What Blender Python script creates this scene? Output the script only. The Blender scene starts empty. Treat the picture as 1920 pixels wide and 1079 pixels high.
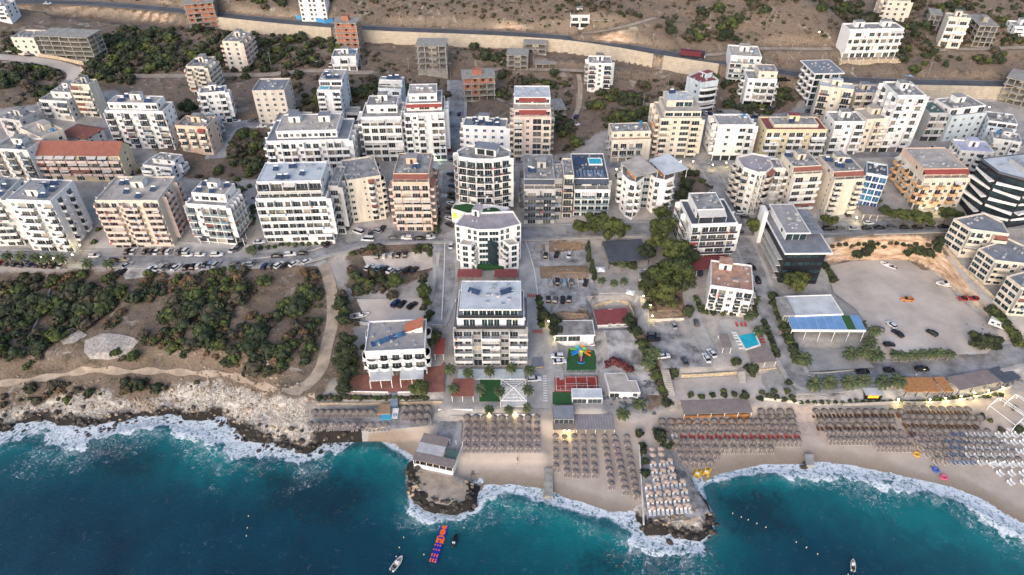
import bpy, math, random, numpy as np
from mathutils import Vector, Matrix
random.seed(7); rng=np.random.default_rng(7)
S=bpy.context.scene; COL=S.collection
R=math.radians; PI=math.pi
# ---------------- camera ----------------
H=172.0; PITCH=R(39.0); FPX=1280.0
cd=bpy.data.cameras.new('camera'); cam=bpy.data.objects.new('camera',cd); COL.objects.link(cam)
cam.location=(0,0,H); cam.rotation_euler=(PI/2-PITCH,0,0)
cd.sensor_width=36; cd.lens=24.0; cd.clip_start=1; cd.clip_end=9000
S.camera=cam
# ---------------- world, sun, exposure ----------------
SUN_EL=R(24); SUN_AZ=R(200)      # azimuth clockwise from +Y
W=bpy.data.worlds.new('World'); S.world=W; W.use_nodes=True
nt=W.node_tree; nt.nodes.clear()
sky=nt.nodes.new('ShaderNodeTexSky'); sky.sky_type='NISHITA'; sky.sun_disc=False
sky.sun_elevation=SUN_EL; sky.sun_rotation=SUN_AZ; sky.air_density=1.0; sky.dust_density=2.5; sky.ozone_density=1.2
bg=nt.nodes.new('ShaderNodeBackground'); bg.inputs[1].default_value=0.15
wo=nt.nodes.new('ShaderNodeOutputWorld')
nt.links.new(sky.outputs[0],bg.inputs[0]); nt.links.new(bg.outputs[0],wo.inputs[0])
sl=bpy.data.lights.new('sun','SUN'); sl.energy=0.9; sl.angle=R(70); sl.color=(1.0,0.89,0.85)
so=bpy.data.objects.new('sun',sl); COL.objects.link(so)
sd=Vector((math.sin(SUN_AZ)*math.cos(SUN_EL),math.cos(SUN_AZ)*math.cos(SUN_EL),math.sin(SUN_EL)))
so.rotation_euler=(-sd).to_track_quat('-Z','Y').to_euler(); so.location=(0,-200,300)
S.view_settings.view_transform='Standard'; S.view_settings.look='None'
S.view_settings.exposure=0.93; S.view_settings.gamma=1.0
# ---------------- projection helpers ----------------
cp,sp=math.cos(PITCH),math.sin(PITCH)
VPY=539.5+FPX/math.tan(PITCH)
def ray(px,py):
    u=(px-960)/FPX; v=(py-539.5)/FPX
    return (u, cp-v*sp, -sp-v*cp)
def atz(px,py,z):                       # photo pixel -> point on the level plane z
    d=ray(px,py); t=(z-H)/d[2]
    return Vector((d[0]*t,d[1]*t,z))
# ---------------- mesh builder ----------------
class MB:
    def __init__(s): s.v=[]; s.f=[]; s.m=[]; s.mats=[]
    def mi(s,m):
        if m not in s.mats: s.mats.append(m)
        return s.mats.index(m)
    def add(s,vs,fs,m):
        o=len(s.v); k=s.mi(m); s.v+= [tuple(v) for v in vs]
        for f in fs: s.f.append([o+i for i in f]); s.m.append(k)
    def box(s,x0,x1,y0,y1,z0,z1,m,rz=0,o=(0,0)):
        vs=[(x,y,z) for z in (z0,z1) for x,y in ((x0,y0),(x1,y0),(x1,y1),(x0,y1))]
        if rz:
            c,q=math.cos(rz),math.sin(rz); vs=[(o[0]+c*(x-o[0])-q*(y-o[1]),o[1]+q*(x-o[0])+c*(y-o[1]),z) for x,y,z in vs]
        s.add(vs,[(3,2,1,0),(4,5,6,7),(0,1,5,4),(1,2,6,5),(2,3,7,6),(3,0,4,7)],m)
    def prism(s,poly,z0,z1,m,mt=None,bottom=False):
        n=len(poly); vs=[(p[0],p[1],z0) for p in poly]+[(p[0],p[1],z1) for p in poly]
        s.add(vs,[(i,(i+1)%n,n+(i+1)%n,n+i) for i in range(n)],m)
        s.add([(p[0],p[1],z1) for p in poly],[tuple(range(n))],mt or m)
        if bottom: s.add([(p[0],p[1],z0) for p in poly],[tuple(range(n-1,-1,-1))],m)
    def ring(s,outer,inner,z0,z1,m):
        n=len(outer)
        vs=[(p[0],p[1],z0) for p in outer]+[(p[0],p[1],z1) for p in outer]+[(p[0],p[1],z0) for p in inner]+[(p[0],p[1],z1) for p in inner]
        fs=[]
        for i in range(n):
            j=(i+1)%n
            fs+=[(i,j,n+j,n+i),(n+i,n+j,3*n+j,3*n+i),(2*n+j,2*n+i,3*n+i,3*n+j)]
        s.add(vs,fs,m)
    def tube(s,p,q,r,m,n=6,r2=None,cap=True):
        p=Vector(p);q=Vector(q); d=(q-p)
        if d.length<1e-6: return
        a=d.to_track_quat('Z','Y').to_matrix(); r2=r if r2 is None else r2
        vs=[]
        for c,rr in ((p,r),(q,r2)):
            for i in range(n):
                t=2*PI*i/n; vs.append(tuple(c+a@Vector((rr*math.cos(t),rr*math.sin(t),0))))
        fs=[(i,(i+1)%n,n+(i+1)%n,n+i) for i in range(n)]
        if cap: fs+=[tuple(range(n-1,-1,-1)),tuple(range(n,2*n))]
        s.add(vs,fs,m)
    def cone(s,c,r,z0,z1,m,n=10,r2=0.02):
        s.tube((c[0],c[1],z0),(c[0],c[1],z1),r,m,n,r2)
    def mesh(s,name):
        me=bpy.data.meshes.new(name); me.from_pydata(s.v,[],s.f)
        for m in s.mats: me.materials.append(m)
        if len(s.mats)>1: me.polygons.foreach_set('material_index',s.m)
        me.update(); return me
    def build(s,name,parent=None,loc=None,rz=0,smooth=False):
        me=s.mesh(name)
        if smooth: me.polygons.foreach_set('use_smooth',[True]*len(me.polygons))
        return put(name,me,parent,loc,rz)
def put(name,me,parent=None,loc=None,rz=0,sc=None):
    o=bpy.data.objects.new(name,me); COL.objects.link(o)
    if parent is not None: o.parent=parent
    if loc is not None: o.location=loc
    if rz: o.rotation_euler=(0,0,rz)
    if sc is not None: o.scale=sc if hasattr(sc,'__len__') else (sc,sc,sc)
    return o
LAB={}
def tag(o,label=None,cat=None,group=None,kind=None):
    if label: o['label']=label; LAB[label]=LAB.get(label,0)+1
    if cat: o['category']=cat
    if group: o['group']=group
    if kind: o['kind']=kind
    return o
def empty(name,loc,rz=0,**k):
    o=bpy.data.objects.new(name,None); COL.objects.link(o); o.location=loc; o.rotation_euler=(0,0,rz); o.empty_display_size=.5
    return tag(o,**k)
def dup(o,kids,loc,rz=None,sc=None,**k):
    c=o.copy(); COL.objects.link(c); c.location=loc
    for key in ('label','group'):
        if key in c: del c[key]
    if rz is not None: c.rotation_euler=(0,0,rz)
    if sc is not None: c.scale=(sc,sc,sc) if not hasattr(sc,'__len__') else sc
    for ch,gs in kids:
        d=ch.copy(); COL.objects.link(d); d.parent=c
        for g in gs:
            e=g.copy(); COL.objects.link(e); e.parent=d
    return tag(c,**k)
def inset(poly,d):
    n=len(poly); out=[]
    for i in range(n):
        p0=Vector(poly[i-1][:2]);p1=Vector(poly[i][:2]);p2=Vector(poly[(i+1)%n][:2])
        a=(p1-p0).normalized(); b=(p2-p1).normalized()
        na=Vector((-a.y,a.x)); nb=Vector((-b.y,b.x))
        k=1+na.dot(nb); out.append(tuple(p1+(na+nb)*(d/max(k,.25))))
    return out
ORD=['first','second','third','fourth','fifth','sixth','seventh','eighth','ninth','tenth','eleventh','twelfth','thirteenth','fourteenth','fifteenth','sixteenth','seventeenth','eighteenth','nineteenth','twentieth']
def orl(i):
    if i<20: return ORD[i]
    t=['twenty','thirty','forty','fifty'][(i+1)//10-2]
    return (t+'-'+ORD[(i+1)%10-1]) if (i+1)%10 else {'twenty':'twentieth','thirty':'thirtieth','forty':'fortieth','fifty':'fiftieth'}[t]
# ---------------- materials ----------------
MATS={}
def mat(name,col,rough=.8,var=.12,scale=.35,streak=False,metal=0,bump=0,bscale=2.0,emit=0,rand=0,col2=None,alpha=1,spec=None):
    if name in MATS: return MATS[name]
    m=bpy.data.materials.new(name); m.use_nodes=True; n=m.node_tree.nodes; l=m.node_tree.links
    b=n['Principled BSDF']; b.inputs['Roughness'].default_value=rough; b.inputs['Metallic'].default_value=metal
    if spec is not None: b.inputs['Specular IOR Level'].default_value=spec
    c=(col[0],col[1],col[2],1); last=None
    geo=n.new('ShaderNodeNewGeometry')
    if var or col2:
        mp=n.new('ShaderNodeMapping'); l.new(geo.outputs['Position'],mp.inputs[0])
        if streak: mp.inputs['Scale'].default_value=(1.6,1.6,.25)
        nz=n.new('ShaderNodeTexNoise'); nz.inputs['Scale'].default_value=scale; nz.inputs['Detail'].default_value=6; nz.inputs['Roughness'].default_value=.65
        l.new(mp.outputs[0],nz.inputs[0])
        cr=n.new('ShaderNodeValToRGB'); l.new(nz.outputs[0],cr.inputs[0])
        c2=col2 or [x*(1-var*1.6) for x in col]; hi=[min(1,x*(1+var*.5)) for x in col]
        cr.color_ramp.elements[0].position=.3; cr.color_ramp.elements[0].color=(*c2,1)
        cr.color_ramp.elements[1].position=.62; cr.color_ramp.elements[1].color=(*hi,1)
        last=cr.outputs[0]
    if rand:
        oi=n.new('ShaderNodeObjectInfo'); hs=n.new('ShaderNodeHueSaturation')
        if last: l.new(last,hs.inputs['Color'])
        else: hs.inputs['Color'].default_value=c
        mr=n.new('ShaderNodeMapRange'); mr.inputs[3].default_value=1-rand; mr.inputs[4].default_value=1+rand
        l.new(oi.outputs['Random'],mr.inputs[0]); l.new(mr.outputs[0],hs.inputs['Value'])
        mh=n.new('ShaderNodeMath'); mh.operation='MULTIPLY_ADD'; mh.inputs[1].default_value=-.05*min(1,rand*3); mh.inputs[2].default_value=.5+.025*min(1,rand*3)
        l.new(oi.outputs['Random'],mh.inputs[0]); l.new(mh.outputs[0],hs.inputs['Hue']); last=hs.outputs[0]
    if last: l.new(last,b.inputs['Base Color'])
    else: b.inputs['Base Color'].default_value=c
    if bump:
        nb=n.new('ShaderNodeTexNoise'); nb.inputs['Scale'].default_value=bscale; nb.inputs['Detail'].default_value=5
        l.new(geo.outputs['Position'],nb.inputs[0]); bp=n.new('ShaderNodeBump'); bp.inputs['Strength'].default_value=bump; bp.inputs['Distance'].default_value=.3
        l.new(nb.outputs[0],bp.inputs['Height']); l.new(bp.outputs[0],b.inputs['Normal'])
    if emit: b.inputs['Emission Color'].default_value=c; b.inputs['Emission Strength'].default_value=emit
    MATS[name]=m; return m
def glassmat():
    m=bpy.data.materials.new('window_glass'); m.use_nodes=True; n=m.node_tree.nodes; l=m.node_tree.links; b=n['Principled BSDF']
    oi=n.new('ShaderNodeObjectInfo'); cr=n.new('ShaderNodeValToRGB'); cr.color_ramp.interpolation='CONSTANT'
    e=cr.color_ramp.elements; e[0].position=0; e[0].color=(.025,.03,.035,1); e[1].position=.35; e[1].color=(.042,.052,.06,1)
    for p,c in ((.62,(.05,.065,.07,1)),(.76,(.1,.1,.095,1)),(.87,(.2,.19,.17,1)),(.95,(.34,.31,.26,1))):
        x=e.new(p); x.color=c
    l.new(oi.outputs['Random'],cr.inputs[0]); l.new(cr.outputs[0],b.inputs['Base Color']); b.inputs['Roughness'].default_value=.12
    return m
def corr(name,c1,c2,freq=3.0,axis='x',rough=.7):      # stripes along one object axis (sheeting, tiles, decking)
    if name in MATS: return MATS[name]
    m=mat(name,c1,rough,.18,.5); n=m.node_tree.nodes; l=m.node_tree.links; b=n['Principled BSDF']
    tc=n.new('ShaderNodeTexCoord'); sx=n.new('ShaderNodeSeparateXYZ'); l.new(tc.outputs['Object'],sx.inputs[0])
    mu=n.new('ShaderNodeMath'); mu.operation='MULTIPLY'; mu.inputs[1].default_value=freq; l.new(sx.outputs[{'x':0,'y':1,'z':2}[axis]],mu.inputs[0])
    fr=n.new('ShaderNodeMath'); fr.operation='FRACT'; l.new(mu.outputs[0],fr.inputs[0])
    gt=n.new('ShaderNodeMath'); gt.operation='GREATER_THAN'; gt.inputs[1].default_value=.72; l.new(fr.outputs[0],gt.inputs[0])
    mx=n.new('ShaderNodeMix'); mx.data_type='RGBA'; l.new(gt.outputs[0],mx.inputs[0])
    src=b.inputs['Base Color'].links[0].from_socket; l.new(src,mx.inputs[6]); mx.inputs[7].default_value=(*c2,1)
    l.new(mx.outputs[2],b.inputs['Base Color']); return m
def pl(name,c,**k): return mat(name,c,rough=.85,var=k.pop('var',.14),scale=.5,streak=True,**k)
M=dict(
 white=pl('white_plaster',(.72,.71,.70)), white2=pl('offwhite_plaster',(.62,.61,.59)), bluish=pl('bluish_plaster',(.50,.56,.60)),
 cream=pl('cream_plaster',(.60,.54,.455)), beige=pl('beige_plaster',(.49,.45,.40)), peach=pl('peach_plaster',(.60,.44,.34)),
 pink=pl('pink_plaster',(.60,.475,.42)), yellow=pl('yellow_plaster',(.60,.51,.34)), orange=pl('orange_plaster',(.60,.37,.20)),
 lgrey=pl('light_grey_plaster',(.42,.42,.42)), grey=pl('grey_plaster',(.27,.27,.28)), dgrey=pl('dark_grey_plaster',(.09,.10,.12)),
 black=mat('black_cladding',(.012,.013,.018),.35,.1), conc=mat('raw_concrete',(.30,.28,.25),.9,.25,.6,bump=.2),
 brick=corr('hollow_brick',(.36,.13,.075),(.25,.12,.08),3.2,'z'), stone=mat('stone_wall',(.50,.40,.28),.9,.3,1.2,bump=.6,bscale=1.6),
 roofgrey=mat('grey_roof',(.27,.26,.25),.9,.42,.3), roofbeige=mat('beige_roof',(.40,.36,.32),.9,.22,.25), roofwhite=mat('pale_roof',(.50,.52,.54),.7,.16,.25),
 roofblue=mat('blue_grey_roof',(.20,.21,.235),.7,.2,.3), roofmauve=mat('mauve_roof',(.30,.285,.28),.9,.15,.3), roofdark=mat('dark_roof',(.07,.08,.10),.6,.2,.3),
 rooflav=mat('lavender_roof',(.42,.42,.55),.8,.12,.3), roofteal=mat('teal_green_roof',(.07,.12,.10),.8,.2,.3), roofterra=mat('terracotta_floor',(.42,.24,.17),.8,.3,.4),
 tile=corr('red_roof_tiles',(.27,.095,.065),(.18,.065,.045),3.0,'x'), tile2=corr('maroon_roof_tiles',(.25,.06,.06),(.16,.04,.04),3.0,'x'), orangetile=corr('orange_roof_tiles',(.42,.15,.08),(.30,.10,.06),3.0,'x'),
 glass=glassmat(), tglass=mat('teal_glass',(.022,.040,.050),.08,.35,.25,rand=.3), bglass=mat('blue_glass',(.03,.09,.2),.08,.35,.25,rand=.3), railglass=mat('rail_glass',(.20,.26,.27),.1,.1),
 dark=mat('dark_metal',(.03,.032,.036),.5,.1), metal=mat('galvanised_metal',(.42,.43,.45),.45,.1,metal=.6), frame=mat('white_frame',(.7,.7,.7),.5,0),
 pv=corr('solar_cells',(.012,.028,.075),(.09,.12,.18),2.0,'x',.2), tank=mat('white_tank',(.62,.63,.64),.4,.1), bluetank=mat('blue_tank',(.04,.2,.42),.5,.1),
 slab=mat('balcony_slab',(.5,.48,.46),.9,.15), terra=mat('terracotta_trim',(.50,.22,.14),.8,.15), awred=corr('red_awning_cloth',(.30,.06,.05),(.22,.05,.04),2,'x'),
 awbrown=corr('brown_awning_cloth',(.26,.10,.07),(.22,.07,.05),2,'x'), awwhite=corr('white_awning_cloth',(.55,.53,.50),(.42,.40,.38),1.2,'x'), awdark=corr('slate_awning_cloth',(.08,.095,.12),(.05,.06,.08),1.5,'x'), aworange=mat('orange_awning_cloth',(.55,.22,.08),.8,.1),
 turf=mat('artificial_turf',(.02,.085,.025),.95,.15,1.5), pool=mat('pool_water',(.02,.36,.48),.08,.12,.5,bump=.1), yellowlit=mat('warm_lit_wall',(1,.42,.03),.7,0,emit=.35), lampw=mat('lamp_glow',(1,.83,.45),.5,0,emit=14), lampg=mat('greenish_white_glow',(.8,1,.78),.5,0,emit=2.2),
 asph=mat('asphalt',(.085,.09,.10),.9,.25,.15,bump=.1), road=mat('town_road',(.25,.25,.26),.9,.38,.2,bump=.1), paleroad=mat('pale_paving',(.33,.32,.31),.9,.2,.2,bump=.1), lot=mat('concrete_lot',(.31,.30,.30),.9,.5,.2,bump=.15),
 dirtroad=mat('dirt_road',(.36,.29,.225),.95,.25,.3,bump=.3), gravel=mat('gravel_lot',(.47,.415,.37),.95,.25,.08,bump=.25,col2=(.35,.305,.27)), paint=mat('road_paint',(.62,.62,.60),.8,.25,2), redpaint=mat('red_paint',(.38,.04,.03),.8,.2,2),
 redtile=mat('red_paving',(.27,.115,.085),.85,.22,.6), wood=corr('wood_deck',(.36,.24,.15),(.2,.13,.08),4,'y'), woodo=mat('warm_wood',(.42,.19,.07),.7,.25,1), thatch=mat('thatch',(.20,.172,.160),.95,.35,2.5,bump=.6,bscale=8,rand=.18), thatchlight=mat('light_thatch',(.44,.33,.27),.95,.25,2.5,bump=.5,bscale=8,rand=.12),
 reed=corr('weathered_reed',(.24,.20,.185),(.15,.125,.12),3,'x',.95), awgrey=corr('grey_fabric_roof',(.26,.235,.24),(.18,.16,.16),1.2,'x'), trunk=mat('bark',(.16,.11,.075),.95,.3,2), palmtrunk=mat('palm_bark',(.25,.19,.13),.95,.3,3),
 pine=mat('pine_needles',(.075,.090,.022),.9,.5,.45,rand=.22,col2=(.013,.021,.006)), leaf=mat('dark_leaves',(.036,.048,.020),.9,.5,.35,rand=.28,col2=(.011,.017,.008)), leafy=mat('bright_leaves',(.068,.088,.024),.9,.4,.5,rand=.25,col2=(.017,.03,.008)),
 olive=mat('dry_leaves',(.075,.062,.042),.95,.4,.5,rand=.3,col2=(.035,.030,.020)), reddish=mat('reddish_leaves',(.12,.03,.035),.9,.4,.5,rand=.2), frond=mat('palm_fronds',(.062,.082,.032),.8,.35,.8,rand=.2,col2=(.025,.036,.014)), frondc=mat('palm_heart',(.34,.2,.05),.9,.3,1),
 bank=mat('dry_bank',(.23,.155,.10),.95,.35,1.2,bump=.5,col2=(.11,.075,.05)), roofm2=mat('lilac_roof',(.33,.295,.31),.9,.2,.3), rust=mat('rusty_grass',(.15,.085,.045),.95,.4,.6,rand=.3,col2=(.07,.045,.028)), deck=mat('tan_paving',(.38,.31,.27),.9,.2,.5), towr=mat('towel_red',(.4,.06,.06),.9,0), towb=mat('towel_blue',(.08,.2,.4),.9,0), sand=mat('dry_sand',(.42,.35,.29),.95,.15,.3), lounge=mat('tan_mesh',(.33,.265,.235),.8,.1,rand=.1), loungew=mat('white_mesh',(.66,.67,.68),.6,.05), loungebr=mat('brown_cushion',(.12,.055,.042),.8,.1,rand=.2), loungered=mat('red_cushion',(.38,.035,.05),.8,.1), loungeb=mat('blue_cushion',(.10,.17,.30),.8,.1),
 rock=mat('boulder_rock',(.33,.26,.19),.95,.4,.6,bump=.6,col2=(.10,.075,.055)), wetrock=mat('wet_rock',(.045,.035,.028),.6,.5,.6,bump=.6,col2=(.010,.009,.008)), skin=mat('skin',(.45,.27,.19),.6,0), tyre=mat('tyre_rubber',(.015,.015,.016),.8,0),
)
# ---------------- terrain ----------------
CP=[ # px,py,z : control points read from the photograph
(0,705,11),(200,697,11),(400,702,11),(560,735,9),(0,760,6),(200,750,6.5),(400,745,6.5),(100,600,13),(300,600,13.5),(500,600,13),(0,520,17),(300,510,17.5),(550,500,16.5),
(0,487,18.2),(200,487,18.2),(460,490,17.6),(620,468,16.6),(700,590,11),(760,480,15.5),(840,443,16),(830,520,12.8),(825,610,9.4),(740,715,7),(740,765,5),(660,770,4.6),(660,800,4),
(900,760,4.6),(1000,760,4.6),(900,700,7),(1020,690,7.4),(1000,600,10),(990,500,13.6),(990,440,16),(1080,500,14),(1080,560,12),(1150,650,9.5),(1100,700,6.8),(1100,770,4.4),(1250,770,4),(1330,720,6.5),(1270,650,10),(1330,610,11.5),(1400,600,11.5),(1310,540,14),(1200,540,13),
(1440,600,11),(1420,530,14),(1395,450,18),(1345,360,22),(1300,310,25),(1480,690,8),(1530,755,5.5),(1650,705,5.5),(1850,680,5.5),(1700,560,9.5),(1700,655,8),(1600,765,3.6),(1850,745,4),(1620,430,20),(1750,425,21),(1900,420,22),(1850,600,12),(1900,650,9),(2100,600,16),(2100,700,9),
(200,350,26),(50,330,28),(330,280,30),(50,240,33),(250,145,37),(100,130,40),(130,60,43),(0,120,42),(-150,150,44),(-150,300,34),(-150,480,20),(-150,700,11),
(480,430,20),(640,420,19.5),(460,330,25),(580,330,24),(430,240,30),(560,235,29),(640,225,29.5),(500,142,35),(650,135,35.5),(720,230,28),(860,300,22.5),(855,220,27),(800,300,24),(760,430,17),
(960,300,22),(960,410,17),(1080,410,18),(1000,230,27),(1100,240,27),(1200,305,25),(1180,400,19),(1250,420,19),(1100,180,30),(900,190,29),(900,130,33),(1120,165,31),(1270,230,28),(1380,210,29),(1500,215,29),(1340,300,25),(1450,300,25.5),(1450,400,19.5),(1530,400,20.5),(1540,300,26),
(1650,300,26),(1750,270,27.5),(1700,400,21.5),(1850,290,27),(1900,200,30),(2100,250,31),(2100,400,24),(1700,200,31),(1600,230,29.5),(1400,170,31),(1340,210,29.5),
(150,10,47),(380,30,46),(600,48,45),(800,62,44),(1000,70,43),(1200,98,42),(1350,118,40),(1500,140,38),(1700,157,36.5),(1880,160,36),(2100,160,36),
(150,45,43),(380,75,41),(550,95,38),(800,145,32),(1000,130,33.5),(1200,150,32.5),(1320,150,32.5),(1500,200,30),
(100,-20,53),(400,-20,55),(600,20,50),(700,30,49),(900,10,54),(1100,55,50),(1240,25,53),(1400,80,45),(1600,128,40),(1580,20,52),(1700,45,50),(1800,88,45),(1700,100,44),(1900,100,44),(1900,20,56),(1500,0,62),(0,-60,60),(960,-60,62),(1920,-60,66),(2300,0,60),(-300,0,56),
]
P=np.array([[*atz(a,b,c)] for a,b,c in CP]); 
extra=np.array([(x,700,120+20*math.sin(x/90)) for x in range(-900,901,150)]+[(x,60,-6) for x in range(-600,601,100)]+[(x,100,-3) for x in range(-500,501,100)]+[(-480,y,(y-130)*.17) for y in range(150,600,70)]+[(520,y,(y-130)*.17) for y in range(150,600,70)],float)
P=np.vstack([P,extra])
def tps(P,lam=60.0):
    n=len(P); X=P[:,:2]; d=np.linalg.norm(X[:,None]-X[None],axis=2)
    K=np.where(d>0,d*d*np.log(np.maximum(d,1e-9)),0)+lam*np.eye(n)
    Q=np.hstack([np.ones((n,1)),X]); A=np.block([[K,Q],[Q.T,np.zeros((3,3))]])
    return np.linalg.solve(A,np.concatenate([P[:,2],np.zeros(3)]))
Wt=tps(P)
def base_z(X,Y):
    out=np.zeros(X.shape); f=out.ravel(); x=X.ravel(); y=Y.ravel()
    for s in range(0,len(x),40000):
        a=np.stack([x[s:s+40000],y[s:s+40000]],1); d=np.sqrt(((a[:,None]-P[None,:,:2])**2).sum(2))
        f[s:s+40000]=(np.where(d>0,d*d*np.log(np.maximum(d,1e-9)),0)@Wt[:len(P)])+Wt[len(P)]+a@Wt[len(P)+1:]
    return f.reshape(X.shape)
def axis(a,b,st,ext,n=14):
    fine=np.arange(a,b+st/2,st); k=np.geomspace(st*3,ext,n)
    return np.concatenate([(a-k)[::-1],fine,b+k])
GX=axis(-380,380,1.3,2500); GY=axis(96,520,1.3,3000)
GY=GY[GY>20]; XX,YY=np.meshgrid(GX,GY)
Z=base_z(np.clip(XX,-480,520),np.clip(YY,60,700)); Z+=np.maximum(0,YY-700)*.22
# shoreline at z=0: px,py,inland slope(1=rock,0=beach),foam width (m), shallow width (m)
SH=[(-500,830,1,9,20),(-120,815,1,9,20),(0,808,1,9,20),(44,796,1,12,26),(85,788,1,15,26),(133,800,1,16,24),(156,797,1,14,22),(200,795,1,8,16),(234,786,1,7,18),(289,780,1,7,22),(322,782,1,7,26),(360,786,1,8,30),(400,788,1,9,30),(430,797,1,13,28),(480,829,1,12,22),(498,834,1,11,18),(540,840,1,9,16),(580,851,1,7,14),(602,832,1,7,20),(647,826,1,6,22),(676,820,.6,6,24),(714,820,0,5,24),(747,842,0,5,24),(774,860,0,4,20),
(775,875,1,1.2,10),(766,891,1,1.6,8),(771,929,1,3,8),(795,951,1,5,9),(813,960,1,5,9),(848,958,1,5,9),(879,946,1,5,14),(890,922,1,4,20),(924,915,0,4.5,34),(968,920,0,5,36),(1021,928,0,5,38),(1043,934,0,5.5,38),(1080,949,0,6,38),(1146,967,0,7,38),(1204,984,1,7,34),(1213,996,1,8,28),(1268,1007,1,7,22),(1312,1014,1,6,14),(1335,995,1,4,7),(1334,965,1,2.2,6),(1324,946,1,1,6),(1312,911,.6,1.2,12),(1346,893,0,3,16),(1390,884,0,4,20),(1434,876,0,5,22),(1480,873,0,6,24),(1535,869,0,7,28),(1595,875,0,6.5,30),(1663,889,0,6,32),(1709,903,0,6,34),(1789,921,0,6,34),(1847,944,0,6.5,34),(1904,976,0,6.5,36),(1960,1005,0,6.5,36),(2200,1090,0,8,36)]
SP=np.array([[*atz(a,b,0)[:2],c,d,e] for a,b,c,d,e in SH])
def shore(X,Y):
    x=X.ravel(); y=Y.ravel(); best=np.full(x.shape,1e9); ws=np.zeros(x.shape); at_=[np.zeros(x.shape) for _ in range(3)]
    for i in range(len(SP)-1):
        a=SP[i];b=SP[i+1]; dx,dy=b[0]-a[0],b[1]-a[1]; L2=dx*dx+dy*dy
        t=np.clip(((x-a[0])*dx+(y-a[1])*dy)/L2,0,1); d=np.hypot(x-a[0]-t*dx,y-a[1]-t*dy)
        best=np.minimum(best,d); w=math.sqrt(L2)**.5/(d+1.5)**3; ws+=w
        for k in range(3): at_[k]+=w*(a[2+k]+t*(b[2+k]-a[2+k]))
    at_=[q/ws for q in at_]
    # inside test: polygon of land
    poly=[(p[0],p[1]) for p in SP]+[(3000,SP[-1,1]),(3000,6000),(-3000,6000),(-3000,SP[0,1])]
    ins=inpoly(x,y,poly)
    sd=np.where(ins,best,-best)
    return sd.reshape(X.shape),*[q.reshape(X.shape) for q in at_]
def inpoly(x,y,poly):
    ins=np.zeros(x.shape,bool); n=len(poly)
    for i in range(n):
        x1,y1=poly[i][:2]; x2,y2=poly[(i+1)%n][:2]
        if y1==y2: continue
        c=((y1>y)!=(y2>y))&(x<(x2-x1)*(y-y1)/(y2-y1)+x1); ins^=c
    return ins
def sdf(X,Y,poly,closed=True):
    """signed distance, positive inside (or minus distance to an open line)"""
    xs=[p[0] for p in poly]; ys=[p[1] for p in poly]; x=X.ravel(); y=Y.ravel(); out=np.full(x.shape,-60.0)
    m=(x>min(xs)-60)&(x<max(xs)+60)&(y>min(ys)-60)&(y<max(ys)+60); x=x[m]; y=y[m]; best=np.full(x.shape,1e9)
    n=len(poly)
    for i in range(n if closed else n-1):
        a=poly[i];b=poly[(i+1)%n]; dx,dy=b[0]-a[0],b[1]-a[1]; L2=max(dx*dx+dy*dy,1e-9)
        t=np.clip(((x-a[0])*dx+(y-a[1])*dy)/L2,0,1); best=np.minimum(best,np.hypot(x-a[0]-t*dx,y-a[1]-t*dy))
    if closed: best=np.where(inpoly(x,y,poly),best,-best)
    else: best=-best
    out[m]=best; return out.reshape(X.shape)
SD,SK,SF,SW=shore(XX,YY)
def sstep(a,b,x): t=np.clip((x-a)/(b-a),0,1); return t*t*(3-2*t)
lim=np.where(SD>0,SD*(.085+.40*SK)+.05*SK+np.minimum(SD,12)*.02+np.maximum(0,SD-16)*.7,SD*(.12+.5*SK))
Z=np.where(SD>0,np.minimum(np.maximum(Z,.05*SD),lim),np.maximum(lim,-6)-.05)
def interp(Zg,x,y):
    i=int(np.clip(np.searchsorted(GX,x)-1,0,len(GX)-2)); j=int(np.clip(np.searchsorted(GY,y)-1,0,len(GY)-2))
    tx=(x-GX[i])/(GX[i+1]-GX[i]); ty=(y-GY[j])/(GY[j+1]-GY[j]); tx=min(max(tx,0),1); ty=min(max(ty,0),1)
    return (Zg[j,i]*(1-tx)*(1-ty)+Zg[j,i+1]*tx*(1-ty)+Zg[j+1,i]*(1-tx)*ty+Zg[j+1,i+1]*tx*ty)
def gz(x,y): return float(interp(Z,x,y))
def at(px,py,h=0.0):                    # photo pixel -> point h above the terrain
    d=ray(px,py); t=80.0; pt=t
    while t<2500:
        x,y,z=d[0]*t,d[1]*t,H+d[2]*t
        if z<gz(x,y)+h: break
        pt=t; t+=2.5
    for _ in range(12):
        m=(t+pt)/2; x,y,z=d[0]*m,d[1]*m,H+d[2]*m
        if z<gz(x,y)+h: t=m
        else: pt=m
    return Vector((d[0]*t,d[1]*t,H+d[2]*t))
def flat(pts,z,blend=2.0,plane=True):
    poly=[tuple(atz(a,b,z)[:2]) for a,b in pts] if plane else pts
    s=sdf(XX,YY,poly); w=sstep(-blend,0,s); global Z
    Z=np.where(s>-blend,Z*(1-w)+z*w,Z); return poly
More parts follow.
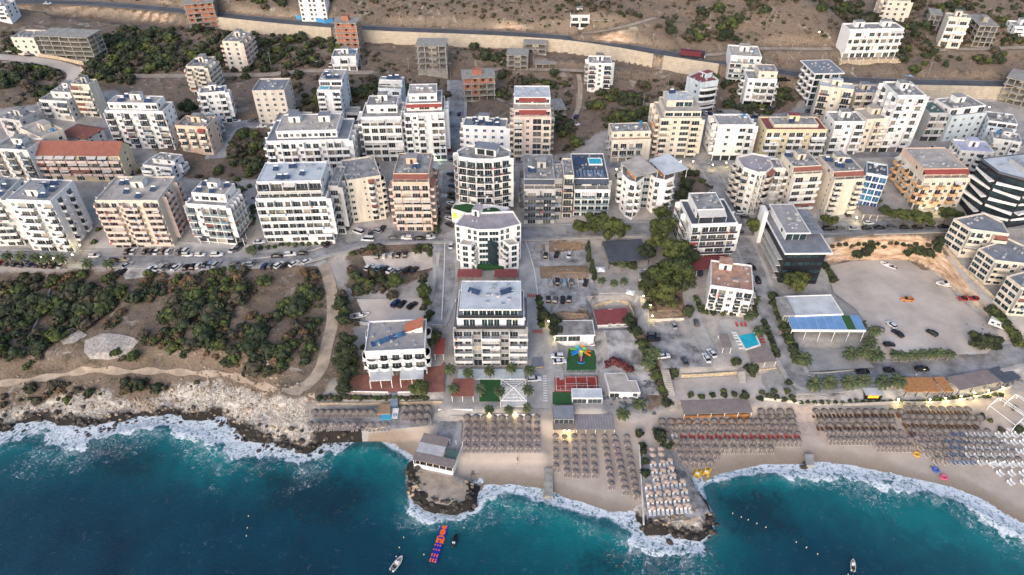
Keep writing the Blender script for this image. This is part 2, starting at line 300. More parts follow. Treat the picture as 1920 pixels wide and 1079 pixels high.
# level places
flat([(1548,497),(1600,487),(1690,484),(1725,496),(1760,520),(1800,560),(1850,600),(1880,640),(1850,668),(1700,672),(1640,640),(1600,580),(1560,550)],9.5,2.0)
flat([(815,775),(870,772),(868,855),(800,850)],3.4,1.5)
flat([(868,782),(1014,780),(1018,850),(868,852)],3.2,2.0)
flat([(583,768),(812,762),(812,800),(740,806),(578,808)],4.2,1.0)
flat([(820,765),(1190,765),(1190,775),(820,776)],4.8,2)
flat([(650,700),(830,700),(832,738),(648,740)],7.2,1.5)
flat([(770,866),(850,892),(882,905),(885,940),(850,952),(805,945),(776,920)],2.0,2.0)
flat([(1210,850),(1262,845),(1330,965),(1300,975),(1215,990),(1205,940)],2.2,2.0)
flat([(990,450),(1100,452),(1105,515),(1000,515)],14.0,3)
flat([(1010,530),(1115,530),(1118,590),(1012,590)],12.2,2)
flat([(1108,575),(1188,575),(1190,620),(1110,620)],8.6,1.6)
flat([(1225,605),(1300,605),(1335,690),(1245,690)],9.8,2.5)
flat([(1250,708),(1455,700),(1470,745),(1262,750)],6.2,1.5)
flat([(1035,640),(1120,640),(1130,770),(1035,770)],6.6,2)
flat([(840,685),(1000,690),(1020,770),(830,768)],6.2,1.5)
flat([(985,560),(1020,560),(1040,770),(1000,770)],7.0,2) if False else None
flat([(1490,650),(1620,650),(1640,690),(1500,695)],7.2,2)
# top road bench with the retaining wall below it
ROADTOP=[(-250,0,49),(-60,4,48.5),(80,4,47.6),(200,9,47.0),(330,20,46.4),(450,33,45.8),(560,44,45.2),(700,54,44.5),(850,60,44.0),(960,65,43.5),(1060,72,43),(1150,84,42.4),(1230,98,41.6),(1300,109,40.8),(1400,124,39.6),(1480,138,38.4),(1560,148,37.4),(1650,153,36.8),(1780,156,36.4),(1880,158,36),(2100,160,36)]
RT=[atz(*p) for p in ROADTOP]
def subdiv(pts,step=3.0):
    out=[]
    n=len(pts)
    for i in range(n-1):
        p0=pts[max(i-1,0)];p1=pts[i];p2=pts[i+1];p3=pts[min(i+2,n-1)]; k=max(1,int((p2-p1).length/step))
        for j in range(k):
            t=j/k; out.append(.5*((2*p1)+(p2-p0)*t+(2*p0-5*p1+4*p2-p3)*t*t+(3*p1-p0-3*p2+p3)*t**3))
    out.append(pts[-1]); return out
RTs=subdiv([Vector(p) for p in RT],4)
def bench(pts,hw,below=6.0,drop=True):
    global Z
    x=XX.ravel();y=YY.ravel(); ys=[p.y for p in pts]; m=(y>min(ys)-30)&(y<max(ys)+30)&(np.abs(x)<600); xi=x[m];yi=y[m]
    best=np.full(xi.shape,1e9); bz=np.zeros(xi.shape); sg=np.zeros(xi.shape)
    for a,b in zip(pts[:-1],pts[1:]):
        dx,dy=b.x-a.x,b.y-a.y; L2=dx*dx+dy*dy
        if L2<1e-6: continue
        t=np.clip(((xi-a.x)*dx+(yi-a.y)*dy)/L2,0,1); ex=xi-a.x-t*dx; ey=yi-a.y-t*dy; d=np.hypot(ex,ey); q=d<best
        best=np.where(q,d,best); bz=np.where(q,a.z+t*(b.z-a.z),bz); sg=np.where(q,np.sign(dx*ey-dy*ex),sg)
    z=Z.ravel(); zi=z[m].copy()
    w=1-sstep(hw,hw+4,best); up=sg>0
    znew=np.where(up|(not drop),zi*(1-w)+bz*w,np.where(best<hw,bz,np.where(best<hw+14,np.minimum(zi,bz-below*sstep(hw,hw+1.6,best)),zi)))
    z[m]=znew; Z=z.reshape(Z.shape)
bench(RTs,4.4)
# rough ground away from the town
def vnoise(X,Y,sc,seed):
    r=np.random.default_rng(seed).random((256,256)); x=X/sc; y=Y/sc; i=np.floor(x).astype(int); j=np.floor(y).astype(int); fx=x-i; fy=y-j
    fx=fx*fx*(3-2*fx); fy=fy*fy*(3-2*fy); g=lambda a,b:r[b%256,a%256]
    return g(i,j)*(1-fx)*(1-fy)+g(i+1,j)*fx*(1-fy)+g(i,j+1)*(1-fx)*fy+g(i+1,j+1)*fx*fy
def px2xy(pts): return [tuple(at(a,b)[:2]) for a,b in pts]
# roads of the town: (name, photo points, width m, material, kerb)
ROADS=[
('coastal_street',[(-60,482),(150,484),(300,487),(450,488),(560,480),(620,465),(700,446),(850,441),(1000,437),(1100,432),(1250,428),(1400,430),(1550,427),(1700,423),(1850,418),(1990,408)],8.5,'road'),
('side_street',[(856,150),(857,200),(852,270),(846,330),(840,390),(834,450),(836,520),(827,570),(812,612)],7.0,'road'),
('hotel_street',[(1003,442),(1001,500),(1002,560),(1010,630),(1024,700),(1026,768)],8.5,'paleroad'),
('steep_street',[(1275,310),(1325,312),(1345,350),(1372,400),(1393,450),(1413,500),(1430,550),(1447,610),(1475,670),(1505,715),(1545,728)],6.5,'road'),
('beach_road',[(1480,712),(1545,712),(1620,702),(1720,697),(1800,690),(1870,672),(1960,650)],9.5,'road'),
('inner_lane',[(1300,500),(1292,545),(1302,600),(1320,640),(1332,660)],5.0,'paleroad'),
('upper_street',[(405,300),(415,262),(432,240),(470,233),(560,236),(640,250),(740,300),(800,302),(860,300),(960,300),(1050,312),(1150,308),(1270,307)],6.0,'road'),
('upper_lane',[(1290,300),(1340,215),(1420,225),(1500,212),(1560,195)],5.5,'road'),
('east_street',[(1330,308),(1480,300),(1600,292),(1760,285),(1860,272),(1990,262)],6.0,'road'),
('hillside_track',[(225,143),(330,143),(400,141),(500,141),(580,133),(650,136),(700,137)],5.0,'dirtroad'),
('gravel_track',[(890,131),(960,131),(1030,131),(1100,133)],4.0,'dirtroad'),
('quarry_road',[(-60,105),(0,108),(60,113),(110,122),(140,135),(135,160)],7.5,'gravel'),
('hill_lane',[(-40,228),(40,222),(60,200)],5,'road'),
('upper_track',[(1090,67),(1130,60),(1180,45),(1230,34)],3.2,'dirtroad'),
('village_track',[(1320,106),(1345,103),(1370,98),(1430,92),(1520,92),(1560,92)],4,'dirtroad'),
('village_lane',[(1790,93),(1850,93),(1900,90),(1990,88)],4,'dirtroad'),
('dirt_track',[(600,487),(612,510),(622,550),(624,600),(612,650),(602,690),(575,722),(548,737)],4.2,'dirtroad'),
('east_track',[(1380,225),(1440,232),(1490,232)],4,'road'),
('narrow_track',[(1085,135),(1088,165),(1085,200),(1074,228)],2.4,'dirtroad'),
]
RL=[]
for nm,pts,w,m in ROADS:
    c=subdiv([at(a,b) for a,b in pts],3.0)
    zs=np.array([p.z for p in c]); k=np.ones(9)/9; zs=np.convolve(np.pad(zs,4,'edge'),k,'valid')
    c=[Vector((p.x,p.y,z)) for p,z in zip(c,zs)]
    bench(c,w/2+.8,drop=False); RL.append((nm,c,w,m))
PATHS=[('coast_path',[(-60,722),(0,720),(60,712),(130,701),(220,697),(300,697),(380,701),(430,704),(480,722),(560,738),(590,742)],1.7,'dirtroad')]
wild=np.full(Z.shape,-60.); 
for poly in ([(-200,506),(200,506),(280,516),(420,508),(600,497),(655,560),(650,620),(640,700),(600,748),(560,775),(0,800),(-200,800)],
  [(-300,-90),(2300,-90),(2300,150),(1800,168),(1640,150),(1500,190),(1480,215),(1380,200),(1330,215),(1215,245),(1130,245),(1060,290),(1035,290),(960,240),(840,260),(760,190),(660,235),(640,300),(490,335),(400,340),(330,330),(270,260),(220,170),(120,180),(0,205),(-300,200)],
  [(655,455),(820,447),(824,500),(760,535),(650,540)],[(985,452),(1100,448),(1098,478),(1005,478)],[(1012,500),(1100,498),(1104,522),(1015,522)],[(1560,433),(1800,430),(1800,480),(1552,490)],[(1270,325),(1310,325),(1345,370),(1320,385),(1270,380)],[(640,560),(690,560),(660,640),(700,700),(640,740),(620,690)],
  [(1010,596),(1110,592),(1110,605),(1020,625)],[(1200,545),(1300,545),(1300,600),(1215,600)],[(1180,610),(1225,640),(1250,760),(1215,770),(1190,700)]):
    wild=np.maximum(wild,sdf(XX,YY,px2xy(poly)))
rockz=np.maximum(sdf(XX,YY,px2xy([(-200,765),(0,765),(110,745),(200,730),(240,752),(290,742),(340,722),(410,712),(470,730),(540,748),(592,765),(580,812)])+[(SP[18,0],SP[18,1]-30),(SP[0,0],SP[0,1]-30)]),np.where((SK>.5)&(np.abs(XX)<300),np.minimum(5-SD,12.),-60.))
sandz=sdf(XX,YY,px2xy([(690,812),(738,806),(812,800),(870,776),(1020,772),(1190,790),(1240,770),(1480,760),(1600,772),(1700,768),(1850,745),(2000,720)])+[(420,60),(SP[19,0]+2,SP[19,1]-40)])
orgz=(sdf(XX,YY,px2xy([(1530,430),(1780,425),(1800,470),(1900,590),(1900,660),(1600,640),(1540,500)]))); orgz=np.maximum(orgz,4+sdf(XX,YY,[(p.x,p.y) for p in RTs[::3]],False)+(vnoise(XX,YY,26,8)-.6)*10)
roadd=np.full(Z.shape,99.)
for nm,c,w,m in RL+[('top',RTs,10,'')]:
    roadd=np.minimum(roadd,-sdf(XX,YY,[(p.x,p.y) for p in c[::2]+[c[-1]]],False)-w/2)
for nm,pts,w,m in PATHS: roadd=np.minimum(roadd,-sdf(XX,YY,[tuple(at(a,b)[:2]) for a,b in pts],False)-1.2)
rough=np.clip(wild/3,0,1)*sstep(.5,4,roadd)
nz=(vnoise(XX,YY,9,1)-.5)*1.6+(vnoise(XX,YY,3.1,2)-.5)*.7+(vnoise(XX,YY,1.5,3)-.5)*.25
Z+=nz*rough*np.clip(SD/12,0,1)
rk=np.clip(rockz/2,0,1)*np.clip((SD+4)/5,0,1)
Z+=rk*((vnoise(XX,YY,5,4)-.45)*1.8+(vnoise(XX,YY,2.2,5)-.5)*1.4)
# gully terraces in the raw orange cutting above the top road
def ground():
    ny,nx=Z.shape; v=np.stack([XX.ravel(),YY.ravel(),Z.ravel()],1)
    i=np.arange(nx-1); j=np.arange(ny-1); I,J=np.meshgrid(i,j); a=(J*nx+I).ravel()
    f=np.stack([a,a+1,a+nx+1,a+nx],1)
    me=bpy.data.meshes.new('ground'); me.vertices.add(len(v)); me.vertices.foreach_set('co',v.ravel())
    me.loops.add(f.size); me.loops.foreach_set('vertex_index',f.ravel().astype(np.int32)); me.polygons.add(len(f))
    me.polygons.foreach_set('loop_start',np.arange(0,f.size,4,dtype=np.int32)); me.polygons.foreach_set('use_smooth',np.ones(len(f),bool)); me.update(calc_edges=True)
    def attr(n,a): q=me.attributes.new(n,'FLOAT','POINT'); q.data.foreach_set('value',np.ascontiguousarray(a.ravel(),dtype=np.float32))
    attr('wild',np.clip(wild,-20,20)); attr('rockz',np.clip(rockz,-20,20)); attr('sandz',np.clip(sandz,-20,20)); attr('org',np.clip(orgz,-20,20)); attr('sd',np.clip(SD,-30,60))
    m=bpy.data.materials.new('ground_surface'); m.use_nodes=True; N=m.node_tree.nodes; L=m.node_tree.links; b=N['Principled BSDF']; b.inputs['Roughness'].default_value=.95
    geo=N.new('ShaderNodeNewGeometry')
    def A(n): x=N.new('ShaderNodeAttribute'); x.attribute_name=n; return x.outputs['Fac']
    def noise(s,d=5,r=.6,dist=0): x=N.new('ShaderNodeTexNoise'); x.inputs['Scale'].default_value=s; x.inputs['Detail'].default_value=d; x.inputs['Roughness'].default_value=r; x.inputs['Distortion'].default_value=dist; L.new(geo.outputs['Position'],x.inputs[0]); return x.outputs[0]
    def math_(op,a,bb,c=None):
        x=N.new('ShaderNodeMath'); x.operation=op
        for k,q in enumerate((a,bb,c)):
            if q is None: continue
            if isinstance(q,(int,float)): x.inputs[k].default_value=q
            else: L.new(q,x.inputs[k])
        return x.outputs[0]
    def rampc(fac,stops):
        x=N.new('ShaderNodeValToRGB'); L.new(fac,x.inputs[0]); e=x.color_ramp.elements
        e[0].position=stops[0][0]; e[0].color=(*stops[0][1],1); e[1].position=stops[-1][0]; e[1].color=(*stops[-1][1],1)
        for p,c in stops[1:-1]: q=e.new(p); q.color=(*c,1)
        return x.outputs[0]
    def mix(f,a,bb):
        x=N.new('ShaderNodeMix'); x.data_type='RGBA'
        for k,q in ((0,f),(6,a),(7,bb)):
            if isinstance(q,tuple): x.inputs[k].default_value=(*q,1)
            elif isinstance(q,float): x.inputs[k].default_value=q
            else: L.new(q,x.inputs[k])
        return x.outputs[2]
    def clampf(a,lo,hi): x=N.new('ShaderNodeMapRange'); L.new(a,x.inputs[0]); x.inputs[1].default_value=lo; x.inputs[2].default_value=hi; return x.outputs[0]
    n1=noise(.045,6,.65); n2=noise(.22,6,.7); n3=noise(1.3,5,.7); n4=noise(.09,4,.55,1.0); n5=noise(2.6,4,.7)
    town=rampc(n2,[(.3,(.21,.195,.185)),(.5,(.31,.29,.275)),(.7,(.39,.36,.34))])
    w1=rampc(n3,[(.3,(.07,.050,.036)),(.5,(.155,.112,.082)),(.72,(.26,.205,.155))])
    w2=rampc(n5,[(.32,(.085,.064,.047)),(.55,(.175,.133,.102)),(.75,(.27,.218,.172))])
    wcol=mix(clampf(n4,.42,.58),w1,w2)
    gr=rampc(n3,[(.3,(.022,.024,.012)),(.7,(.07,.062,.036))])
    wcol=mix(math_('MULTIPLY',clampf(n2,.52,.66),.8),wcol,gr)
    stones=rampc(noise(1.6,6,.75),[(.3,(.20,.17,.14)),(.7,(.46,.42,.37))])
    wcol=mix(clampf(noise(.13,6,.7,.8),.58,.68),wcol,stones)
    edge=math_('MULTIPLY_ADD',math_('SUBTRACT',n2,.5),9.0,A('wild'))
    col=mix(clampf(edge,-.6,.8),town,wcol)
    sand=rampc(n2,[(.3,(.36,.30,.255)),(.7,(.45,.385,.33))]); wet=rampc(n3,[(.3,(.21,.165,.125)),(.7,(.27,.215,.165))])
    sdn=math_('MULTIPLY_ADD',math_('SUBTRACT',n1,.5),10.0,A('sd'))
    sand=mix(clampf(sdn,6.5,4.5),sand,mix(.5,sand,wet)); sand=mix(clampf(sdn,5,1.5),sand,wet)
    col=mix(clampf(math_('MULTIPLY_ADD',math_('SUBTRACT',n3,.5),1.5,A('sandz')),-.3,.3),col,sand)
    vo=N.new('ShaderNodeTexVoronoi'); vo.inputs['Scale'].default_value=.55; vo.feature='DISTANCE_TO_EDGE'; L.new(geo.outputs['Position'],vo.inputs[0])
    rc=rampc(noise(.9,8,.8),[(.25,(.08,.068,.055)),(.42,(.34,.31,.275)),(.6,(.56,.525,.475)),(.8,(.68,.65,.60))])
    rg=math_('ABSOLUTE',math_('SUBTRACT',noise(.35,8,.75,1.5),.5),0); rc=mix(clampf(rg,.045,.0),rc,(.10,.08,.065)); rc=mix(math_('MULTIPLY',clampf(noise(.08,4),.55,.68),.6),rc,rampc(n2,[(.3,(.42,.29,.19)),(.7,(.60,.51,.41))]))
    rc=mix(clampf(math_('MULTIPLY_ADD',math_('SUBTRACT',n2,.5),10.0,A('sd')),3.6,1.6),rc,(.018,.015,.013))
    col=mix(clampf(math_('MULTIPLY_ADD',math_('SUBTRACT',n2,.5),14.0,A('rockz')),-.5,.8),col,rc)
    sp_=N.new('ShaderNodeSeparateXYZ'); L.new(geo.outputs['Normal'],sp_.inputs[0])
    steep=clampf(math_('MULTIPLY_ADD',math_('SUBTRACT',n2,.5),.25,sp_.outputs[2]),.76,.63)
    steep=math_('MULTIPLY',steep,clampf(A('sd'),14,30))
    mp=N.new('ShaderNodeMapping'); mp.inputs['Scale'].default_value=(.5,.5,2.0); L.new(geo.outputs['Position'],mp.inputs[0]); ns=N.new('ShaderNodeTexNoise'); ns.inputs['Scale'].default_value=.5; ns.inputs['Detail'].default_value=7; L.new(mp.outputs[0],ns.inputs[0])
    oc=mix(clampf(A('org'),-1,1),rampc(n3,[(.3,(.20,.17,.135)),(.7,(.42,.36,.28))]),rampc(ns.outputs[0],[(.32,(.24,.15,.10)),(.5,(.46,.31,.20)),(.68,(.56,.46,.36))]))
    oc=mix(clampf(A('org'),-2,2),mix(.15,col,oc),oc); col=mix(steep,col,oc)
    L.new(col,b.inputs['Base Color'])
    bp=N.new('ShaderNodeBump'); bp.inputs['Strength'].default_value=.55; bp.inputs['Distance'].default_value=.5; L.new(math_('MULTIPLY',n3,clampf(A('sandz'),.5,-1.)),bp.inputs['Height']); L.new(bp.outputs[0],b.inputs['Normal'])
    me.materials.append(m); o=put('ground',me); tag(o,kind='structure'); return o
ground()
# ---------------- sea ----------------
def sea():
    gx=axis(-250,250,1.4,3000,12); gy=np.concatenate([-np.geomspace(20,3000,12)[::-1]+60,np.arange(60,190,1.4)]); X,Y=np.meshgrid(gx,gy)
    sd,k,fw,sw=shore(X,Y); sd=-sd
    z=(vnoise(X,Y,11,11)-.5)*.35+(vnoise(X,Y,4,12)-.5)*.22; z+=np.exp(-((sd-fw*.75)/1.6)**2)*(.5+.5*vnoise(X,Y,14,13))*np.where(fw>3,.7,.1); z=np.where(sd<0.5,z*.3,z)+.05
    ny,nx=X.shape; v=np.stack([X.ravel(),Y.ravel(),z.ravel()],1); I,J=np.meshgrid(np.arange(nx-1),np.arange(ny-1)); a=(J*nx+I).ravel()
    near=(sd>-14); keep=(near[:-1,:-1]|near[1:,1:]).ravel(); a=a[keep]; f=np.stack([a,a+1,a+nx+1,a+nx],1)
    me=bpy.data.meshes.new('sea'); me.vertices.add(len(v)); me.vertices.foreach_set('co',v.ravel()); me.loops.add(f.size); me.loops.foreach_set('vertex_index',f.ravel().astype(np.int32)); me.polygons.add(len(f)); me.polygons.foreach_set('loop_start',np.arange(0,f.size,4,dtype=np.int32)); me.polygons.foreach_set('use_smooth',np.ones(len(f),bool)); me.update(calc_edges=True)
    # darker sea-grass beds and pale sandy patches on the bottom, read from the photograph
    def blobs(L_):
        s=np.full(X.shape,-60.)
        for q in L_: s=np.maximum(s,sdf(X,Y,[tuple(atz(a,b,0)[:2]) for a,b in q]))
        return s
    dk=blobs([[(1345,925),(1420,905),(1470,935),(1490,1000),(1400,1010),(1350,975)],[(1100,1035),(1250,1030),(1330,1045),(1250,1079),(1080,1075)],[(150,830),(230,825),(290,850),(280,900),(180,890)],[(480,870),(600,880),(700,920),(640,990),(500,960)]])
    pa=blobs([[(330,800),(420,805),(450,850),(420,900),(360,880),(320,840)],[(1000,950),(1100,975),(1190,1010),(1250,1030),(1150,1050),(1020,1010)],[(620,850),(700,835),(760,860),(760,880),(680,880)],[(1540,915),(1700,930),(1850,990),(1920,1030),(1920,1060),(1750,1010),(1600,960)],[(1400,900),(1500,890),(1540,900),(1500,920)],[(890,940),(1000,945),(1060,980),(960,985)]])
    def attr(n,q): w=me.attributes.new(n,'FLOAT','POINT'); w.data.foreach_set('value',np.ascontiguousarray(q.ravel(),dtype=np.float32))
    attr('d',np.clip(sd,-30,400)); attr('fw',fw); attr('sw',sw); attr('dk',np.clip(dk,-30,30)); attr('pa',np.clip(pa,-30,30))
    m=bpy.data.materials.new('sea_water'); m.use_nodes=True; N=m.node_tree.nodes; L=m.node_tree.links; b=N['Principled BSDF']
    geo=N.new('ShaderNodeNewGeometry')
    def A(n): x=N.new('ShaderNodeAttribute'); x.attribute_name=n; return x.outputs['Fac']
    def noise(s,d=5,r=.6,dist=0,sc=None):
        x=N.new('ShaderNodeTexNoise'); x.inputs['Scale'].default_value=s; x.inputs['Detail'].default_value=d; x.inputs['Roughness'].default_value=r; x.inputs['Distortion'].default_value=dist
        if sc: mp=N.new('ShaderNodeMapping'); mp.inputs['Scale'].default_value=sc; mp.inputs['Rotation'].default_value=(0,0,R(20)); L.new(geo.outputs['Position'],mp.inputs[0]); L.new(mp.outputs[0],x.inputs[0])
        else: L.new(geo.outputs['Position'],x.inputs[0])
        return x.outputs[0]
    def mt(op,a,bb,c=None):
        x=N.new('ShaderNodeMath'); x.operation=op
        for k,q in enumerate((a,bb,c)):
            if q is None: continue
            if isinstance(q,(int,float)): x.inputs[k].default_value=q
            else: L.new(q,x.inputs[k])
        return x.outputs[0]
    def mr(a,lo,hi,s=True): x=N.new('ShaderNodeMapRange'); x.interpolation_type='SMOOTHSTEP' if s else 'LINEAR'; L.new(a,x.inputs[0]); x.inputs[1].default_value=lo; x.inputs[2].default_value=hi; return x.outputs[0]
    def mix(f,a,bb):
        x=N.new('ShaderNodeMix'); x.data_type='RGBA'
        for k,q in ((0,f),(6,a),(7,bb)):
            if isinstance(q,tuple): x.inputs[k].default_value=(*q,1)
            elif isinstance(q,float): x.inputs[k].default_value=q
            else: L.new(q,x.inputs[k])
        return x.outputs[2]
    d=A('d'); nA=noise(.05,4,.5); nE=noise(.035,3,.5,.4); nB=noise(.16,5,.6,.8); nC=noise(.62,7,.66,1.8); nD=noise(.3,6,.65,1.2)
    deep=mix(mr(nA,.35,.65),(.0011,.020,.038),(.0014,.036,.062))
    t=mt('DIVIDE',d,mt('MULTIPLY',A('sw'),mt('ADD',.9,mt('MULTIPLY',nB,1.0))))
    col=mix(mr(t,1.7,.5),deep,(.001,.040,.066)); col=mix(mr(t,.95,.15),col,(.0025,.095,.112))
    col=mix(mt('MULTIPLY',mr(mt('ADD',A('pa'),mt('MULTIPLY',mt('SUBTRACT',nB,.5),18.)),-5,7),.8),col,(.002,.15,.16))
    col=mix(mt('MULTIPLY',mr(mt('ADD',A('dk'),mt('MULTIPLY',mt('SUBTRACT',nD,.5),22.)),-4,6),.72),col,(.0018,.018,.028))
    fw=mt('MULTIPLY',A('fw'),mt('ADD',.25,mt('MULTIPLY',mr(nE,.34,.62),.95))); e1=mt('SUBTRACT',mt('MULTIPLY',fw,mt('ADD',-.35,mt('MULTIPLY',nB,2.3))),d)
    core=mt('MULTIPLY',mr(e1,-.5,2.2),mr(mt('ADD',nC,mt('MULTIPLY',mr(e1,0,5),.06)),.38,.58))
    e2=mt('SUBTRACT',mt('MULTIPLY',fw,mt('ADD',1.1,mt('MULTIPLY',nD,1.9))),d)
    lace=mt('MULTIPLY',mt('MULTIPLY',mr(e2,-2,6),mr(nC,.53,.66)),.55)
    rd=mt('ABSOLUTE',mt('SUBTRACT',noise(.12,6,.7,2.0),.5),0); caps=mt('MULTIPLY',mt('MULTIPLY',mr(rd,.008,.001),mr(nD,.54,.66)),.16)
    line=mt('MULTIPLY',mr(mt('ABSOLUTE',mt('SUBTRACT',e1,1.0),0),1.6,.2),mr(nC,.33,.5))
    veil=mt('MULTIPLY',mr(mt('SUBTRACT',mt('MULTIPLY',fw,1.5),d),-4,8),mt('MULTIPLY',mr(nD,.40,.7),.35))
    foam=mt('MAXIMUM',mt('MAXIMUM',core,lace),mt('MAXIMUM',mt('MAXIMUM',caps,veil),line))
    wash=mt('MULTIPLY',mr(d,1.0,-1.5),.75)
    col=mix(foam,col,(.66,.70,.74)); L.new(col,b.inputs['Base Color'])
    rr=N.new('ShaderNodeMapRange'); L.new(foam,rr.inputs[0]); rr.inputs[3].default_value=.16; rr.inputs[4].default_value=.8; L.new(rr.outputs[0],b.inputs['Roughness'])
    b.inputs['Specular IOR Level'].default_value=.35
    bp=N.new('ShaderNodeBump'); bp.inputs['Strength'].default_value=.5; bp.inputs['Distance'].default_value=.6; L.new(mt('ADD',noise(.7,6,.65,.5,(1,2.2,1)),mt('MULTIPLY',foam,.35)),bp.inputs['Height']); L.new(bp.outputs[0],b.inputs['Normal'])
    me.materials.append(m); tag(put('sea',me),kind='structure')
sea()
# ---------------- draped sheets ----------------
def ribbon(name,c,w,m,dz=.12,kind='structure'):
    mb=MB(); n=len(c); vs=[]
    for i,p in enumerate(c):
        t=(c[min(i+1,n-1)]-c[max(i-1,0)]); t.z=0; t.normalize(); s=Vector((-t.y,t.x,0))
        for k in (-.5,0,.5):
            q=p+s*w*k; vs.append((q.x,q.y,p.z+dz))
    mb.add(vs,[(i*3+k,i*3+k+3,i*3+k+4,i*3+k+1) for i in range(n-1) for k in (0,1)],M[m] if isinstance(m,str) else m)
    o=mb.build(name); tag(o,kind=kind); return o
import bmesh
def drape(name,pts,m,dz=.1,st=2.6,kind='structure',z=None,**k):
    if z is None: xy=px2xy(pts)
    else: xy=[tuple(atz(a,b,z)[:2]) for a,b in pts]
    bm=bmesh.new(); f=bm.faces.new([bm.verts.new((x,y,0)) for x,y in xy])
    if z is None:
        xs=[p[0] for p in xy]; ys=[p[1] for p in xy]
        for ax,(lo,hi) in enumerate(((min(xs),max(xs)),(min(ys),max(ys)))):
            v=lo+st
            while v<hi:
                no=Vector((1,0,0)) if ax==0 else Vector((0,1,0)); bmesh.ops.bisect_plane(bm,geom=bm.verts[:]+bm.edges[:]+bm.faces[:],plane_co=no*v,plane_no=no); v+=st
        for v in bm.verts: v.co.z=gz(v.co.x,v.co.y)+dz
    else:
        for v in bm.verts: v.co.z=z+dz
    bmesh.ops.recalc_face_normals(bm,faces=bm.faces[:])
    if sum(f.normal.z for f in bm.faces)<0: bmesh.ops.reverse_faces(bm,faces=bm.faces[:])
    me=bpy.data.meshes.new(name); bm.to_mesh(me); bm.free(); me.materials.append(M[m] if isinstance(m,str) else m)
    o=put(name,me); tag(o,kind=kind,**k); return o
ZOFF=.12
for i,(nm,c,w,m) in enumerate(RL): ribbon(nm,c,w,m,.12+.013*(i%8))
for nm,c,w,m in RL:
    if nm in('coastal_street','hotel_street','steep_street','beach_road','side_street','east_street','upper_street'):
        for sgn in (-1,1):
            mb=MB(); vs=[]
            for i,p in enumerate(c):
                t=(c[min(i+1,len(c)-1)]-c[max(i-1,0)]); t.z=0; t.normalize(); s=Vector((-t.y,t.x,0))*sgn
                for off,zz in ((w/2,.1),(w/2,.27),(w/2+.3,.27),(w/2+1.5,.24),(w/2+1.5,-.1)): q=p+s*off; vs.append((q.x,q.y,p.z+zz))
            n5=[(i*5+k,i*5+5+k,i*5+6+k,i*5+k+1) for i in range(len(c)-1) for k in range(4)]
            if sgn>0: n5=[f[::-1] for f in n5]
            mb.add(vs,n5,M['paleroad']); tag(mb.build('pavement'),kind='structure')
ribbon('hill_road',RTs,8.4,'asph',.14)
for nm,pts,w,m in PATHS:
    c=subdiv([at(a,b) for a,b in pts],2.0); vs=[]; mb=MB()
    for i,p in enumerate(c):
        t=(c[min(i+1,len(c)-1)]-c[max(i-1,0)]); t.z=0; t.normalize(); s=Vector((-t.y,t.x,0))
        for k in (-.5,0,.5): q=p+s*w*k*(1+.5*math.sin(i*1.3)); vs.append((q.x,q.y,gz(q.x,q.y)+.1))
    mb.add(vs,[(i*3+k,i*3+k+3,i*3+k+4,i*3+k+1) for i in range(len(c)-1) for k in (0,1)],M[m]); tag(mb.build(nm),kind='structure')
# line painting on the hill road
mb=MB()
for off in (-3.7,3.7):
    vs=[]
    for i,p in enumerate(RTs):
        t=(RTs[min(i+1,len(RTs)-1)]-RTs[max(i-1,0)]); t.z=0; t.normalize(); s=Vector((-t.y,t.x,0))
        for k in (-.09,.09): q=p+s*(off+k); vs.append((q.x,q.y,p.z+.16))
    mb.add(vs,[(i*2,i*2+2,i*2+3,i*2+1) for i in range(len(RTs)-1)],M['paint'])
tag(mb.build('road_edge_lines'),kind='structure')
def wallrib(name,pts,h0,h1,m,label,cat='wall',th=.5,batter=0.0,off=0.0,group=None,kind=None,foot=None):
    """a standing wall along a 3D polyline; h0 below, h1 above"""
    vs=[];n=len(pts);mb=MB()
    for i,p in enumerate(pts):
        t=(pts[min(i+1,n-1)]-pts[max(i-1,0)]); t.z=0; t.normalize(); s=Vector((t.y,-t.x,0)); a=p+s*off
        vs+=[tuple(a+s*(th+batter)+Vector((0,0,-h0))),tuple(a+s*th+Vector((0,0,h1))),tuple(a+Vector((0,0,h1))),tuple(a+Vector((0,0,-h0)))]
    fs=[]
    for i in range(n-1):
        for k in range(4): fs.append((i*4+k,i*4+(k+1)%4,i*4+4+(k+1)%4,i*4+4+k))
    fs+=[(0,3,2,1),((n-1)*4,(n-1)*4+1,(n-1)*4+2,(n-1)*4+3)]
    mb.add(vs,fs,m if not isinstance(m,str) else M[m]); o=mb.build(name); return tag(o,label,cat,group,kind)
def seg(a,b): return [p for p in RTs if atx(p)>=a and atx(p)<=b]
def atx(p): # photo x of a world point
    d=p.y*cp-(p.z-H)*sp; return 960+FPX*p.x/d
mblock=corr('block_wall',(.45,.385,.30),(.35,.30,.235),1.2,'z',.95)
wallrib('retaining_wall',seg(385,640),7.5,.8,mblock,'pale stone retaining wall under the hill road left of the brick tower','retaining wall',off=4.9,batter=1.4)
wallrib('retaining_wall',seg(655,1235),8.5,.8,mblock,'long pale stone retaining wall under the middle of the hill road','retaining wall',off=4.9,batter=1.4)
wallrib('retaining_wall',seg(1245,1365),6.5,.8,mblock,'short stone retaining wall under the road by the maroon lorry','retaining wall',off=4.9,batter=1.4)
wallrib('retaining_wall',seg(1640,1895),9.5,.8,mblock,'stone retaining wall under the hill road at the right edge','retaining wall',off=4.9,batter=1.4)
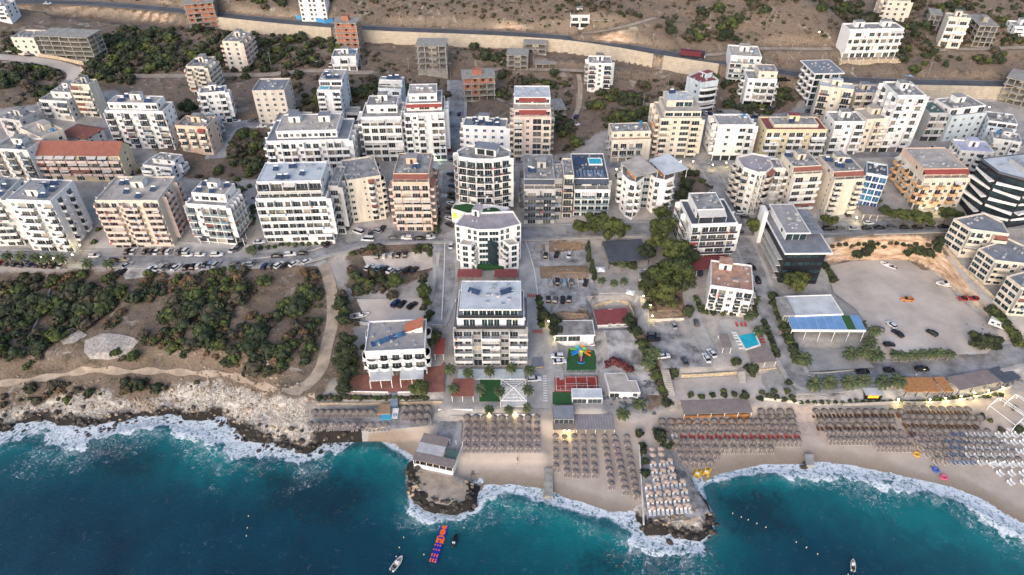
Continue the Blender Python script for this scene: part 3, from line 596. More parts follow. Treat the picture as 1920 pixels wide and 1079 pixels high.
# paved and level places
for nm,pts,m,z in (
 ('car_park',[(988,455),(1096,463),(1104,512),(1000,503)],'lot',None),('car_park',[(1003,528),(1112,526),(1130,592),(1010,588)],'lot',None),
 ('concrete_yard',[(1108,622),(1190,620),(1232,690),(1236,742),(1195,742),(1125,700)],'lot',None),('car_park',[(1224,603),(1296,603),(1333,688),(1245,692)],'lot',9.8),
 ('gravel_lot',[(1550,500),(1600,490),(1690,487),(1725,498),(1758,521),(1798,561),(1848,601),(1876,638),(1850,664),(1700,668),(1644,640),(1605,580),(1563,550)],'gravel',9.5),
 ('dirt_car_park',[(680,482),(825,474),(822,500),(775,510),(690,506)],'gravel',None),('dirt_car_park',[(668,562),(790,560),(800,605),(690,607)],'gravel',None),
 ('parking_strip',[(200,493),(560,494),(640,470),(600,500),(460,505),(290,515),(235,525),(225,503)],'lot',None),('forecourt',[(180,455),(470,460),(475,484),(170,482)],'paleroad',None),
 ('promenade',[(820,758),(1035,758),(1035,775),(870,783),(820,776)],'paleroad',4.8),('beach_court',[(827,782),(868,781),(862,848),(812,845)],'lot',3.4),
 ('sunbed_terrace',[(586,770),(812,764),(810,798),(742,805),(580,806)],'lot',4.2),('hotel_terrace',[(655,703),(832,703),(832,736),(652,738)],'redtile',7.2),
 ('hotel_terrace',[(797,660),(834,655),(834,704),(797,704)],'redtile',7.3),('pool_terrace',[(1350,600),(1425,600),(1455,655),(1455,690),(1390,690),(1340,640)],'paleroad',None),
 ('sand_yard',[(1255,713),(1455,702),(1470,745),(1265,752)],'gravel',6.2),('pier_deck',[(1211,851),(1262,847),(1331,962),(1300,972),(1215,985),(1206,930)],'lot',2.2),
 ('clifftop_terrace',[(779,880),(848,898),(878,912),(882,938),(848,950),(806,943),(780,918)],'dirtroad',2.0),
 ('beach_platform',[(1484,762),(1526,760),(1551,818),(1500,819)],'deck',None),('garden_yard',[(1125,536),(1215,536),(1218,620),(1190,575),(1120,570)],'paleroad',None),
 ('forecourt',[(985,425),(1060,425),(1062,440),(985,442)],'paleroad',None),('forecourt',[(1490,655),(1600,655),(1640,690),(1505,698)],'paleroad',7.2),
 ('beach_club_deck',[(1500,728),(1600,733),(1700,730),(1920,690),(1920,722),(1780,748),(1690,758),(1515,758)],'lot',None),
 ('building_yard',[(640,430),(735,430),(740,448),(650,455)],'paleroad',None),('hotel_garden',[(838,700),(1030,703),(1030,756),(832,756)],'paleroad',6.2)):
    if z is None: drape(nm,pts,m,.2)
    else: drape(nm,pts,m,.14,z=z)
for pts in ([(1012,501),(1100,499),(1104,522),(1014,524)],[(1016,459),(1090,455),(1094,470),(1018,474)],[(1226,562),(1280,560),(1284,594),(1234,597)],[(1022,592),(1100,590),(1106,603),(1030,606)]): drape('dry_bank',pts,'bank',.3)
for pts,nm,m,z in (([(900,711),(939,711),(939,754),(899,754)],'garden_lawn','turf',6.3),([(1066,655),(1118,658),(1117,697),(1060,697)],'playground_lawn','turf',6.7),([(1036,736),(1074,737),(1074,759),(1036,759)],'turf_pitch','turf',6.7)):
    drape(nm,pts,m,.16,z=z)
# ---------------- building kit ----------------
CACHE={}
def cached(key,fn):
    if key not in CACHE: CACHE[key]=fn()
    return CACHE[key]
def win_mesh(w,h,fm,gm,mul):
    def f():
        mb=MB(); t=.075
        mb.box(-w/2,w/2,-.05,.02,0,h,fm)
        n=max(1,mul); g=(w-2*t-(n-1)*t*.7)/n
        for i in range(n):
            x=-w/2+t+i*(g+t*.7); mb.add([(x,-.056,t),(x+g,-.056,t),(x+g,-.056,h-t),(x,-.056,h-t)],[(0,1,2,3)],gm)
        return mb.mesh('window')
    return cached(('w',round(w,1),round(h,1),fm.name,gm.name,mul),f)
def bal_mesh(w,d,st,m,slab,div,var=0):
    def f():
        mb=MB(); mb.box(-w/2,w/2,-d,0,-.2,0,slab)
        if st=='solid':
            mb.ring([(-w/2,-d-.03),(w/2,-d-.03),(w/2,-.01),(-w/2,-.01)],[(-w/2+.14,-d+.11),(w/2-.14,-d+.11),(w/2-.14,-.02),(-w/2+.14,-.02)],-.22,.95,m)
        elif st=='curve':
            n=8; o=[];i_=[]
            for k in range(n+1):
                t=PI+PI*k/n; o.append((w/2*math.cos(t),d*1.15*math.sin(t))); i_.append(((w/2-.14)*math.cos(t),(d*1.15-.14)*math.sin(t)))
            mb.prism(o,-.24,0,slab,bottom=True); mb.ring(o,i_,-.24,.95,m)
        elif st=='glass':
            mb.box(-w/2,w/2,-d-.04,-d,-.25,.08,m); mb.box(-w/2+.03,w/2-.03,-d-.02,-d,.08,1.0,M['railglass'])
        else:
            mb.box(-w/2,w/2,-d-.05,-d,-.22,.1,m); mb.box(-w/2,w/2,-d-.03,-d+.03,.95,1.02,M['dark']); mb.box(-w/2,w/2,-d-.02,-d+.01,.25,.85,M['dark'])
            for k in range(int(w/1.2)+1): x=-w/2+.04+k*(w-.08)/max(1,int(w/1.2)); mb.box(x-.03,x+.03,-d-.03,-d+.03,0,1,M['dark'])
        if div: mb.box(-w/2-.09,-w/2+.09,-d-.05,0,-.2,div,m)
        if var and st!='curve':   # table and chairs
            x=(-w/4,w/5,0)[var%3]; mb.box(x-.35,x+.35,-d*.7,-d*.7+.5,.55,.62,M['frame']); mb.box(x-.04,x+.04,-d*.7+.2,-d*.7+.28,0,.55,M['frame'])
            if var>=3: mb.box(x-1.0,x-.3,-d-.09,-d-.04 if st=='solid' else -d,.25,.98,M['towr'] if var==3 else M['towb'] if var==4 else M['frame'])
            mb.box(x+.5,x+.95,-d*.7,-d*.7+.45,.3,.42,M['woodo'] if var==2 else M['dark']); mb.box(x+.9,x+.96,-d*.7,-d*.7+.45,.42,.85,M['woodo'] if var==2 else M['dark'])
        return mb.mesh('balcony')
    return cached(('b',round(w,1),d,st,m.name,slab.name,round(div,1),var),f)
def awn_mesh(w,d,m):
    def f():
        mb=MB(); mb.add([(-w/2,-d-.35,-.75),(w/2,-d-.35,-.75),(w/2,0,0),(-w/2,0,0),(-w/2,-d-.35,-.82),(w/2,-d-.35,-.82),(w/2,0,-.07),(-w/2,0,-.07)],[(0,1,2,3),(7,6,5,4),(0,4,5,1),(1,5,6,2),(3,7,4,0)],m); return mb.mesh('awning')
    return cached(('a',round(w,1),d,m.name),f)
def hut_mesh(w,d,h,m,rm,door=True):
    def f():
        mb=MB(); mb.box(-w/2,w/2,-d/2,d/2,0,h,m); mb.box(-w/2-.15,w/2+.15,-d/2-.15,d/2+.15,h,h+.22,rm); 
        if door: mb.box(-.5,.5,-d/2-.04,-d/2,0,2.05,M['dark'])
        return mb.mesh('stair_hut')
    return cached(('h',round(w,1),round(d,1),h,m.name,rm.name),f)
def pv_mesh(n):
    def f():
        mb=MB(); w=1.05*n
        mb.add([(-w/2,-.8,.25),(w/2,-.8,.25),(w/2,.75,1.15),(-w/2,.75,1.15),(-w/2,-.8,.19),(w/2,-.8,.19),(w/2,.75,1.09),(-w/2,.75,1.09)],[(0,1,2,3),(7,6,5,4),(0,4,5,1),(1,5,6,2),(2,6,7,3),(3,7,4,0)],M['pv'])
        for x in (-w/2+.1,w/2-.1): mb.box(x-.04,x+.04,.66,.74,0,1.1,M['metal']); mb.box(x-.04,x+.04,-.78,-.7,0,.25,M['metal'])
        return mb.mesh('solar_panel')
    return cached(('pv',n),f)
def tank_mesh(blue):
    def f():
        mb=MB(); m=M['bluetank'] if blue else M['tank']; mb.tube((-.75,0,1.25),(.75,0,1.25),.33,m,10) if not blue else mb.tube((0,0,0),(0,0,1.5),.62,m,12); mb.box(-.6,.6,-.3,.3,.0,.95,M['metal']) if not blue else None
        return mb.mesh('water_tank')
    return cached(('tk',blue),f)
def ac_mesh():
    def f():
        mb=MB(); mb.box(-.42,.42,-.38,-.04,0,.6,M['frame']); mb.add([(.22*math.cos(k*PI/4)-.1,-.385,.3+.22*math.sin(k*PI/4)) for k in range(8)],[tuple(range(8))],M['dark']); return mb.mesh('air_conditioner')
    return cached('ac',f)
LOG=[]
def facade(b,p,q,z0,n,fh,tok,st,G=None,skip0=True):
    """windows, balconies, fins along the wall p->q (local), outward on its right"""
    p=Vector((p[0],p[1]));q=Vector((q[0],q[1])); d=q-p; L=d.length
    if L<2.2 or not tok: return
    d/=L; a=math.atan2(d.y,d.x); rz=a
    wm=st['wallm']; fm=st['fm']; gm=st['gm']; bm_=st['bm']; ps=st['pser']
    for k in range(n):
        T=tok
        g=(k==0 and G is not None)
        if g: T=G
        if isinstance(T,(list,tuple)): T=T[min(k,len(T)-1)] if len(T)>1 else T[0]
        bw=L/len(T); z=z0+k*fh; i=0
        while i<len(T):
            c=T[i]; j=i+1
            if c in 'BD':
                while j<len(T) and T[j]=='b': j+=1
            cx=(i+j)/2*bw; W_=(j-i)*bw; o=p+d*cx
            if c in 'BD':
                nb=j-i
                for u in range(nb):
                    if rng.random()<.06: continue
                    oo=p+d*((i+u+.5)*bw); dw=min(bw*(.80,.80,.62,.9)[int(rng.integers(0,4))],3.3) if c=='B' else bw*.92
                    put('window',win_mesh(dw,min(2.25,fh-.55),fm,gm,2 if dw<2.6 else 3),b,(oo.x,oo.y,z+.05),rz)
                if k>0 or st.get('b0'):
                    v=int(rng.integers(0,6)) if rng.random()<.7 else 0
                    put('balcony',bal_mesh(W_*st['bw'],st['bd'],st['bal'],bm_,st['slab'],fh if st['fin'] else 0,v),b,(o.x,o.y,z),rz)
                    if st['aw'] and rng.random()<st['awp']:
                        am=M[st['aw'][int(rng.integers(0,len(st['aw'])))]]
                        put('awning',awn_mesh(W_*st['bw']*.94,st['bd'],am),b,(o.x,o.y,z+fh-.28),rz)
            elif c=='W': put('window',win_mesh(min(st.get('ww',1.5),bw*.6),st.get('wh',1.4),fm,gm,2),b,(o.x,o.y,z+.85),rz)
            elif c=='w': put('window',win_mesh(.8,1.0,fm,gm,1),b,(o.x,o.y,z+1.15),rz)
            elif c=='L': put('window',win_mesh(bw*.88,1.7,fm,gm,max(2,int(bw/1.2))),b,(o.x,o.y,z+.65),rz)
            elif c=='G': put('window',win_mesh(bw*.93,fh-.5,fm,gm,max(2,int(bw/1.4))),b,(o.x,o.y,z+.15),rz)
            elif c=='S':
                put('shop_window',win_mesh(bw*.86,fh-.8,M['dark'],M['glass'],2),b,(o.x,o.y,z+.1),rz)
            elif c=='O':   # black panel paints the shade inside an open garage bay
                mb=cached(('open',round(bw,1),round(fh,1)),lambda:(lambda q:(q.box(-bw*.42,bw*.42,-.04,.02,.02,fh-.7,M['black']),q.mesh('garage_opening_shade'))[-1])(MB())); put('garage_opening_shade',mb,b,(o.x,o.y,z),rz)
            elif c=='P': # projecting full-height bay band
                put('window',win_mesh(bw*.9,2.0,fm,gm,3),b,(o.x,o.y,z+.4),rz)
            if c in 'WB' and rng.random()<.10: 
                oo=o-d*(bw*.42); put('air_conditioner',ac_mesh(),b,(oo.x,oo.y,z+fh-1.0),rz)
            i=j
def parapet(mb,poly,z,h,m,th=.22,over=0.0):
    o=inset(poly,-over) if over else poly; mb.ring(o,inset(poly,th),z,z+h,m)
def mkstyle(k,wall):
    st=dict(wallm=M[wall],fm=M['frame'],gm=M['glass'],bm=M[wall],slab=M['slab'],bal='solid',bd=1.6,bw=.96,fin=None,aw=['awwhite','awwhite','awbrown','awdark'],awp=.07,pser=0)
    for a,b in k.items():
        if a in ('fm','gm','bm','slab'): st[a]=M[b]
        elif a in('ww','wh'): st[a]=b
        elif a in st or a=='b0': st[a]=b
    if st['fin'] is None: st['fin']=(st['bal']!='curve' and st['bw']>.8 and wall in('white','white2','cream','beige','lgrey'))
    return st
def bld(name,label,pts,by,n,wall,F='BWB',SD_='W.W',roof='roofgrey',up=(),G=None,GS=None,poly=False,back='W',par=.8,huts=1,pv=0,tanks=0,hutm=None,D=None,over=0,edges=None,band=None,cat='apartment block',gable=None,hip=None,group=None,side2=None,hutpos=None,**kw):
    st=mkstyle(kw,wall); fx,fy=pts[0]
    if by is None:
        T0=at(fx,fy,n*3.1); zt=T0.z; zg=zt-n*3.1
    else:
        gx=fx+(960-fx)*(by-fy)/(VPY-fy); g=at(gx,by); zg=g.z; d=ray(fx,fy); t=math.hypot(g.x,g.y)/math.hypot(d[0],d[1]); zt=H+d[2]*t
    fh=(zt-zg)/n
    if poly: pl_=[atz(a,b,zt) for a,b in pts]
    else:
        A=atz(*pts[0],zt); B=atz(*pts[1],zt); u=(B-A).normalized(); v=Vector((-u.y,u.x,0))
        dep=D if D else (atz(*pts[2],zt)-A).dot(v); dep=max(4,dep); pl_=[A,B,B+v*dep,A+v*dep]
    A=pl_[0]; u=(pl_[1]-A).normalized(); rz=math.atan2(u.y,u.x); c,s=math.cos(rz),math.sin(rz)
    loc=[((p.x-A.x)*c+(p.y-A.y)*s,-(p.x-A.x)*s+(p.y-A.y)*c) for p in pl_]
    LOG.append((label[:34],round(zg,1),round(fh,2),round((pl_[1]-A).length,1),round((pl_[2]-pl_[1]).length,1)))
    b=empty(name,(A.x,A.y,zg),rz,label=label,cat=cat,group=group)
    Ht=zt-zg; low=min(gz(p.x,p.y) for p in pl_)-zg-1.0; low=max(min(low,-.5),-9)
    mb=MB(); 
    if band: # protruding slab edges, one mesh with the wall
        zz=low
        for k in range(n):
            mb.prism(loc,zz,k*fh+fh-.28,st['wallm']); zz=k*fh+fh; mb.prism(inset(loc,-.12),k*fh+fh-.28,zz,M[band],bottom=True)
    else: mb.prism(loc,low,Ht,st['wallm'])
    mb.build('wall',b)
    mb=MB(); tp=inset(loc,-over) if over else loc
    z=Ht
    if gable:   # ridge parallel to the front, gable ends left and right
        rh,ov=gable; x0,x1=-ov,loc[1][0]+ov; y0,y1=-ov,loc[2][1]+ov; ym=loc[2][1]*.55; rm=M[roof]; W2=M[wall]
        mb.add([(x0,y0,z-.1),(x1,y0,z-.1),(x1,ym,z+rh),(x0,ym,z+rh),(x0,y1,z-.1),(x1,y1,z-.1),(x0,y0,z-.3),(x1,y0,z-.3),(x1,ym,z+rh-.2),(x0,ym,z+rh-.2)],[(0,1,2,3),(3,2,5,4),(0,6,7,1)],rm); mb.build('roof',b)
        mb=MB(); w=loc[1][0]; dpt=loc[2][1]; mb.add([(0,0,z),(0,ym,z+rh-.2),(0,dpt,z),(w,0,z),(w,ym,z+rh-.2),(w,dpt,z)],[(0,1,2),(5,4,3)],W2); mb.build('gable_wall',b)
    elif hip:
        rh,ov=hip; o=inset(loc,-ov); w=loc[1][0]; dpt=loc[2][1]; k=min(w,dpt)/2; rm=M[roof]; z0=z
        if w>=dpt: r1,r2=(k,dpt/2,z0+rh),(w-k,dpt/2,z0+rh)
        else: r1,r2=(w/2,k,z0+rh),(w/2,dpt-k,z0+rh)
        vs=[(*p,z0-.05) for p in o]+[r1,r2]+[(*p,z0-.25) for p in o]
        if w>=dpt: fs=[(0,1,5,4),(1,2,5),(2,3,4,5),(3,0,4)]
        else: fs=[(0,1,4),(1,2,5,4),(2,3,5),(3,0,4,5)]
        fs+=[(0,6,7,1),(1,7,8,2),(2,8,9,3),(3,9,6,0)]
        mb.add(vs,fs,rm); mb.build('roof',b)
    else:
        mb.prism(inset(tp,.01),z-.02,z+.12,M[roof]) ; 
        if over: mb.prism(tp,z-.35,z-.021,st['bm'],bottom=True)
        if par: parapet(mb,tp,z-.3,par+.3,M[par_m] if (par_m:=kw.get('parm')) else st['wallm'],over=.04)
        mb.build('roof',b)
    # facades
    ed=edges or {0:F,1:SD_,2:back,3:side2 or SD_}
    for e,tk in ed.items():
        p,q=loc[e],loc[(e+1)%len(loc)]; gg=None
        if G and e==0: gg=G
        elif GS and e in(1,3): gg=GS
        facade(b,p,q,0,n,fh,tk,st,gg)
    # set-back storeys
    zz=Ht; w=loc[1][0]; dpt=loc[2][1] if not poly else max(p[1] for p in loc)
    x0,x1,y0,y1=0,w,0,dpt; 
    for U in up:
        x0+=U.get('l',0); x1-=U.get('r',0); y0+=U.get('f',2); y1-=U.get('b',0); k=U.get('n',1); h=U.get('h',fh); wl=U.get('wall',wall); st2=dict(st); st2['wallm']=M[wl]
        if 'bal' in U: st2['bal']=U['bal']
        if 'gm' in U: st2['gm']=M[U['gm']]
        pp=[(x0,y0),(x1,y0),(x1,y1),(x0,y1)]; mb=MB(); mb.prism(pp,zz-.1,zz+k*h,M[wl]); mb.build('penthouse_wall',b)
        ov=U.get('over',0); mb=MB(); tp=inset(pp,-ov) if ov else pp
        if ov and U.get('fover'): tp=[(tp[0][0],tp[0][1]-U['fover']),(tp[1][0],tp[1][1]-U['fover']),tp[2],tp[3]]
        if ov: mb.prism(tp,zz+k*h-.35,zz+k*h-.021,M[U.get('em',wl)],bottom=True)
        mb.prism(inset(tp,.01),zz+k*h-.02,zz+k*h+.1,M[U.get('roof',roof)]); 
        if U.get('par',.45): parapet(mb,tp,zz+k*h-.3,U.get('par',.45)+.3,M[U.get('em',wl)],over=.04)
        mb.build('penthouse_roof',b)
        facade(b,pp[0],pp[1],zz+.02,k,h,U.get('F','WWW'),st2); 
        if U.get('S',1): facade(b,pp[1],pp[2],zz+.02,k,h,U.get('S','W.') if isinstance(U.get('S','W.'),str) else 'W.',st2); facade(b,pp[3],pp[0],zz+.02,k,h,'.W',st2)
        if U.get('aw'):
            mb=MB(); a0,a1,ad=x0+U.get('al',0),x1-U.get('ar',0),U.get('ad',2.2)
            mb.add([(a0,y0-ad,zz+h-.75),(a1,y0-ad,zz+h-.75),(a1,y0,zz+h+.15),(a0,y0,zz+h+.15),(a0,y0-ad,zz+h-.85),(a1,y0-ad,zz+h-.85),(a1,y0,zz+h+.05),(a0,y0,zz+h+.05)],[(0,1,2,3),(7,6,5,4),(0,4,5,1),(1,5,6,2),(3,7,4,0)],M[U['aw']]); mb.build('terrace_awning',b)
            m2=MB()
            for t in np.linspace(a0+.1,a1-.1,max(2,int((a1-a0)/3.5)+1)): m2.box(t-.06,t+.06,y0-ad+.02,y0-ad+.14,zz,zz+h-.84,M['frame'])
            m2.build('awning_posts',b)
        zz+=k*h
    # rooftop things
    if not gable and not hip:
        X=lambda f:x0+(x1-x0)*f; Yv=lambda f:y0+(y1-y0)*f
        occ=[]
        for i in range(huts):
            hp=hutpos[i] if hutpos else ((.5,.68) if huts==1 else ((.25,.66),(.75,.66),(.5,.3))[i])
            hw,hd=min(4.6,(x1-x0)*.3),min(4,(y1-y0)*.35); put('stair_hut',hut_mesh(hw,hd,2.6,M[hutm or wall],M[roof]),b,(X(hp[0]),Yv(hp[1]),zz+.1)); occ.append(hp)
        def free(f,g):
            return all(abs(f-a)>.22 or abs(g-c_)>.24 for a,c_ in occ)
        cnt=0
        for i in range(pv*4):
            if cnt>=pv: break
            f,g=rng.uniform(.15,.85),rng.uniform(.15,.85)
            if free(f,g): put('solar_panel',pv_mesh(int(rng.integers(2,4))),b,(X(f),Yv(g),zz+.12),-rz+rng.choice([0,.2,-.3])); occ.append((f,g)) if rng.random()<.5 else None; cnt+=1; put('water_tank',tank_mesh(False),b,(X(f),min(Yv(.95),Yv(g)+1.2),zz+.12),-rz)
        cnt=0
        for i in range(tanks*4):
            if cnt>=tanks: break
            f,g=rng.uniform(.12,.88),rng.uniform(.2,.88)
            if free(f,g): put('water_tank',tank_mesh(rng.random()<.3),b,(X(f),Yv(g),zz+.12)); cnt+=1
        if n>2:
            for i in range(int(3+(x1-x0)*(y1-y0)/26)):
                f,g=rng.uniform(.08,.92),rng.uniform(.08,.92); s_=.3+.5*rng.random()
                if free(f,g): put('vent',cached('vent',lambda:(lambda q:(q.box(-.4,.4,-.3,.3,0,.5,M['lgrey']),q.box(-.48,.48,-.38,.38,.5,.58,M['metal']),q.mesh('vent'))[-1])(MB())),b,(X(f),Yv(g),zz+.1),rng.uniform(0,.6),(.5+rng.random(),.5+rng.random(),.6+rng.random()))
            for i in range(2):
                f,g=rng.uniform(.08,.92),rng.uniform(.15,.92)
                if free(f,g): put('satellite_dish',cached('dish',lambda:(lambda q:(q.tube((0,0,0),(0,0,.9),.04,M['metal'],5),q.tube((0,-.1,.95),(0,.06,1.05),.45,M['tank'],10,.1),q.mesh('satellite_dish'))[-1])(MB())),b,(X(f),Yv(g),zz+.1),rng.uniform(-1,1))
    b['_']=0; del b['_']
    return b,loc,Ht,fh,rz
def frameb(name,label,pts,by,n,infill=0,D=None,brick='brick',nx=None,openface=True,plinth=0,top=False):
    fx,fy=pts[0]; gx=fx+(960-fx)*(by-fy)/(VPY-fy); g=at(gx,by); zg=g.z; d=ray(fx,fy); t=math.hypot(g.x,g.y)/math.hypot(d[0],d[1]); zt=H+d[2]*t; fh=(zt-zg)/n
    A=atz(*pts[0],zt); B=atz(*pts[1],zt); u=(B-A).normalized(); v=Vector((-u.y,u.x,0)); dep=D or max(4,(atz(*pts[2],zt)-A).dot(v)); w=(B-A).length; rz=math.atan2(u.y,u.x)
    LOG.append((label[:34],round(zg,1),round(fh,2),round(w,1),round(dep,1)))
    b=empty(name,(A.x,A.y,zg),rz,label=label,cat='unfinished building')
    nx=nx or max(2,round(w/4.5)); ny=max(2,round(dep/5)); cm=M['conc']
    mb=MB(); mb.box(-.3,w+.3,-.3,dep+.3,-6,.15,cm); mb.build('foundation',b)
    slabm=cached(('sl',round(w,1),round(dep,1)),lambda:(lambda q:(q.box(-.9,w+.5,-1.2,dep+.4,-.28,0,cm),q.mesh('floor_slab'))[-1])(MB()))
    for k in range(1,n+1): put('floor_slab',slabm,b,(0,0,k*fh))
    colm=cached(('col',round(fh,1)),lambda:(lambda q:(q.box(-.22,.22,-.22,.22,0,fh-.281,cm),q.mesh('column'))[-1])(MB()))
    for k in range(n):
        for i in range(nx+1):
            for j in range(ny+1):
                if i in(0,nx) or j in(0,ny): put('column',colm,b,(w*i/nx+(.1 if i==0 else -.1 if i==nx else 0),dep*j/ny+(.1 if j==0 else -.1 if j==ny else 0),k*fh+.002))
    # inner core and masonry infill
    mb=MB(); mb.box(w*.35,w*.65,dep*.35,dep*.7,.15,n*fh-.3,M['beige'] if not infill else M[brick]); mb.build('stair_core',b)
    if plinth: mb=MB(); mb.box(-.5,w+.5,-.7,-.45,-4,plinth,cm); mb.build('front_plinth',b)
    k0=1 if infill<1 else 0
    for k in range(k0,n):
        for i in range(nx):
            if rng.random()<infill: 
                x0=w*i/nx+.3; x1=w*(i+1)/nx-.3; mb=MB(); bmn=M[brick]; zz=k*fh+.003
                q=(x1-x0); o=rng.random()<.65
                if o:
                    mb.box(x0,x0+q*.3,-.02,.2,zz,zz+fh-.29,bmn); mb.box(x1-q*.3,x1,-.02,.2,zz,zz+fh-.29,bmn); mb.box(x0+q*.3,x1-q*.3,-.018,.19,zz,zz+.8,bmn)
                else: mb.box(x0,x1,-.02,.2,zz,zz+fh-.29,bmn)
                mb.build('brick_infill',b)
        for sx in (0,1):
            for j in range(ny):
                if rng.random()<infill*.9:
                    y0=dep*j/ny+.3;y1=dep*(j+1)/ny-.3; mb=MB(); x=w-.2 if sx else 0; mb.box(x,x+.2,y0,y1,k*fh+.003,k*fh+fh-.29,M[brick]); mb.build('brick_infill',b)
    if top: 
        mb=MB(); mb.box(w*.3,w*.6,dep*.3,dep*.6,n*fh,n*fh+2.4,M[brick] if infill else cm); mb.build('roof_hut',b)
    mb=MB()
    for i in range(nx+1): mb.box(w*i/nx-.05,w*i/nx+.05,.0,.1,n*fh,n*fh+.9,cm)
    mb.build('column_stub',b)
    return b
# ---------------- buildings (photo points of the roof, photo y of the foot of the first corner, storeys) ----------------
A='apartment_block'; aw=dict(aw=['awwhite','awbrown'],awp=.12)
frameb('unfinished_building','grey concrete frame with five open floors beside the quarry road, far left',[(72,66),(163,70),(80,52)],109,5,nx=5)
bld('low_house','long cream house with small windows against the concrete frame, far left',[(21,73),(64,74),(28,58)],103,3,'cream','WWW','W.',huts=0,cat='house')
frameb('unfinished_building','tall red brick and concrete frame below the hill road, top left',[(345,8),(398,4),(352,-6)],60,6,infill=.8,nx=4,top=True)
bld(A,'cream tower with a pale roof hut beside the hillside track, upper left',[(349,127),(383,128),(358,108)],178,6,'cream','BWB','BBB',G='OO',huts=1,pv=1,tanks=1,roof='roofgrey')
bld(A,'white block with wrap-round balconies just below the cream tower, upper left',[(374,178),(422,174),(433,162)],234,5,'white','BWWB','BB',bal='solid',pv=2)
bld(A,'low stepped white house in the trees at the far left edge',[(74,190),(126,193),(90,168)],222,3,'white2','BWB','W.W',tanks=1,up=[dict(f=4,l=4,F='WW')],cat='house')
bld(A,'block with a large blank grey side wall and cluttered balconies, upper left',[(134,160),(167,162),(200,153)],218,6,'cream','BB','.',aw=['awwhite','awbrown'],awp=.3,roof='roofgrey',hutm='lgrey',side2='W')
bld(A,'broad white block with dark doors and a red-topped roof hut, left side',[(197,210),(306,212),(326,194)],278,6,'white','BWBWBWB','W.W.W',up=[dict(f=2.2,l=1,r=3,b=0,F='WWLLW.LL',roof='roofbeige')],pv=3,aw=['awwhite'],awp=.15,bal='rail')
bld('small_hotel','peach hotel with small red awning roofs and white doors, left of centre',[(329,238),(387,241),(397,222)],284,4,'peach','BBB','W.W',roof='roofgrey',bm='cream',bw=.7,tanks=2,aw=['awred'],awp=.1,cat='hotel')
bld('tiled_house','white house with a red hipped tile roof behind the long tiled block',[(111,252),(160,260),(187,240)],276,3,'white2','WW','WW',roof='tile',hip=(2.2,.6),cat='house')
bld(A,'long yellow block with a red tile pitched roof and cloth-covered balconies',[(62,290),(222,291),(247,271)],338,4,'yellow','BBBBBBBB','.W.',roof='tile',gable=(3.6,.5),bm='pink',aw=['awwhite','awwhite','awbrown'],awp=.65,bw=.9)
bld(A,'small grey-white house group at the left edge behind the tiled roofs',[(-2,224),(38,229),(70,212)],254,3,'lgrey','WBW','W.W',roof='roofgrey',tanks=1,cat='house')
bld(A,'pale cream block with a plain roof behind the left end of the long tiled block',[(38,243),(77,261),(108,240)],292,3,'cream','WW','WW',roof='roofbeige',tanks=1)
bld(A,'white block with narrow balconies at the left edge beside the long tiled block',[(-14,281),(52,285),(66,262)],338,5,'white2','BWBWB','w.w',roof='roofgrey',pv=2,bal='rail')
bld(A,'white block with two stacks of side balconies, beside the palm row, lower left',[(12,376),(95,379),(165,341)],470,7,'white','WDbWB','.B.B.',roof='roofmauve',pv=4,bm='white',fin=False,huts=1,par=.5,hutpos=[(.5,.35)])
bld(A,'white block cut by the left edge beside the stacked-balcony block',[(-66,378),(3,376),(48,336)],462,7,'white2','BWBB','B.B.W',roof='roofmauve',pv=2)
bld(A,'salmon-trimmed block with terracotta balcony edges and two solar rows, lower left',[(179,379),(296,379),(338,334)],465,8,'cream','BBbWBb.BB','.BB.B',roof='roofbeige',slab='terra',bm='pink',G='OOOO....',pv=5,aw=['awwhite','awbrown'],awp=.1,hutm='white2',up=())
bld(A,'white hotel with glass balconies and four solar rows on the roof, lower left',[(349,385),(424,390),(457,358)],452,5,'white','BWBBB','BBBBB',G='SSSS',bal='glass',up=[dict(f=3.2,l=1.5,r=1,b=1,F='WLLW',roof='roofbeige')],pv=6,cat='hotel',huts=1)
bld(A,'large white block with dark-railed terraces and five solar panels above the coastal street',[(480,376),(612,373),(0,0)],454,6,'white','BbBbBbBb','BWBW',D=17,bal='solid',G='GG.GG.GG',fin=True,up=[dict(n=2,f=2.5,l=1,r=1.5,F='DDDDD',h=3.0,roof='roofwhite',bal='rail',aw='awwhite',ad=2.2)],pv=6,huts=0)
bld(A,'narrow grey rear block squeezed behind the large white terraced block',[(616,352),(634,352),(632,315)],438,6,'lgrey','B','BBB',roof='roofgrey',huts=0)
bld(A,'wide white block with loggias under two pale roof huts, behind the terraced block',[(499,268),(654,264),(0,0)],332,5,'white','BWBbWBbWBBB','BBBB',D=20,up=[dict(f=3,l=4,r=5,b=1,F='WLWWLWWLLW',roof='roofbeige')],huts=2,roof='roofblue',fin=True,bw=.98)
bld(A,'white block with bowed balconies and closed white awnings, centre left',[(677,223),(752,222),(0,0)],304,6,'white','BbbBb','WB',D=15,bal='solid',aw=['awwhite'],awp=.55,roof='roofgrey',up=[dict(f=5,l=2,r=2,F='WWL')],huts=1,bd=1.8,tanks=1)
bld(A,'slim white block with terracotta terrace and solar row on its roof, centre left',[(709,168),(752,170),(762,158)],224,5,'bluish','BB','w.w',roof='roofgrey',up=[dict(f=3.5,l=0,r=0,F='LW',aw='awwhite',ad=2)],pv=3,huts=0)
bld(A,'slim white tower with a small blue rooftop pool, centre left',[(595,172),(638,172),(641,142)],227,6,'white','B.B','W.W',roof='roofgrey',huts=0,up=[dict(f=5.5,l=0,r=0,F='LL',h=2.8,roof='roofbeige')],pv=3,slab='slab')
bld(A,'beige block with an open concrete pergola roof, left of the rooftop-pool tower',[(473,173),(533,172),(0,0)],233,6,'beige','WWWW','..W',D=14,roof='roofblue',huts=0,bm='cream')
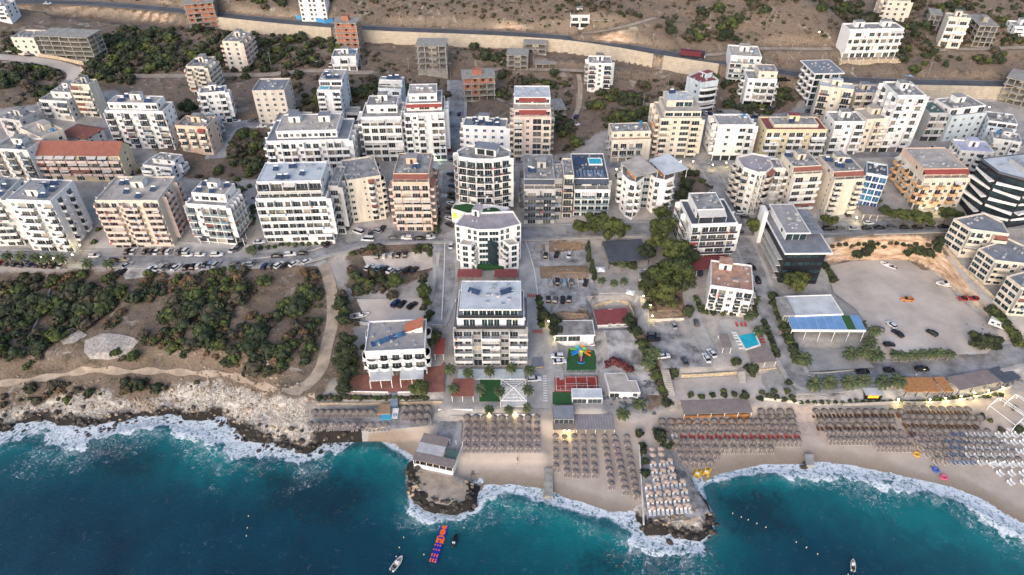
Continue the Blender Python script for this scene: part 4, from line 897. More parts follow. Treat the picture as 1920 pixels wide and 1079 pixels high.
bld(A,'pinkish block with a stepped side of small balconies above the hillside track',[(417,80),(450,81),(477,62)],132,6,'cream','WW','BBB',slab='pink',bm='pink',roof='roofgrey',tanks=1)
frameb('unfinished_building','tall orange brick tower shell standing against the hill road wall',[(627,42),(667,43),(631,32)],97,6,infill=.9,nx=3,top=True)
bld('white_house','small white two-storey house at the foot of the orange brick tower',[(622,109),(667,108),(626,95)],134,2,'white','BBB','W',roof='roofgrey',tanks=2,cat='house')
bld(A,'bright white five-storey block behind a blue hoarding on the hill road',[(559,-1),(608,-1),(565,-14)],41,5,'white','W.WW.W','.W',bal='solid',roof='roofgrey',fm='white')
frameb('unfinished_building','open grey concrete frame with ten curved bays, centre top',[(782,85),(835,85),(784,72)],140,5,nx=4,plinth=2.5)
frameb('unfinished_building','small shell of red brick panels and white columns, centre top',[(869,146),(927,144),(872,131)],190,4,infill=.5,nx=4,top=True)
frameb('unfinished_building','narrow concrete frame with three columns of bays below the hill road',[(952,102),(989,103),(954,91)],132,3,nx=3)
frameb('unfinished_building','bare concrete frame standing tight against the stone retaining wall',[(984,81),(1024,82),(986,73)],101,2,nx=2)
frameb('unfinished_building','one-storey concrete shed frame at the end of the gravel track',[(1005,119),(1043,119),(1006,108)],129,1,nx=3)
bld(A,'cream-white tower on a stone plinth beside the footpath, top centre right',[(1104,121),(1147,122),(1099,107)],171,6,'white','BWB','WBW',G='WW',bal='rail',roof='roofgrey',pv=0,huts=1,hutm='white')
bld('hill_house','two-storey pale house with a flat roof on the hillside above the road',[(1070,31),(1106,31),(1060,20)],52,2,'white2','BB','W.',G='OO',roof='roofgrey',huts=1,cat='house',tanks=0)
frameb('unfinished_building','low concrete shed on the slope next to the pale hillside house',[(1114,37),(1147,37),(1113,27)],49,1,nx=3)
frameb('unfinished_building','grey concrete shell half hidden behind the red-awning tower',[(1033,205),(1060,203),(1031,187)],226,2,nx=2)
bld(A,'tall pinkish block with two broad maroon terrace awnings, centre',[(963,222),(1034,222),(0,0)],302,7,'pink','BWGB','WBBB',D=20,roof='roofbeige',bm='cream',slab='pink',up=[dict(f=1.5,l=.3,r=.3,F='LLL',aw='awred',ad=2.6,al=2,ar=2,wall='pink'),dict(f=6,l=0,r=0,F='LL',aw='awred',ad=2.2,al=2,ar=2,wall='white',roof='roofwhite')],huts=0,aw=['awwhite'],awp=.2)
bld('hotel','white hotel with blue window shutters and rooftop solar field, centre',[(868,238),(949,241),(869,222)],296,5,'white','WWWWW','BB',gm='bglass',roof='roofblue',pv=8,huts=1,hutpos=[(.45,.85)],cat='hotel')
bld(A,'tall white block with green-lit shop front and blue roof tanks, centre left',[(758,216),(833,214),(0,0)],301,7,'white','BWB.BB','WBBB',D=17,bal='solid',G='SSSSSS',up=[dict(f=3.5,l=1,r=1,F='WLW',aw='awred',ad=1.5),dict(f=3,l=1,r=2,F='WLW',roof='roofbeige')],tanks=4,huts=0,slab='slab',aw=['awwhite'],awp=.12)
bld(A,'peach block with a long rust terrace awning and green-edged roof, centre left',[(735,345),(805,345),(0,0)],433,7,'peach','BBbB','B.B',D=19,slab='cream',bm='pink',roof='roofmauve',aw=['awwhite','awbrown','awwhite'],awp=.3,up=[dict(f=2.6,l=.5,r=.3,F='LLL',aw='awbrown',ad=2.4,h=2.6,roof='roofgrey')],huts=1,hutpos=[(.45,.6)],pv=1)
bld(A,'cream block with a rounded bay of white balconies, beside the peach block',[(650,342),(714,332),(0,0)],419,7,'cream','W.wDW','BWB',side2='BBB',D=17,bal='curve',bm='white2',roof='roofgrey',huts=0,tanks=0,bw=1.0)
bld(A,'grey block with purple-blue balconies and worn rear roof, centre',[(983,358),(1042,358),(0,0)],420,5,'lgrey','BB','WBW',D=24,bal='solid',bm='dgrey',up=[dict(f=3.5,l=0,r=.5,F='LLLL',aw='awdark',ad=2,h=2.9,roof='roofgrey')],pv=2,huts=1,hutpos=[(.6,.55)],roof='roofmauve',slab='lgrey')
bld(A,'low grey annex wedged right of the purple-balcony block',[(1040,338),(1055,338),(1050,310)],412,5,'grey','B','W',roof='roofgrey',huts=0)
bld('hotel','white hotel with dark glazing and a blue rooftop pool with sunbeds, centre',[(1077,359),(1144,359),(0,0)],405,4,'white','BBbBb','WBW',D=25,bal='glass',gm='tglass',roof='roofmauve',up=[dict(f=4,l=0,r=.5,F='G.GG',aw='awdark',ad=2.5,h=3.2,roof='roofdark')],huts=0,cat='hotel')
bld(A,'cream side wing left of the rooftop-pool hotel',[(1057,332),(1076,332),(1068,300)],408,6,'cream','B','W',roof='roofgrey',bal='rail',huts=0)
bld('hotel','cream three-storey hotel with a terracotta top terrace, centre right',[(1148,266),(1221,264),(0,0)],305,3,'cream','BBBB.','BB',D=11,bm='cream',bal='glass',roof='roofterra',up=[dict(f=2.6,l=0,r=0,F='WWWWW',roof='roofgrey',h=3)],tanks=3,huts=0,bw=.6,cat='hotel')
bld(A,'tall cream stepped tower with glass terraces and a bare upper deck, centre right',[(1238,225),(1315,225),(0,0)],298,7,'cream','BWLB','BB',D=17,slab='peach',bm='cream',bal='solid',roof='roofbeige',side2='BBB',G='SSSS',aw=['awwhite','aworange'],awp=.1,up=[dict(f=2,l=2,r=0,F='LLLL',gm='tglass',bal='glass',roof='roofbeige'),dict(f=5,l=1.5,r=3,F='.GG',gm='tglass',roof='roofwhite')],huts=0,pv=1)
bld(A,'pale blue block with a red roof edge and bowed balconies, upper right of centre',[(1288,146),(1313,158),(1347,153),(1334,141),(1310,136)],202,5,'bluish',poly=True,edges={0:'.W',1:'D',2:'W',4:'.'},bal='curve',bm='white',roof='tile2',huts=1)
bld('hotel','white hotel with long balconies facing the sea below the lorry, upper right',[(1370,107),(1428,110),(1369,87)],155,5,'white','BbBbW','..',bal='glass',roof='roofbeige',G='GGG',tanks=3,huts=1,cat='hotel')
bld(A,'white block with curved corner balconies in front of the sea-facing hotel, upper right',[(1402,150),(1457,152),(1408,134)],199,4,'white','WBbB','BW',bal='curve',roof='roofgrey',G='OOO',up=[dict(f=2,l=5,F='WW',wall='cream')],huts=0)
bld('hotel','large white hotel with a glazed grid facade on a stone plinth, top right',[(1593,58),(1695,56),(1566,47)],109,4,'white','BbBbBbBb','.',side2='.',bal='solid',roof='roofgrey',fin=True,huts=2,cat='hotel',bw=.98)
bld(A,'cream block with stacked ledges at the top edge above the large white hotel',[(1664,4),(1707,5),(1660,-6)],41,4,'cream','WWW','BB',roof='roofgrey',slab='cream')
bld(A,'cream block with pink balconies on the hillside, top right',[(1778,34),(1820,37),(1765,26)],86,4,'cream','BB','.W',side2='.',slab='pink',bm='white',roof='roofgrey')
frameb('unfinished_building','pale skeletal building behind the pink-balcony block, top right',[(1747,26),(1766,28),(1745,16)],55,3,nx=2)
frameb('unfinished_building','concrete frame with small rooftop tower, top right corner',[(1838,47),(1872,49),(1828,28)],87,4,nx=3,top=True)
frameb('unfinished_building','large cream concrete frame cut by the right edge beside the hill road',[(1892,145),(1950,158),(1903,125)],190,4,nx=4,infill=.0,D=14)
bld(A,'white block under a flat blue-grey roof slab with tumbling balconies, upper right',[(1530,137),(1576,136),(1512,116)],199,5,'white','GBb','BBB',side2='BBB',bal='curve',roof='roofblue',over=1.4,par=.25,gm='tglass',huts=0,bm='white')
bld(A,'tall cream tower with a pale blue roof, upper right',[(1537,164),(1601,171),(1534,153)],236,6,'cream','BWB','..',roof='roofwhite',side2='.W.',bal='rail',bm='cream')
bld(A,'cream block with a dark blue roof behind the pale-roofed tower, upper right',[(1603,177),(1657,177),(1597,162)],232,5,'beige','BBB','W.',roof='roofblue',bm='cream')
bld(A,'tall white block with round roof tanks and open terraces, upper right',[(1683,182),(1736,182),(1655,156)],286,8,'white','BWB','BBW',side2='BWB',roof='roofgrey',tanks=6,huts=1,aw=['awwhite'],awp=.1,G='SSS')
bld(A,'white block with a tall roof hut and four dark doors per floor, right side',[(1564,231),(1622,231),(1555,212)],291,5,'white','BWB','.W',side2='W.W',roof='roofgrey')
bld(A,'cream block with wide ledges between two white blocks, right side',[(1625,227),(1682,224),(1614,206)],287,5,'cream','WBbW','W.',roof='roofbeige',bw=1)
bld(A,'narrow grey block with pink laundry balconies and a lit restaurant below, right side',[(1742,215),(1777,215),(1737,192)],265,4,'lgrey','BB','W.',roof='roofteal',huts=0,G='SS')
bld('hotel','pale blue hotel with rows of paired windows and open roof loggias, right side',[(1785,221),(1849,214),(1772,196)],266,4,'bluish','WWWW','.WW',roof='roofmauve',up=[dict(f=2,F='G.G.G',wall='white',roof='roofgrey')],huts=1,hutm='white',cat='hotel')
bld('hotel','pale blue hotel with paired windows at the right edge, behind the lavender roof',[(1851,239),(1905,246),(1857,220)],272,4,'bluish','WWW','.WW',roof='roofmauve',up=[dict(f=1.5,F='GGG',wall='white',roof='roofgrey')],tanks=2,huts=0,cat='hotel')
bld(A,'white corner block with a lavender domed terrace roof, right side',[(1801,285),(1864,289),(1786,264)],325,4,'white','WWBW','BWW',side2='WBBW',roof='rooflav',bal='curve',huts=1,hutm='white')
bld(A,'broad orange-cream block with a maroon awning strip on a big grey roof, right side',[(1732,338),(1818,337),(1679,291)],392,4,'cream','BWBWBW','WBWBW',side2='BWBBWB',roof='roofbeige',fin=False,slab='orange',bm='orange',up=[dict(f=3,l=.3,r=.3,F='LLLLLL',h=2.9,aw='awred',ad=2.2,wall='peach',roof='roofbeige')],aw=['awwhite'],awp=.25,huts=0,pv=0)
bld(A,'cream block with two stepped rust awnings beside the round-roofed block',[(1487,331),(1541,328),(1458,301)],402,6,'cream','Bb','WB.B',side2='BWBW',bm='white2',slab='pink',roof='roofgrey',aw=['awbrown','awwhite'],awp=.35,pv=1,up=[dict(f=2,l=.3,r=.3,F='LL',aw='awbrown',ad=1.8,h=2.7)])
bld(A,'cream block with a single rust awning and five solar racks, right side',[(1564,341),(1622,338),(1542,303)],408,7,'cream','B.B','.W.',side2='w.w',bm='cream',roof='roofgrey',pv=5,bw=.7,aw=['awbrown'],awp=.05,up=[dict(f=2.5,l=.3,r=.3,F='LLL',aw='awbrown',ad=2,h=2.6)])
bld(A,'block faced in a blue glass grid beneath a curved dark roof, right side',[(1624,327),(1664,334),(1604,302)],385,5,'bluish','GGG','GG',side2='GG',gm='bglass',roof='roofdark',huts=0,tanks=1,fm='frame')
bld(A,'round-fronted cream-white block with a mauve roof, right of the steep street',[(1394,317),(1420,326),(1436,325),(1449,314),(1440,296),(1411,290),(1380,297)],391,6,'white2',poly=True,edges={0:'BW',1:'BWB',2:'B',3:'BB',4:'W',6:'BB'},roof='roofm2',bal='curve',slab='white2',bm='beige',huts=0)
bld(A,'white block with fan-shaped side balconies above a lit ground-floor terrace, right of centre',[(1347,237),(1414,237),(1333,217)],302,5,'white','.W.LB','BBB',side2='BBBB',roof='roofmauve',up=(),G='SSSS',bd=1.9,tanks=2,huts=0,slab='white2')
bld(A,'cream block with a red-bordered roof and tiled awnings, right of the fan-balcony block',[(1437,246),(1551,246),(1417,222)],305,5,'yellow','BbWBBWBb','.W.',side2='.W',slab='cream',bm='white',roof='tile2',up=[dict(f=3,l=4,r=3,b=2,n=1,h=1.2,F='',S=0,wall='cream',roof='roofgrey')],huts=1,pv=1)
bld('hotel','white hotel with a black-railed roof bar and wavy balconies, right of the pines',[(1296,424),(1383,421),(0,0)],486,5,'white','BDbbB','BB',D=17,bal='rail',roof='roofdark',bm='white',up=[dict(f=5,l=3,r=4,F='G.G',aw='awwhite',ad=3.5,h=3.4,roof='roofgrey')],huts=0,cat='hotel',aw=['awred'],awp=.08,bd=1.6,side2='BB')
bld('beach_hotel','white four-storey hotel with a pinkish roof and small balconies, by the blue pool',[(1332,538),(1412,549),(0,0)],585,4,'white','BBWBB','BWB',D=15,bal='rail',bm='white',roof='roofterra',side2='w.w',bw=.6,huts=1,hutpos=[(.35,.85)],cat='hotel',aw=None)
for i,(pt,by,lb) in enumerate([([(1787,413),(1819,433),(1891,442),(1878,419),(1845,402)],456,'beige apartment block with white roof hut, highest of the three above the gravel lot'),([(1834,469),(1865,491),(1945,500),(1932,470),(1890,450)],508,'beige apartment block in the middle of the three beside the gravel lot'),([(1887,521),(1914,542),(1995,550),(1985,524),(1945,505)],566,'beige apartment block nearest the sea of the three beside the gravel lot')]):
    bld('apartment_block',lb,pt,by,4,'cream',poly=True,edges={0:'LL',1:'BbWBb',2:'W'},roof='roofblue',bal='solid',bm='cream',slab='white2',huts=0,gm='tglass',group='beige apartment blocks by the gravel lot')
bld('shed','low shed with a plain maroon sheet roof beside the playground road',[(1121,609),(1182,606),(1119,582)],617,1,'white','.WWW','.',roof='tile2',par=0,huts=0,over=.3,cat='shed')
bld('pavilion','low grey flat-roofed pavilion at the head of the playground lawn',[(1040,629),(1114,628),(1043,603)],641,1,'white','GG.','W',roof='roofgrey',par=.2,huts=0,over=.3,cat='pavilion')
bld('garden_building','plain grey flat-roofed garden building under the pine trees',[(1198,525),(1226,527),(1189,505)],532,1,'lgrey','WW','.',roof='roofgrey',par=.2,huts=0,cat='pavilion')
bld('beach_house','small white beach house with a stepped beige roof behind the grey pergola',[(1143,736),(1201,737),(1193,714),(1179,714),(1172,700),(1133,700)],746,1,'white',poly=True,edges={0:'G.W',1:'.'},roof='roofbeige',par=.15,huts=0,cat='house')
bld('restaurant','single-storey dark glass restaurant with white and bright blue roofs, by the gravel lot',[(1490,593),(1581,590),(1489,556)],611,1,'white','GGGGGG','GG',gm='tglass',roof='roofwhite',par=.35,huts=0,cat='restaurant')
bld('annex','grey flat-roofed annex on the left of the blue-roofed restaurant',[(1470,592),(1491,592),(1458,558)],610,1,'grey','GG','W',roof='roofgrey',par=.3,huts=0,cat='pavilion')
bld('changing_hut','long white flat box roof beside the red tennis court',[(1073,747),(1130,747),(1074,734)],757,1,'white','GG','.',roof='roofwhite',par=.15,huts=0,cat='pavilion')
bld('kiosk','square slate-roofed kiosk between promenade and sports court',[(1038,785),(1077,785),(1037,761)],796,1,'dgrey','G','.',roof='roofblue',par=.1,huts=0,cat='kiosk')

bld('apartment_block','low white terraced house group in front of the broad red-hutted white block',[(268,312),(322,318),(280,292)],334,3,'white','BWB','WB',roof='roofgrey',tanks=1,up=[dict(f=3,l=3,F='WW')],huts=0,cat='house')
bld('apartment_block','cream block with a grey roof peeping up behind the wide white loggia block',[(511,236),(574,236),(520,213)],262,3,'beige','WWW','W.',roof='roofblue',huts=1,hutm='white')
bld('white_house','white house cut by the top left corner beside the trees',[(-40,16),(10,15),(4,4)],38,3,'white','BB','WW',roof='roofgrey',cat='house')
bld('white_house','white house cut by the right edge above the orange cutting',[(1902,52),(1950,54),(1908,42)],72,3,'white','BB','WW',side2='WW',roof='roofgrey',cat='house')
bld('apartment_block','grey-white block with a dark roof terrace behind the black hotel, right edge',[(1862,262),(1915,270),(1866,248)],300,4,'white2','BWB','WW',side2='WW',roof='roofgrey',tanks=2)
bld('apartment_block','small white block tucked between the round-fronted and the rust-awning blocks',[(1445,318),(1470,318),(1440,300)],384,5,'white2','B','W',roof='roofgrey',huts=0)
bld('apartment_block','grey block with a lavender roof standing behind the peach hotel, left',[(392,232),(410,228),(400,214)],262,3,'bluish','BB','BW',roof='roofmauve',huts=0)
bld('parking_roof','low brown-roofed shed beside the slim pool tower',[(648,214),(672,214),(650,203)],226,1,'lgrey','O','.',roof='roofmauve',huts=0,cat='shed')

for o in list(bpy.data.objects):
    if o.get('label','').startswith('large white hotel with a glazed'):
        mb=MB(); mb.box(-2,30,-3.6,-.1,-9,.1,M['stone']); mb.build('stone_plinth',o); mb=MB()
        for k in range(9): mb.box(-1.9+k*3.9,-1.6+k*3.9,-3.5,-3.2,.1,1.1,M['white'])
        mb.box(-1.9,29.8,-3.4,-3.3,.9,1.05,M['dark']); mb.build('terrace_railing',o)
# ---------------- buildings with their own forms ----------------
def fr(pts,h,D=None):
    A0=at(*pts[0],h); zt=A0.z; B=atz(*pts[1],zt); u=(B-A0).normalized(); v=Vector((-u.y,u.x,0)); dep=D if D else (atz(*pts[2],zt)-A0).dot(v)
    return Vector((A0.x,A0.y,zt-h)),math.atan2(u.y,u.x),(B-A0).length,max(1.5,dep)
# concave-fronted central hotel on its lawn-topped podium
b,loc,Ht,fh,rz=bld('hotel','tall white hotel with a bowed facade above a lawn-topped podium with yellow walls, centre',[(860,297),(892,301.5),(923,301.5),(955,296.5),(958,285),(938,276),(875,276),(857,286)],400,8,'white',poly=True,edges={0:'BB',1:'BB',2:'BB',3:'B',4:'W',6:'W',7:'B'},fin=True,bw=.97,bal='rail',bm='white',gm='tglass',roof='roofgrey',huts=0,G='..',cat='hotel')
w=loc[3][0]; mb=MB(); pod=[(-1.5,-7.5),(w/2,-9.5),(w+1.5,-7.5),(w+1.5,-.05),(-1.5,-.05)]
mb.prism(pod,-2,fh*1.9,M['white']); mb.build('podium',b); mb=MB(); mb.ring(pod,inset(pod,.25),fh*1.9,fh*1.9+.5,M['white']); mb.build('podium_parapet',b)
mb=MB(); top=[]; ins=inset(pod,.3)
top=[ins[0],ins[1],ins[2]]+[(w+1.1-(w+2.2)*k/16,-2.6-1.3*math.cos(2*PI*k/8.)) for k in range(17)]
mb.prism(top,fh*1.9-.1,fh*1.9+.12,M['turf']); mb.build('roof_lawn',b)
for k in range(6):
    mb=MB(); x0=-1+k*(w+2)/6+.25; x1=x0+(w+2)/6-.5; y=-7.62-2*(1-abs((k-2.5)/3)); mb.box(x0,x1,y,y+.9,fh*.75,fh*1.6,M['yellowlit'] if k in(0,4,2,5,1,3) else M['glass']); mb.build('lit_bay',b)
mb=MB(); mb.box(w/2-4.2,w/2+4.2,4.8,9.5,Ht,Ht+3,M['white']); mb.box(w/2-3.4,w/2-.3,4.74,4.8,Ht+.3,Ht+2.6,M['glass']); mb.box(w/2+.3,w/2+3.4,4.74,4.8,Ht+.3,Ht+2.6,M['glass']); mb.box(w/2-4.6,w/2+4.6,4.4,9.9,Ht+3,Ht+3.3,M['roofblue']); mb.build('roof_pavilion',b)
# V-shaped hotel with a turf courtyard
b,loc,Ht,fh,rz=bld('hotel','white V-shaped hotel with two wings round a green courtyard, centre',[(853,425),(896,434),(936,433),(977,423),(962,399),(871,403)],489,6,'white',poly=True,edges={0:'W.WW',1:'LL',2:'WW.W',3:'W.W',5:'W.W'},roof='roofm2',gm='tglass',ww=2.2,wh=1.9,huts=1,cat='hotel')
for pts,ed in (([(861,461),(883,463.5),(899,447),(876,441)],{0:'W',1:'BB',3:'W'}),([(934,447),(955,463.5),(973,460),(957,441)],{0:'BB',1:'W',2:'W'})):
    zt=b.location.z+4*fh; P4=[atz(x,y,zt) for x,y in pts]; c,s=math.cos(rz),math.sin(rz); O=b.location
    lc=[((p.x-O.x)*c+(p.y-O.y)*s,-(p.x-O.x)*s+(p.y-O.y)*c) for p in P4]; mb=MB(); mb.prism(lc,-4,4*fh,M['white']); mb.build('wing_wall',b)
    mb=MB(); mb.prism(inset(lc,.01),4*fh-.02,4*fh+.1,M['roofbeige']); parapet(mb,lc,4*fh-.3,1.1,M['white'],over=.04); mb.build('wing_roof',b)
    st=mkstyle(dict(bal='solid',bm='white',gm='tglass',bd=1.1,ww=2.1,wh=1.9,fin=False),'white')
    for e,t in ed.items(): facade(b,lc[e],lc[(e+1)%4],0,4,fh,t,st)
g=[atz(x,y,b.location.z+.8) for x,y in ((886,500),(947,500),(932,484),(902,484))]; mb=MB(); lc=[((p.x-O.x)*c+(p.y-O.y)*s,-(p.x-O.x)*s+(p.y-O.y)*c) for p in g]; mb.prism(lc,-2,.8,M['turf']); mb.build('courtyard_lawn',b)
for k,(x,y,mm) in enumerate([(889,487,'woodo'),(895,480,'white'),(900,474,'woodo'),(944,487,'woodo'),(938,480,'white'),(933,474,'woodo')]):
    p=atz(x,y,b.location.z+3); q=((p.x-O.x)*c+(p.y-O.y)*s,-(p.x-O.x)*s+(p.y-O.y)*c); mb=MB(); mb.box(q[0]-1.4,q[0]+1.4,q[1]-1.3,q[1]+1.3,-2,3,M['white']); mb.ring([(q[0]-1.4,q[1]-1.3),(q[0]+1.4,q[1]-1.3),(q[0]+1.4,q[1]+1.3),(q[0]-1.4,q[1]+1.3)],inset([(q[0]-1.4,q[1]-1.3),(q[0]+1.4,q[1]-1.3),(q[0]+1.4,q[1]+1.3),(q[0]-1.4,q[1]+1.3)],.15),3,3.8,M['white']); mb.build('terrace_pod',b)
mb=MB(); gx=(loc[1][0]+loc[2][0])/2; gy=(loc[1][1]+loc[2][1])/2; mb.box(gx-3.4,gx+3.4,gy-.2,gy-.02,1,4.4*fh,M['tglass'],rz=0); mb.build('glass_curtain',b)
# beige hotel above the promenade; grey wall colour paints shade into its loggias
b,loc,Ht,fh,rz=bld('hotel','large beige hotel with pale two-tier roof terraces between the V-shaped hotel and the palms',[(850,617),(990,617),(0,0)],686,5,'grey',F='BbLBbLBb',SD_='W.W.W',D=15.2,bm='white2',slab='lgrey',bd=2.1,fin=True,bw=.97,roof='roofblue',bal='solid',gm='glass',huts=0,cat='hotel',G='GGGGGGGG',side2='W.W.W',
 up=[dict(f=1.3,l=1.2,r=1.2,F='.GG.GGG.GG.',wall='white',gm='tglass',roof='roofblue'),dict(f=1.3,l=2.0,r=2.0,F='GGGGGGG',wall='white',gm='tglass',roof='roofwhite',over=1.0,par=.25)])
w=loc[1][0]
for x0,x1,y0,y1,z in ((.8,w-.8,-.2,-.1,Ht+.05),(1.6,w-1.6,1.25,1.35,Ht+fh+.05)):
    mb=MB(); mb.box(x0,x1,y0,y1,z,z+1.05,M['dark']); mb.build('terrace_railing',b)
for sx,(x,y,rr) in enumerate(((6.5,10,-.45),(w-7,10,.45))):
    put('solar_panel',pv_mesh(4),b,(x,y,Ht+2*fh+.2),rr)
mb=MB(); mb.box(1,w-1,-6.5,-2.1,-3,.6,M['bluish']); mb.build('ground_terrace',b)
# white beach hotel with scalloped balconies
b,loc,Ht,fh,rz=bld('beach_hotel','white three-storey beach hotel with scalloped balconies and a tilted orange tile roof hut',[(684,662),(797,657),(0,0)],707,3,'white',F='BBBBB',SD_='B.B',D=14.5,roof='roofmauve',bal='curve',bm='white',bd=1.3,bw=1.0,par=.7,huts=0,cat='hotel',slab='white2',gm='glass')
w=loc[1][0]; mb=MB(); mb.add([(12.5,8.3,Ht),(18.2,8.3,Ht),(18.2,12.6,Ht),(12.5,12.6,Ht),(12.5,8.3,Ht+.7),(18.2,8.3,Ht+2.9),(18.2,12.6,Ht+2.9),(12.5,12.6,Ht+.7)],[(0,1,5,4),(1,2,6,5),(2,3,7,6),(3,0,4,7)],M['white']); mb.build('roof_hut',b)
mb=MB(); mb.add([(12,8,Ht+.62),(18.5,8,Ht+3.05),(18.5,12.9,Ht+3.05),(12,12.9,Ht+.62),(12,8,Ht+.45),(18.5,8,Ht+2.88),(18.5,12.9,Ht+2.88),(12,12.9,Ht+.45)],[(0,1,2,3),(7,6,5,4),(0,4,5,1),(1,5,6,2),(2,6,7,3),(3,7,4,0)],M['orangetile']); mb.build('hut_roof',b)
for k in range(8):
    put('solar_panel',cached('pv1',lambda:(lambda q:(q.add([(-.55,-.8,.2),(.55,-.8,.2),(.55,.8,1.0),(-.55,.8,1.0),(-.55,-.8,.14),(.55,-.8,.14),(.55,.8,.94),(-.55,.8,.94)],[(0,1,2,3),(7,6,5,4),(0,4,5,1),(1,5,6,2),(2,6,7,3),(3,7,4,0)],M['bglass']),q.box(-.05,.05,.6,.7,0,.85,M['metal']),q.mesh('solar_panel'))[-1])(MB())),b,(2.4+k*1.35,3.2+k*.62,Ht+.12),.42)
for x0,x1 in ((1,w*.42),(w*.56,w-1)):
    mb=MB(); z=fh*.95
    for k in range(12): y=-5.4+k*.46; mb.box(x0,x1,y,y+.16,z,z+.16,M['frame'])
    for k in range(7): x=x0+(x1-x0)*k/6; mb.box(x-.07,x+.07,-5.5,-.1,z-.17,z,M['frame'])
    mb.box(x0,x1,-5.3,-.2,z+.165,z+.2,M['roofwhite']); mb.build('pergola_roof',b)
    mb=MB()
    for k in range(3): x=x0+.1+(x1-x0-.2)*k/2; mb.box(x-.12,x+.12,-5.5,-5.26,-2,z-.171,M['frame'])
    mb.build('pergola_posts',b)
# twin towers with a glass lift between
for nm,pts,by,ed in (('white tower with curved balconies and blue terrace, left one of the glass-lift pair',[(1167,331),(1179,342),(1193,347),(1208,335),(1208,318),(1166,313)],392,{0:'W',1:'B',2:'BW',3:'.',5:'BB'}),
                     ('white tower with stacked round balconies, right one of the glass-lift pair',[(1219,330),(1228,338),(1248,342),(1264,335),(1264,315),(1227,307)],389,{0:'W',1:'B.',2:'B',3:'.W',5:'.'})):
    b,loc,Ht,fh,rz=bld('apartment_block',nm,pts,by,5,'white',poly=True,edges=ed,bal='curve',bm='white',roof='roofblue',par=1.0,huts=0,bd=1.5,slab='white2')
    xs=[p[0] for p in loc]; ys=[p[1] for p in loc]; left='left' in nm
    mb=MB(); z=Ht+3.1; cx=sum(xs)/6; cy=sum(ys)/6
    q=[(min(xs)+.8,cy-1.5,z-.4),(max(xs)-.5,cy-2.6,z),(max(xs)+.2,max(ys)+.4,z+.9),(min(xs)+.3,max(ys)+.3,z+.6)]
    mb.add(q+[(x,y,zz-.14) for x,y,zz in q],[(0,1,2,3),(7,6,5,4),(0,4,5,1),(1,5,6,2),(2,6,7,3),(3,7,4,0)],M['roofbeige'] if left else M['roofwhite']); mb.build('sail_roof',b)
    mb=MB(); 
    for x,y,zz in q: mb.tube((x+(cx-x)*.06,y+(cy-y)*.06,Ht),(x+(cx-x)*.06,y+(cy-y)*.06,zz-.15),.1,M['frame'])
    mb.build('sail_posts',b)
    mb=MB(); mb.box(cx-3,cx+3,cy-.9,cy-.6,Ht+.12,Ht+2.4,M['aworange'] if left else M['woodo']); mb.build('terrace_bar',b)
bld('lift_tower','slim dark glass lift shaft joining the two white towers',[(1206,331),(1220,331),(0,0)],392,5,'grey',F='L',SD_='L',D=5,gm='tglass',roof='roofgrey',huts=0,cat='lift tower')
# black hotel with jagged white balcony bands
p0,p1,p2,p3,p4=(1839,299),(1872,324),(1930,340),(1995,330),(1965,285)
zq=None
b,loc,Ht,fh,rz=bld('hotel','black hotel with jagged white balcony bands at the right edge',[p0,p1,p2,p3,p4],383,6,'black',poly=True,edges={0:'LL',1:'LLL',2:'LLL',3:'',4:'LL'},gm='tglass',fm='black',roof='roofwhite',huts=0,cat='hotel',par=.5,parm='dgrey',bm='black')
for k in range(1,6):
    mb=MB(); n=len(loc); o=loc
    for e in (0,1,2):
        a=Vector(o[e]);c_=Vector(o[e+1]); u=(c_-a).normalized(); nn=Vector((u.y,-u.x)); L=(c_-a).length
        a2=a+u*(.9 if e else 0); d0,d1=(.5,2.1) if (k+e)%2 else (2.1,.7)
        zz=k*fh; vs=[a2,c_,c_+nn*d1,a2+nn*d0]
        mb.prism([tuple(vs[3]),tuple(vs[2]),tuple(vs[1]),tuple(vs[0])],zz-.5,zz+.0,M['white'],bottom=True)
        mb.add([(*tuple(vs[3]),zz),(*tuple(vs[2]),zz),(*tuple(vs[2]),zz+.55),(*tuple(vs[3]),zz+.55)],[(0,1,2,3)],M['white'])
    mb.build('balcony_band',b)
mb=MB(); cx=sum(p[0] for p in loc)/5; cy=sum(p[1] for p in loc)/5; mb.box(cx-5,cx+5,cy-3,cy+3,Ht,Ht+1.6,M['lgrey']); 
for k in range(4): mb.box(cx-4.2+k*2.2,cx-2.8+k*2.2,cy-2.4,cy-.8,Ht+1.601,Ht+2.3,M['metal'])
mb.build('roof_plant',b)
# dark glass office
b,loc,Ht,fh,rz=bld('office_building','dark glass office block with white-edged cantilevered roof slabs beside the steep street',[(1477,472),(1551,471.5),(0,0)],530,4,'black',F='LLLLLL',SD_='LLLLL',side2='LLLLL',D=25,gm='tglass',fm='black',roof='roofblue',over=1.5,par=.35,parm='white',bm='white',huts=0,cat='office building',
  up=[dict(f=7,l=1.2,r=5.5,b=0,n=1,h=3.6,F='GGG',wall='white',gm='tglass',roof='roofmauve',over=.8,em='white',par=.2)])
mb=MB(); mb.box(-3.2,-1.6,20,25,-2,Ht+3.8,M['white']); mb.build('white_fin_wall',b)
for k in range(5):
    mb=MB(); zz=fh*.8*k+.5; mb.box(-1.8+.0,-.06,2+0*k,22,zz,zz+.35,M['lgrey']); mb.build('side_ledge',b) if k<4 else None
mb=MB(); x=loc[1][0]-4.8
for k in range(6): mb.box(x,x+6,8+k*2.8,10.4+k*2.8,Ht+2.1,Ht+2.25,M['roofblue'])
mb.build('louvre_canopy',b)
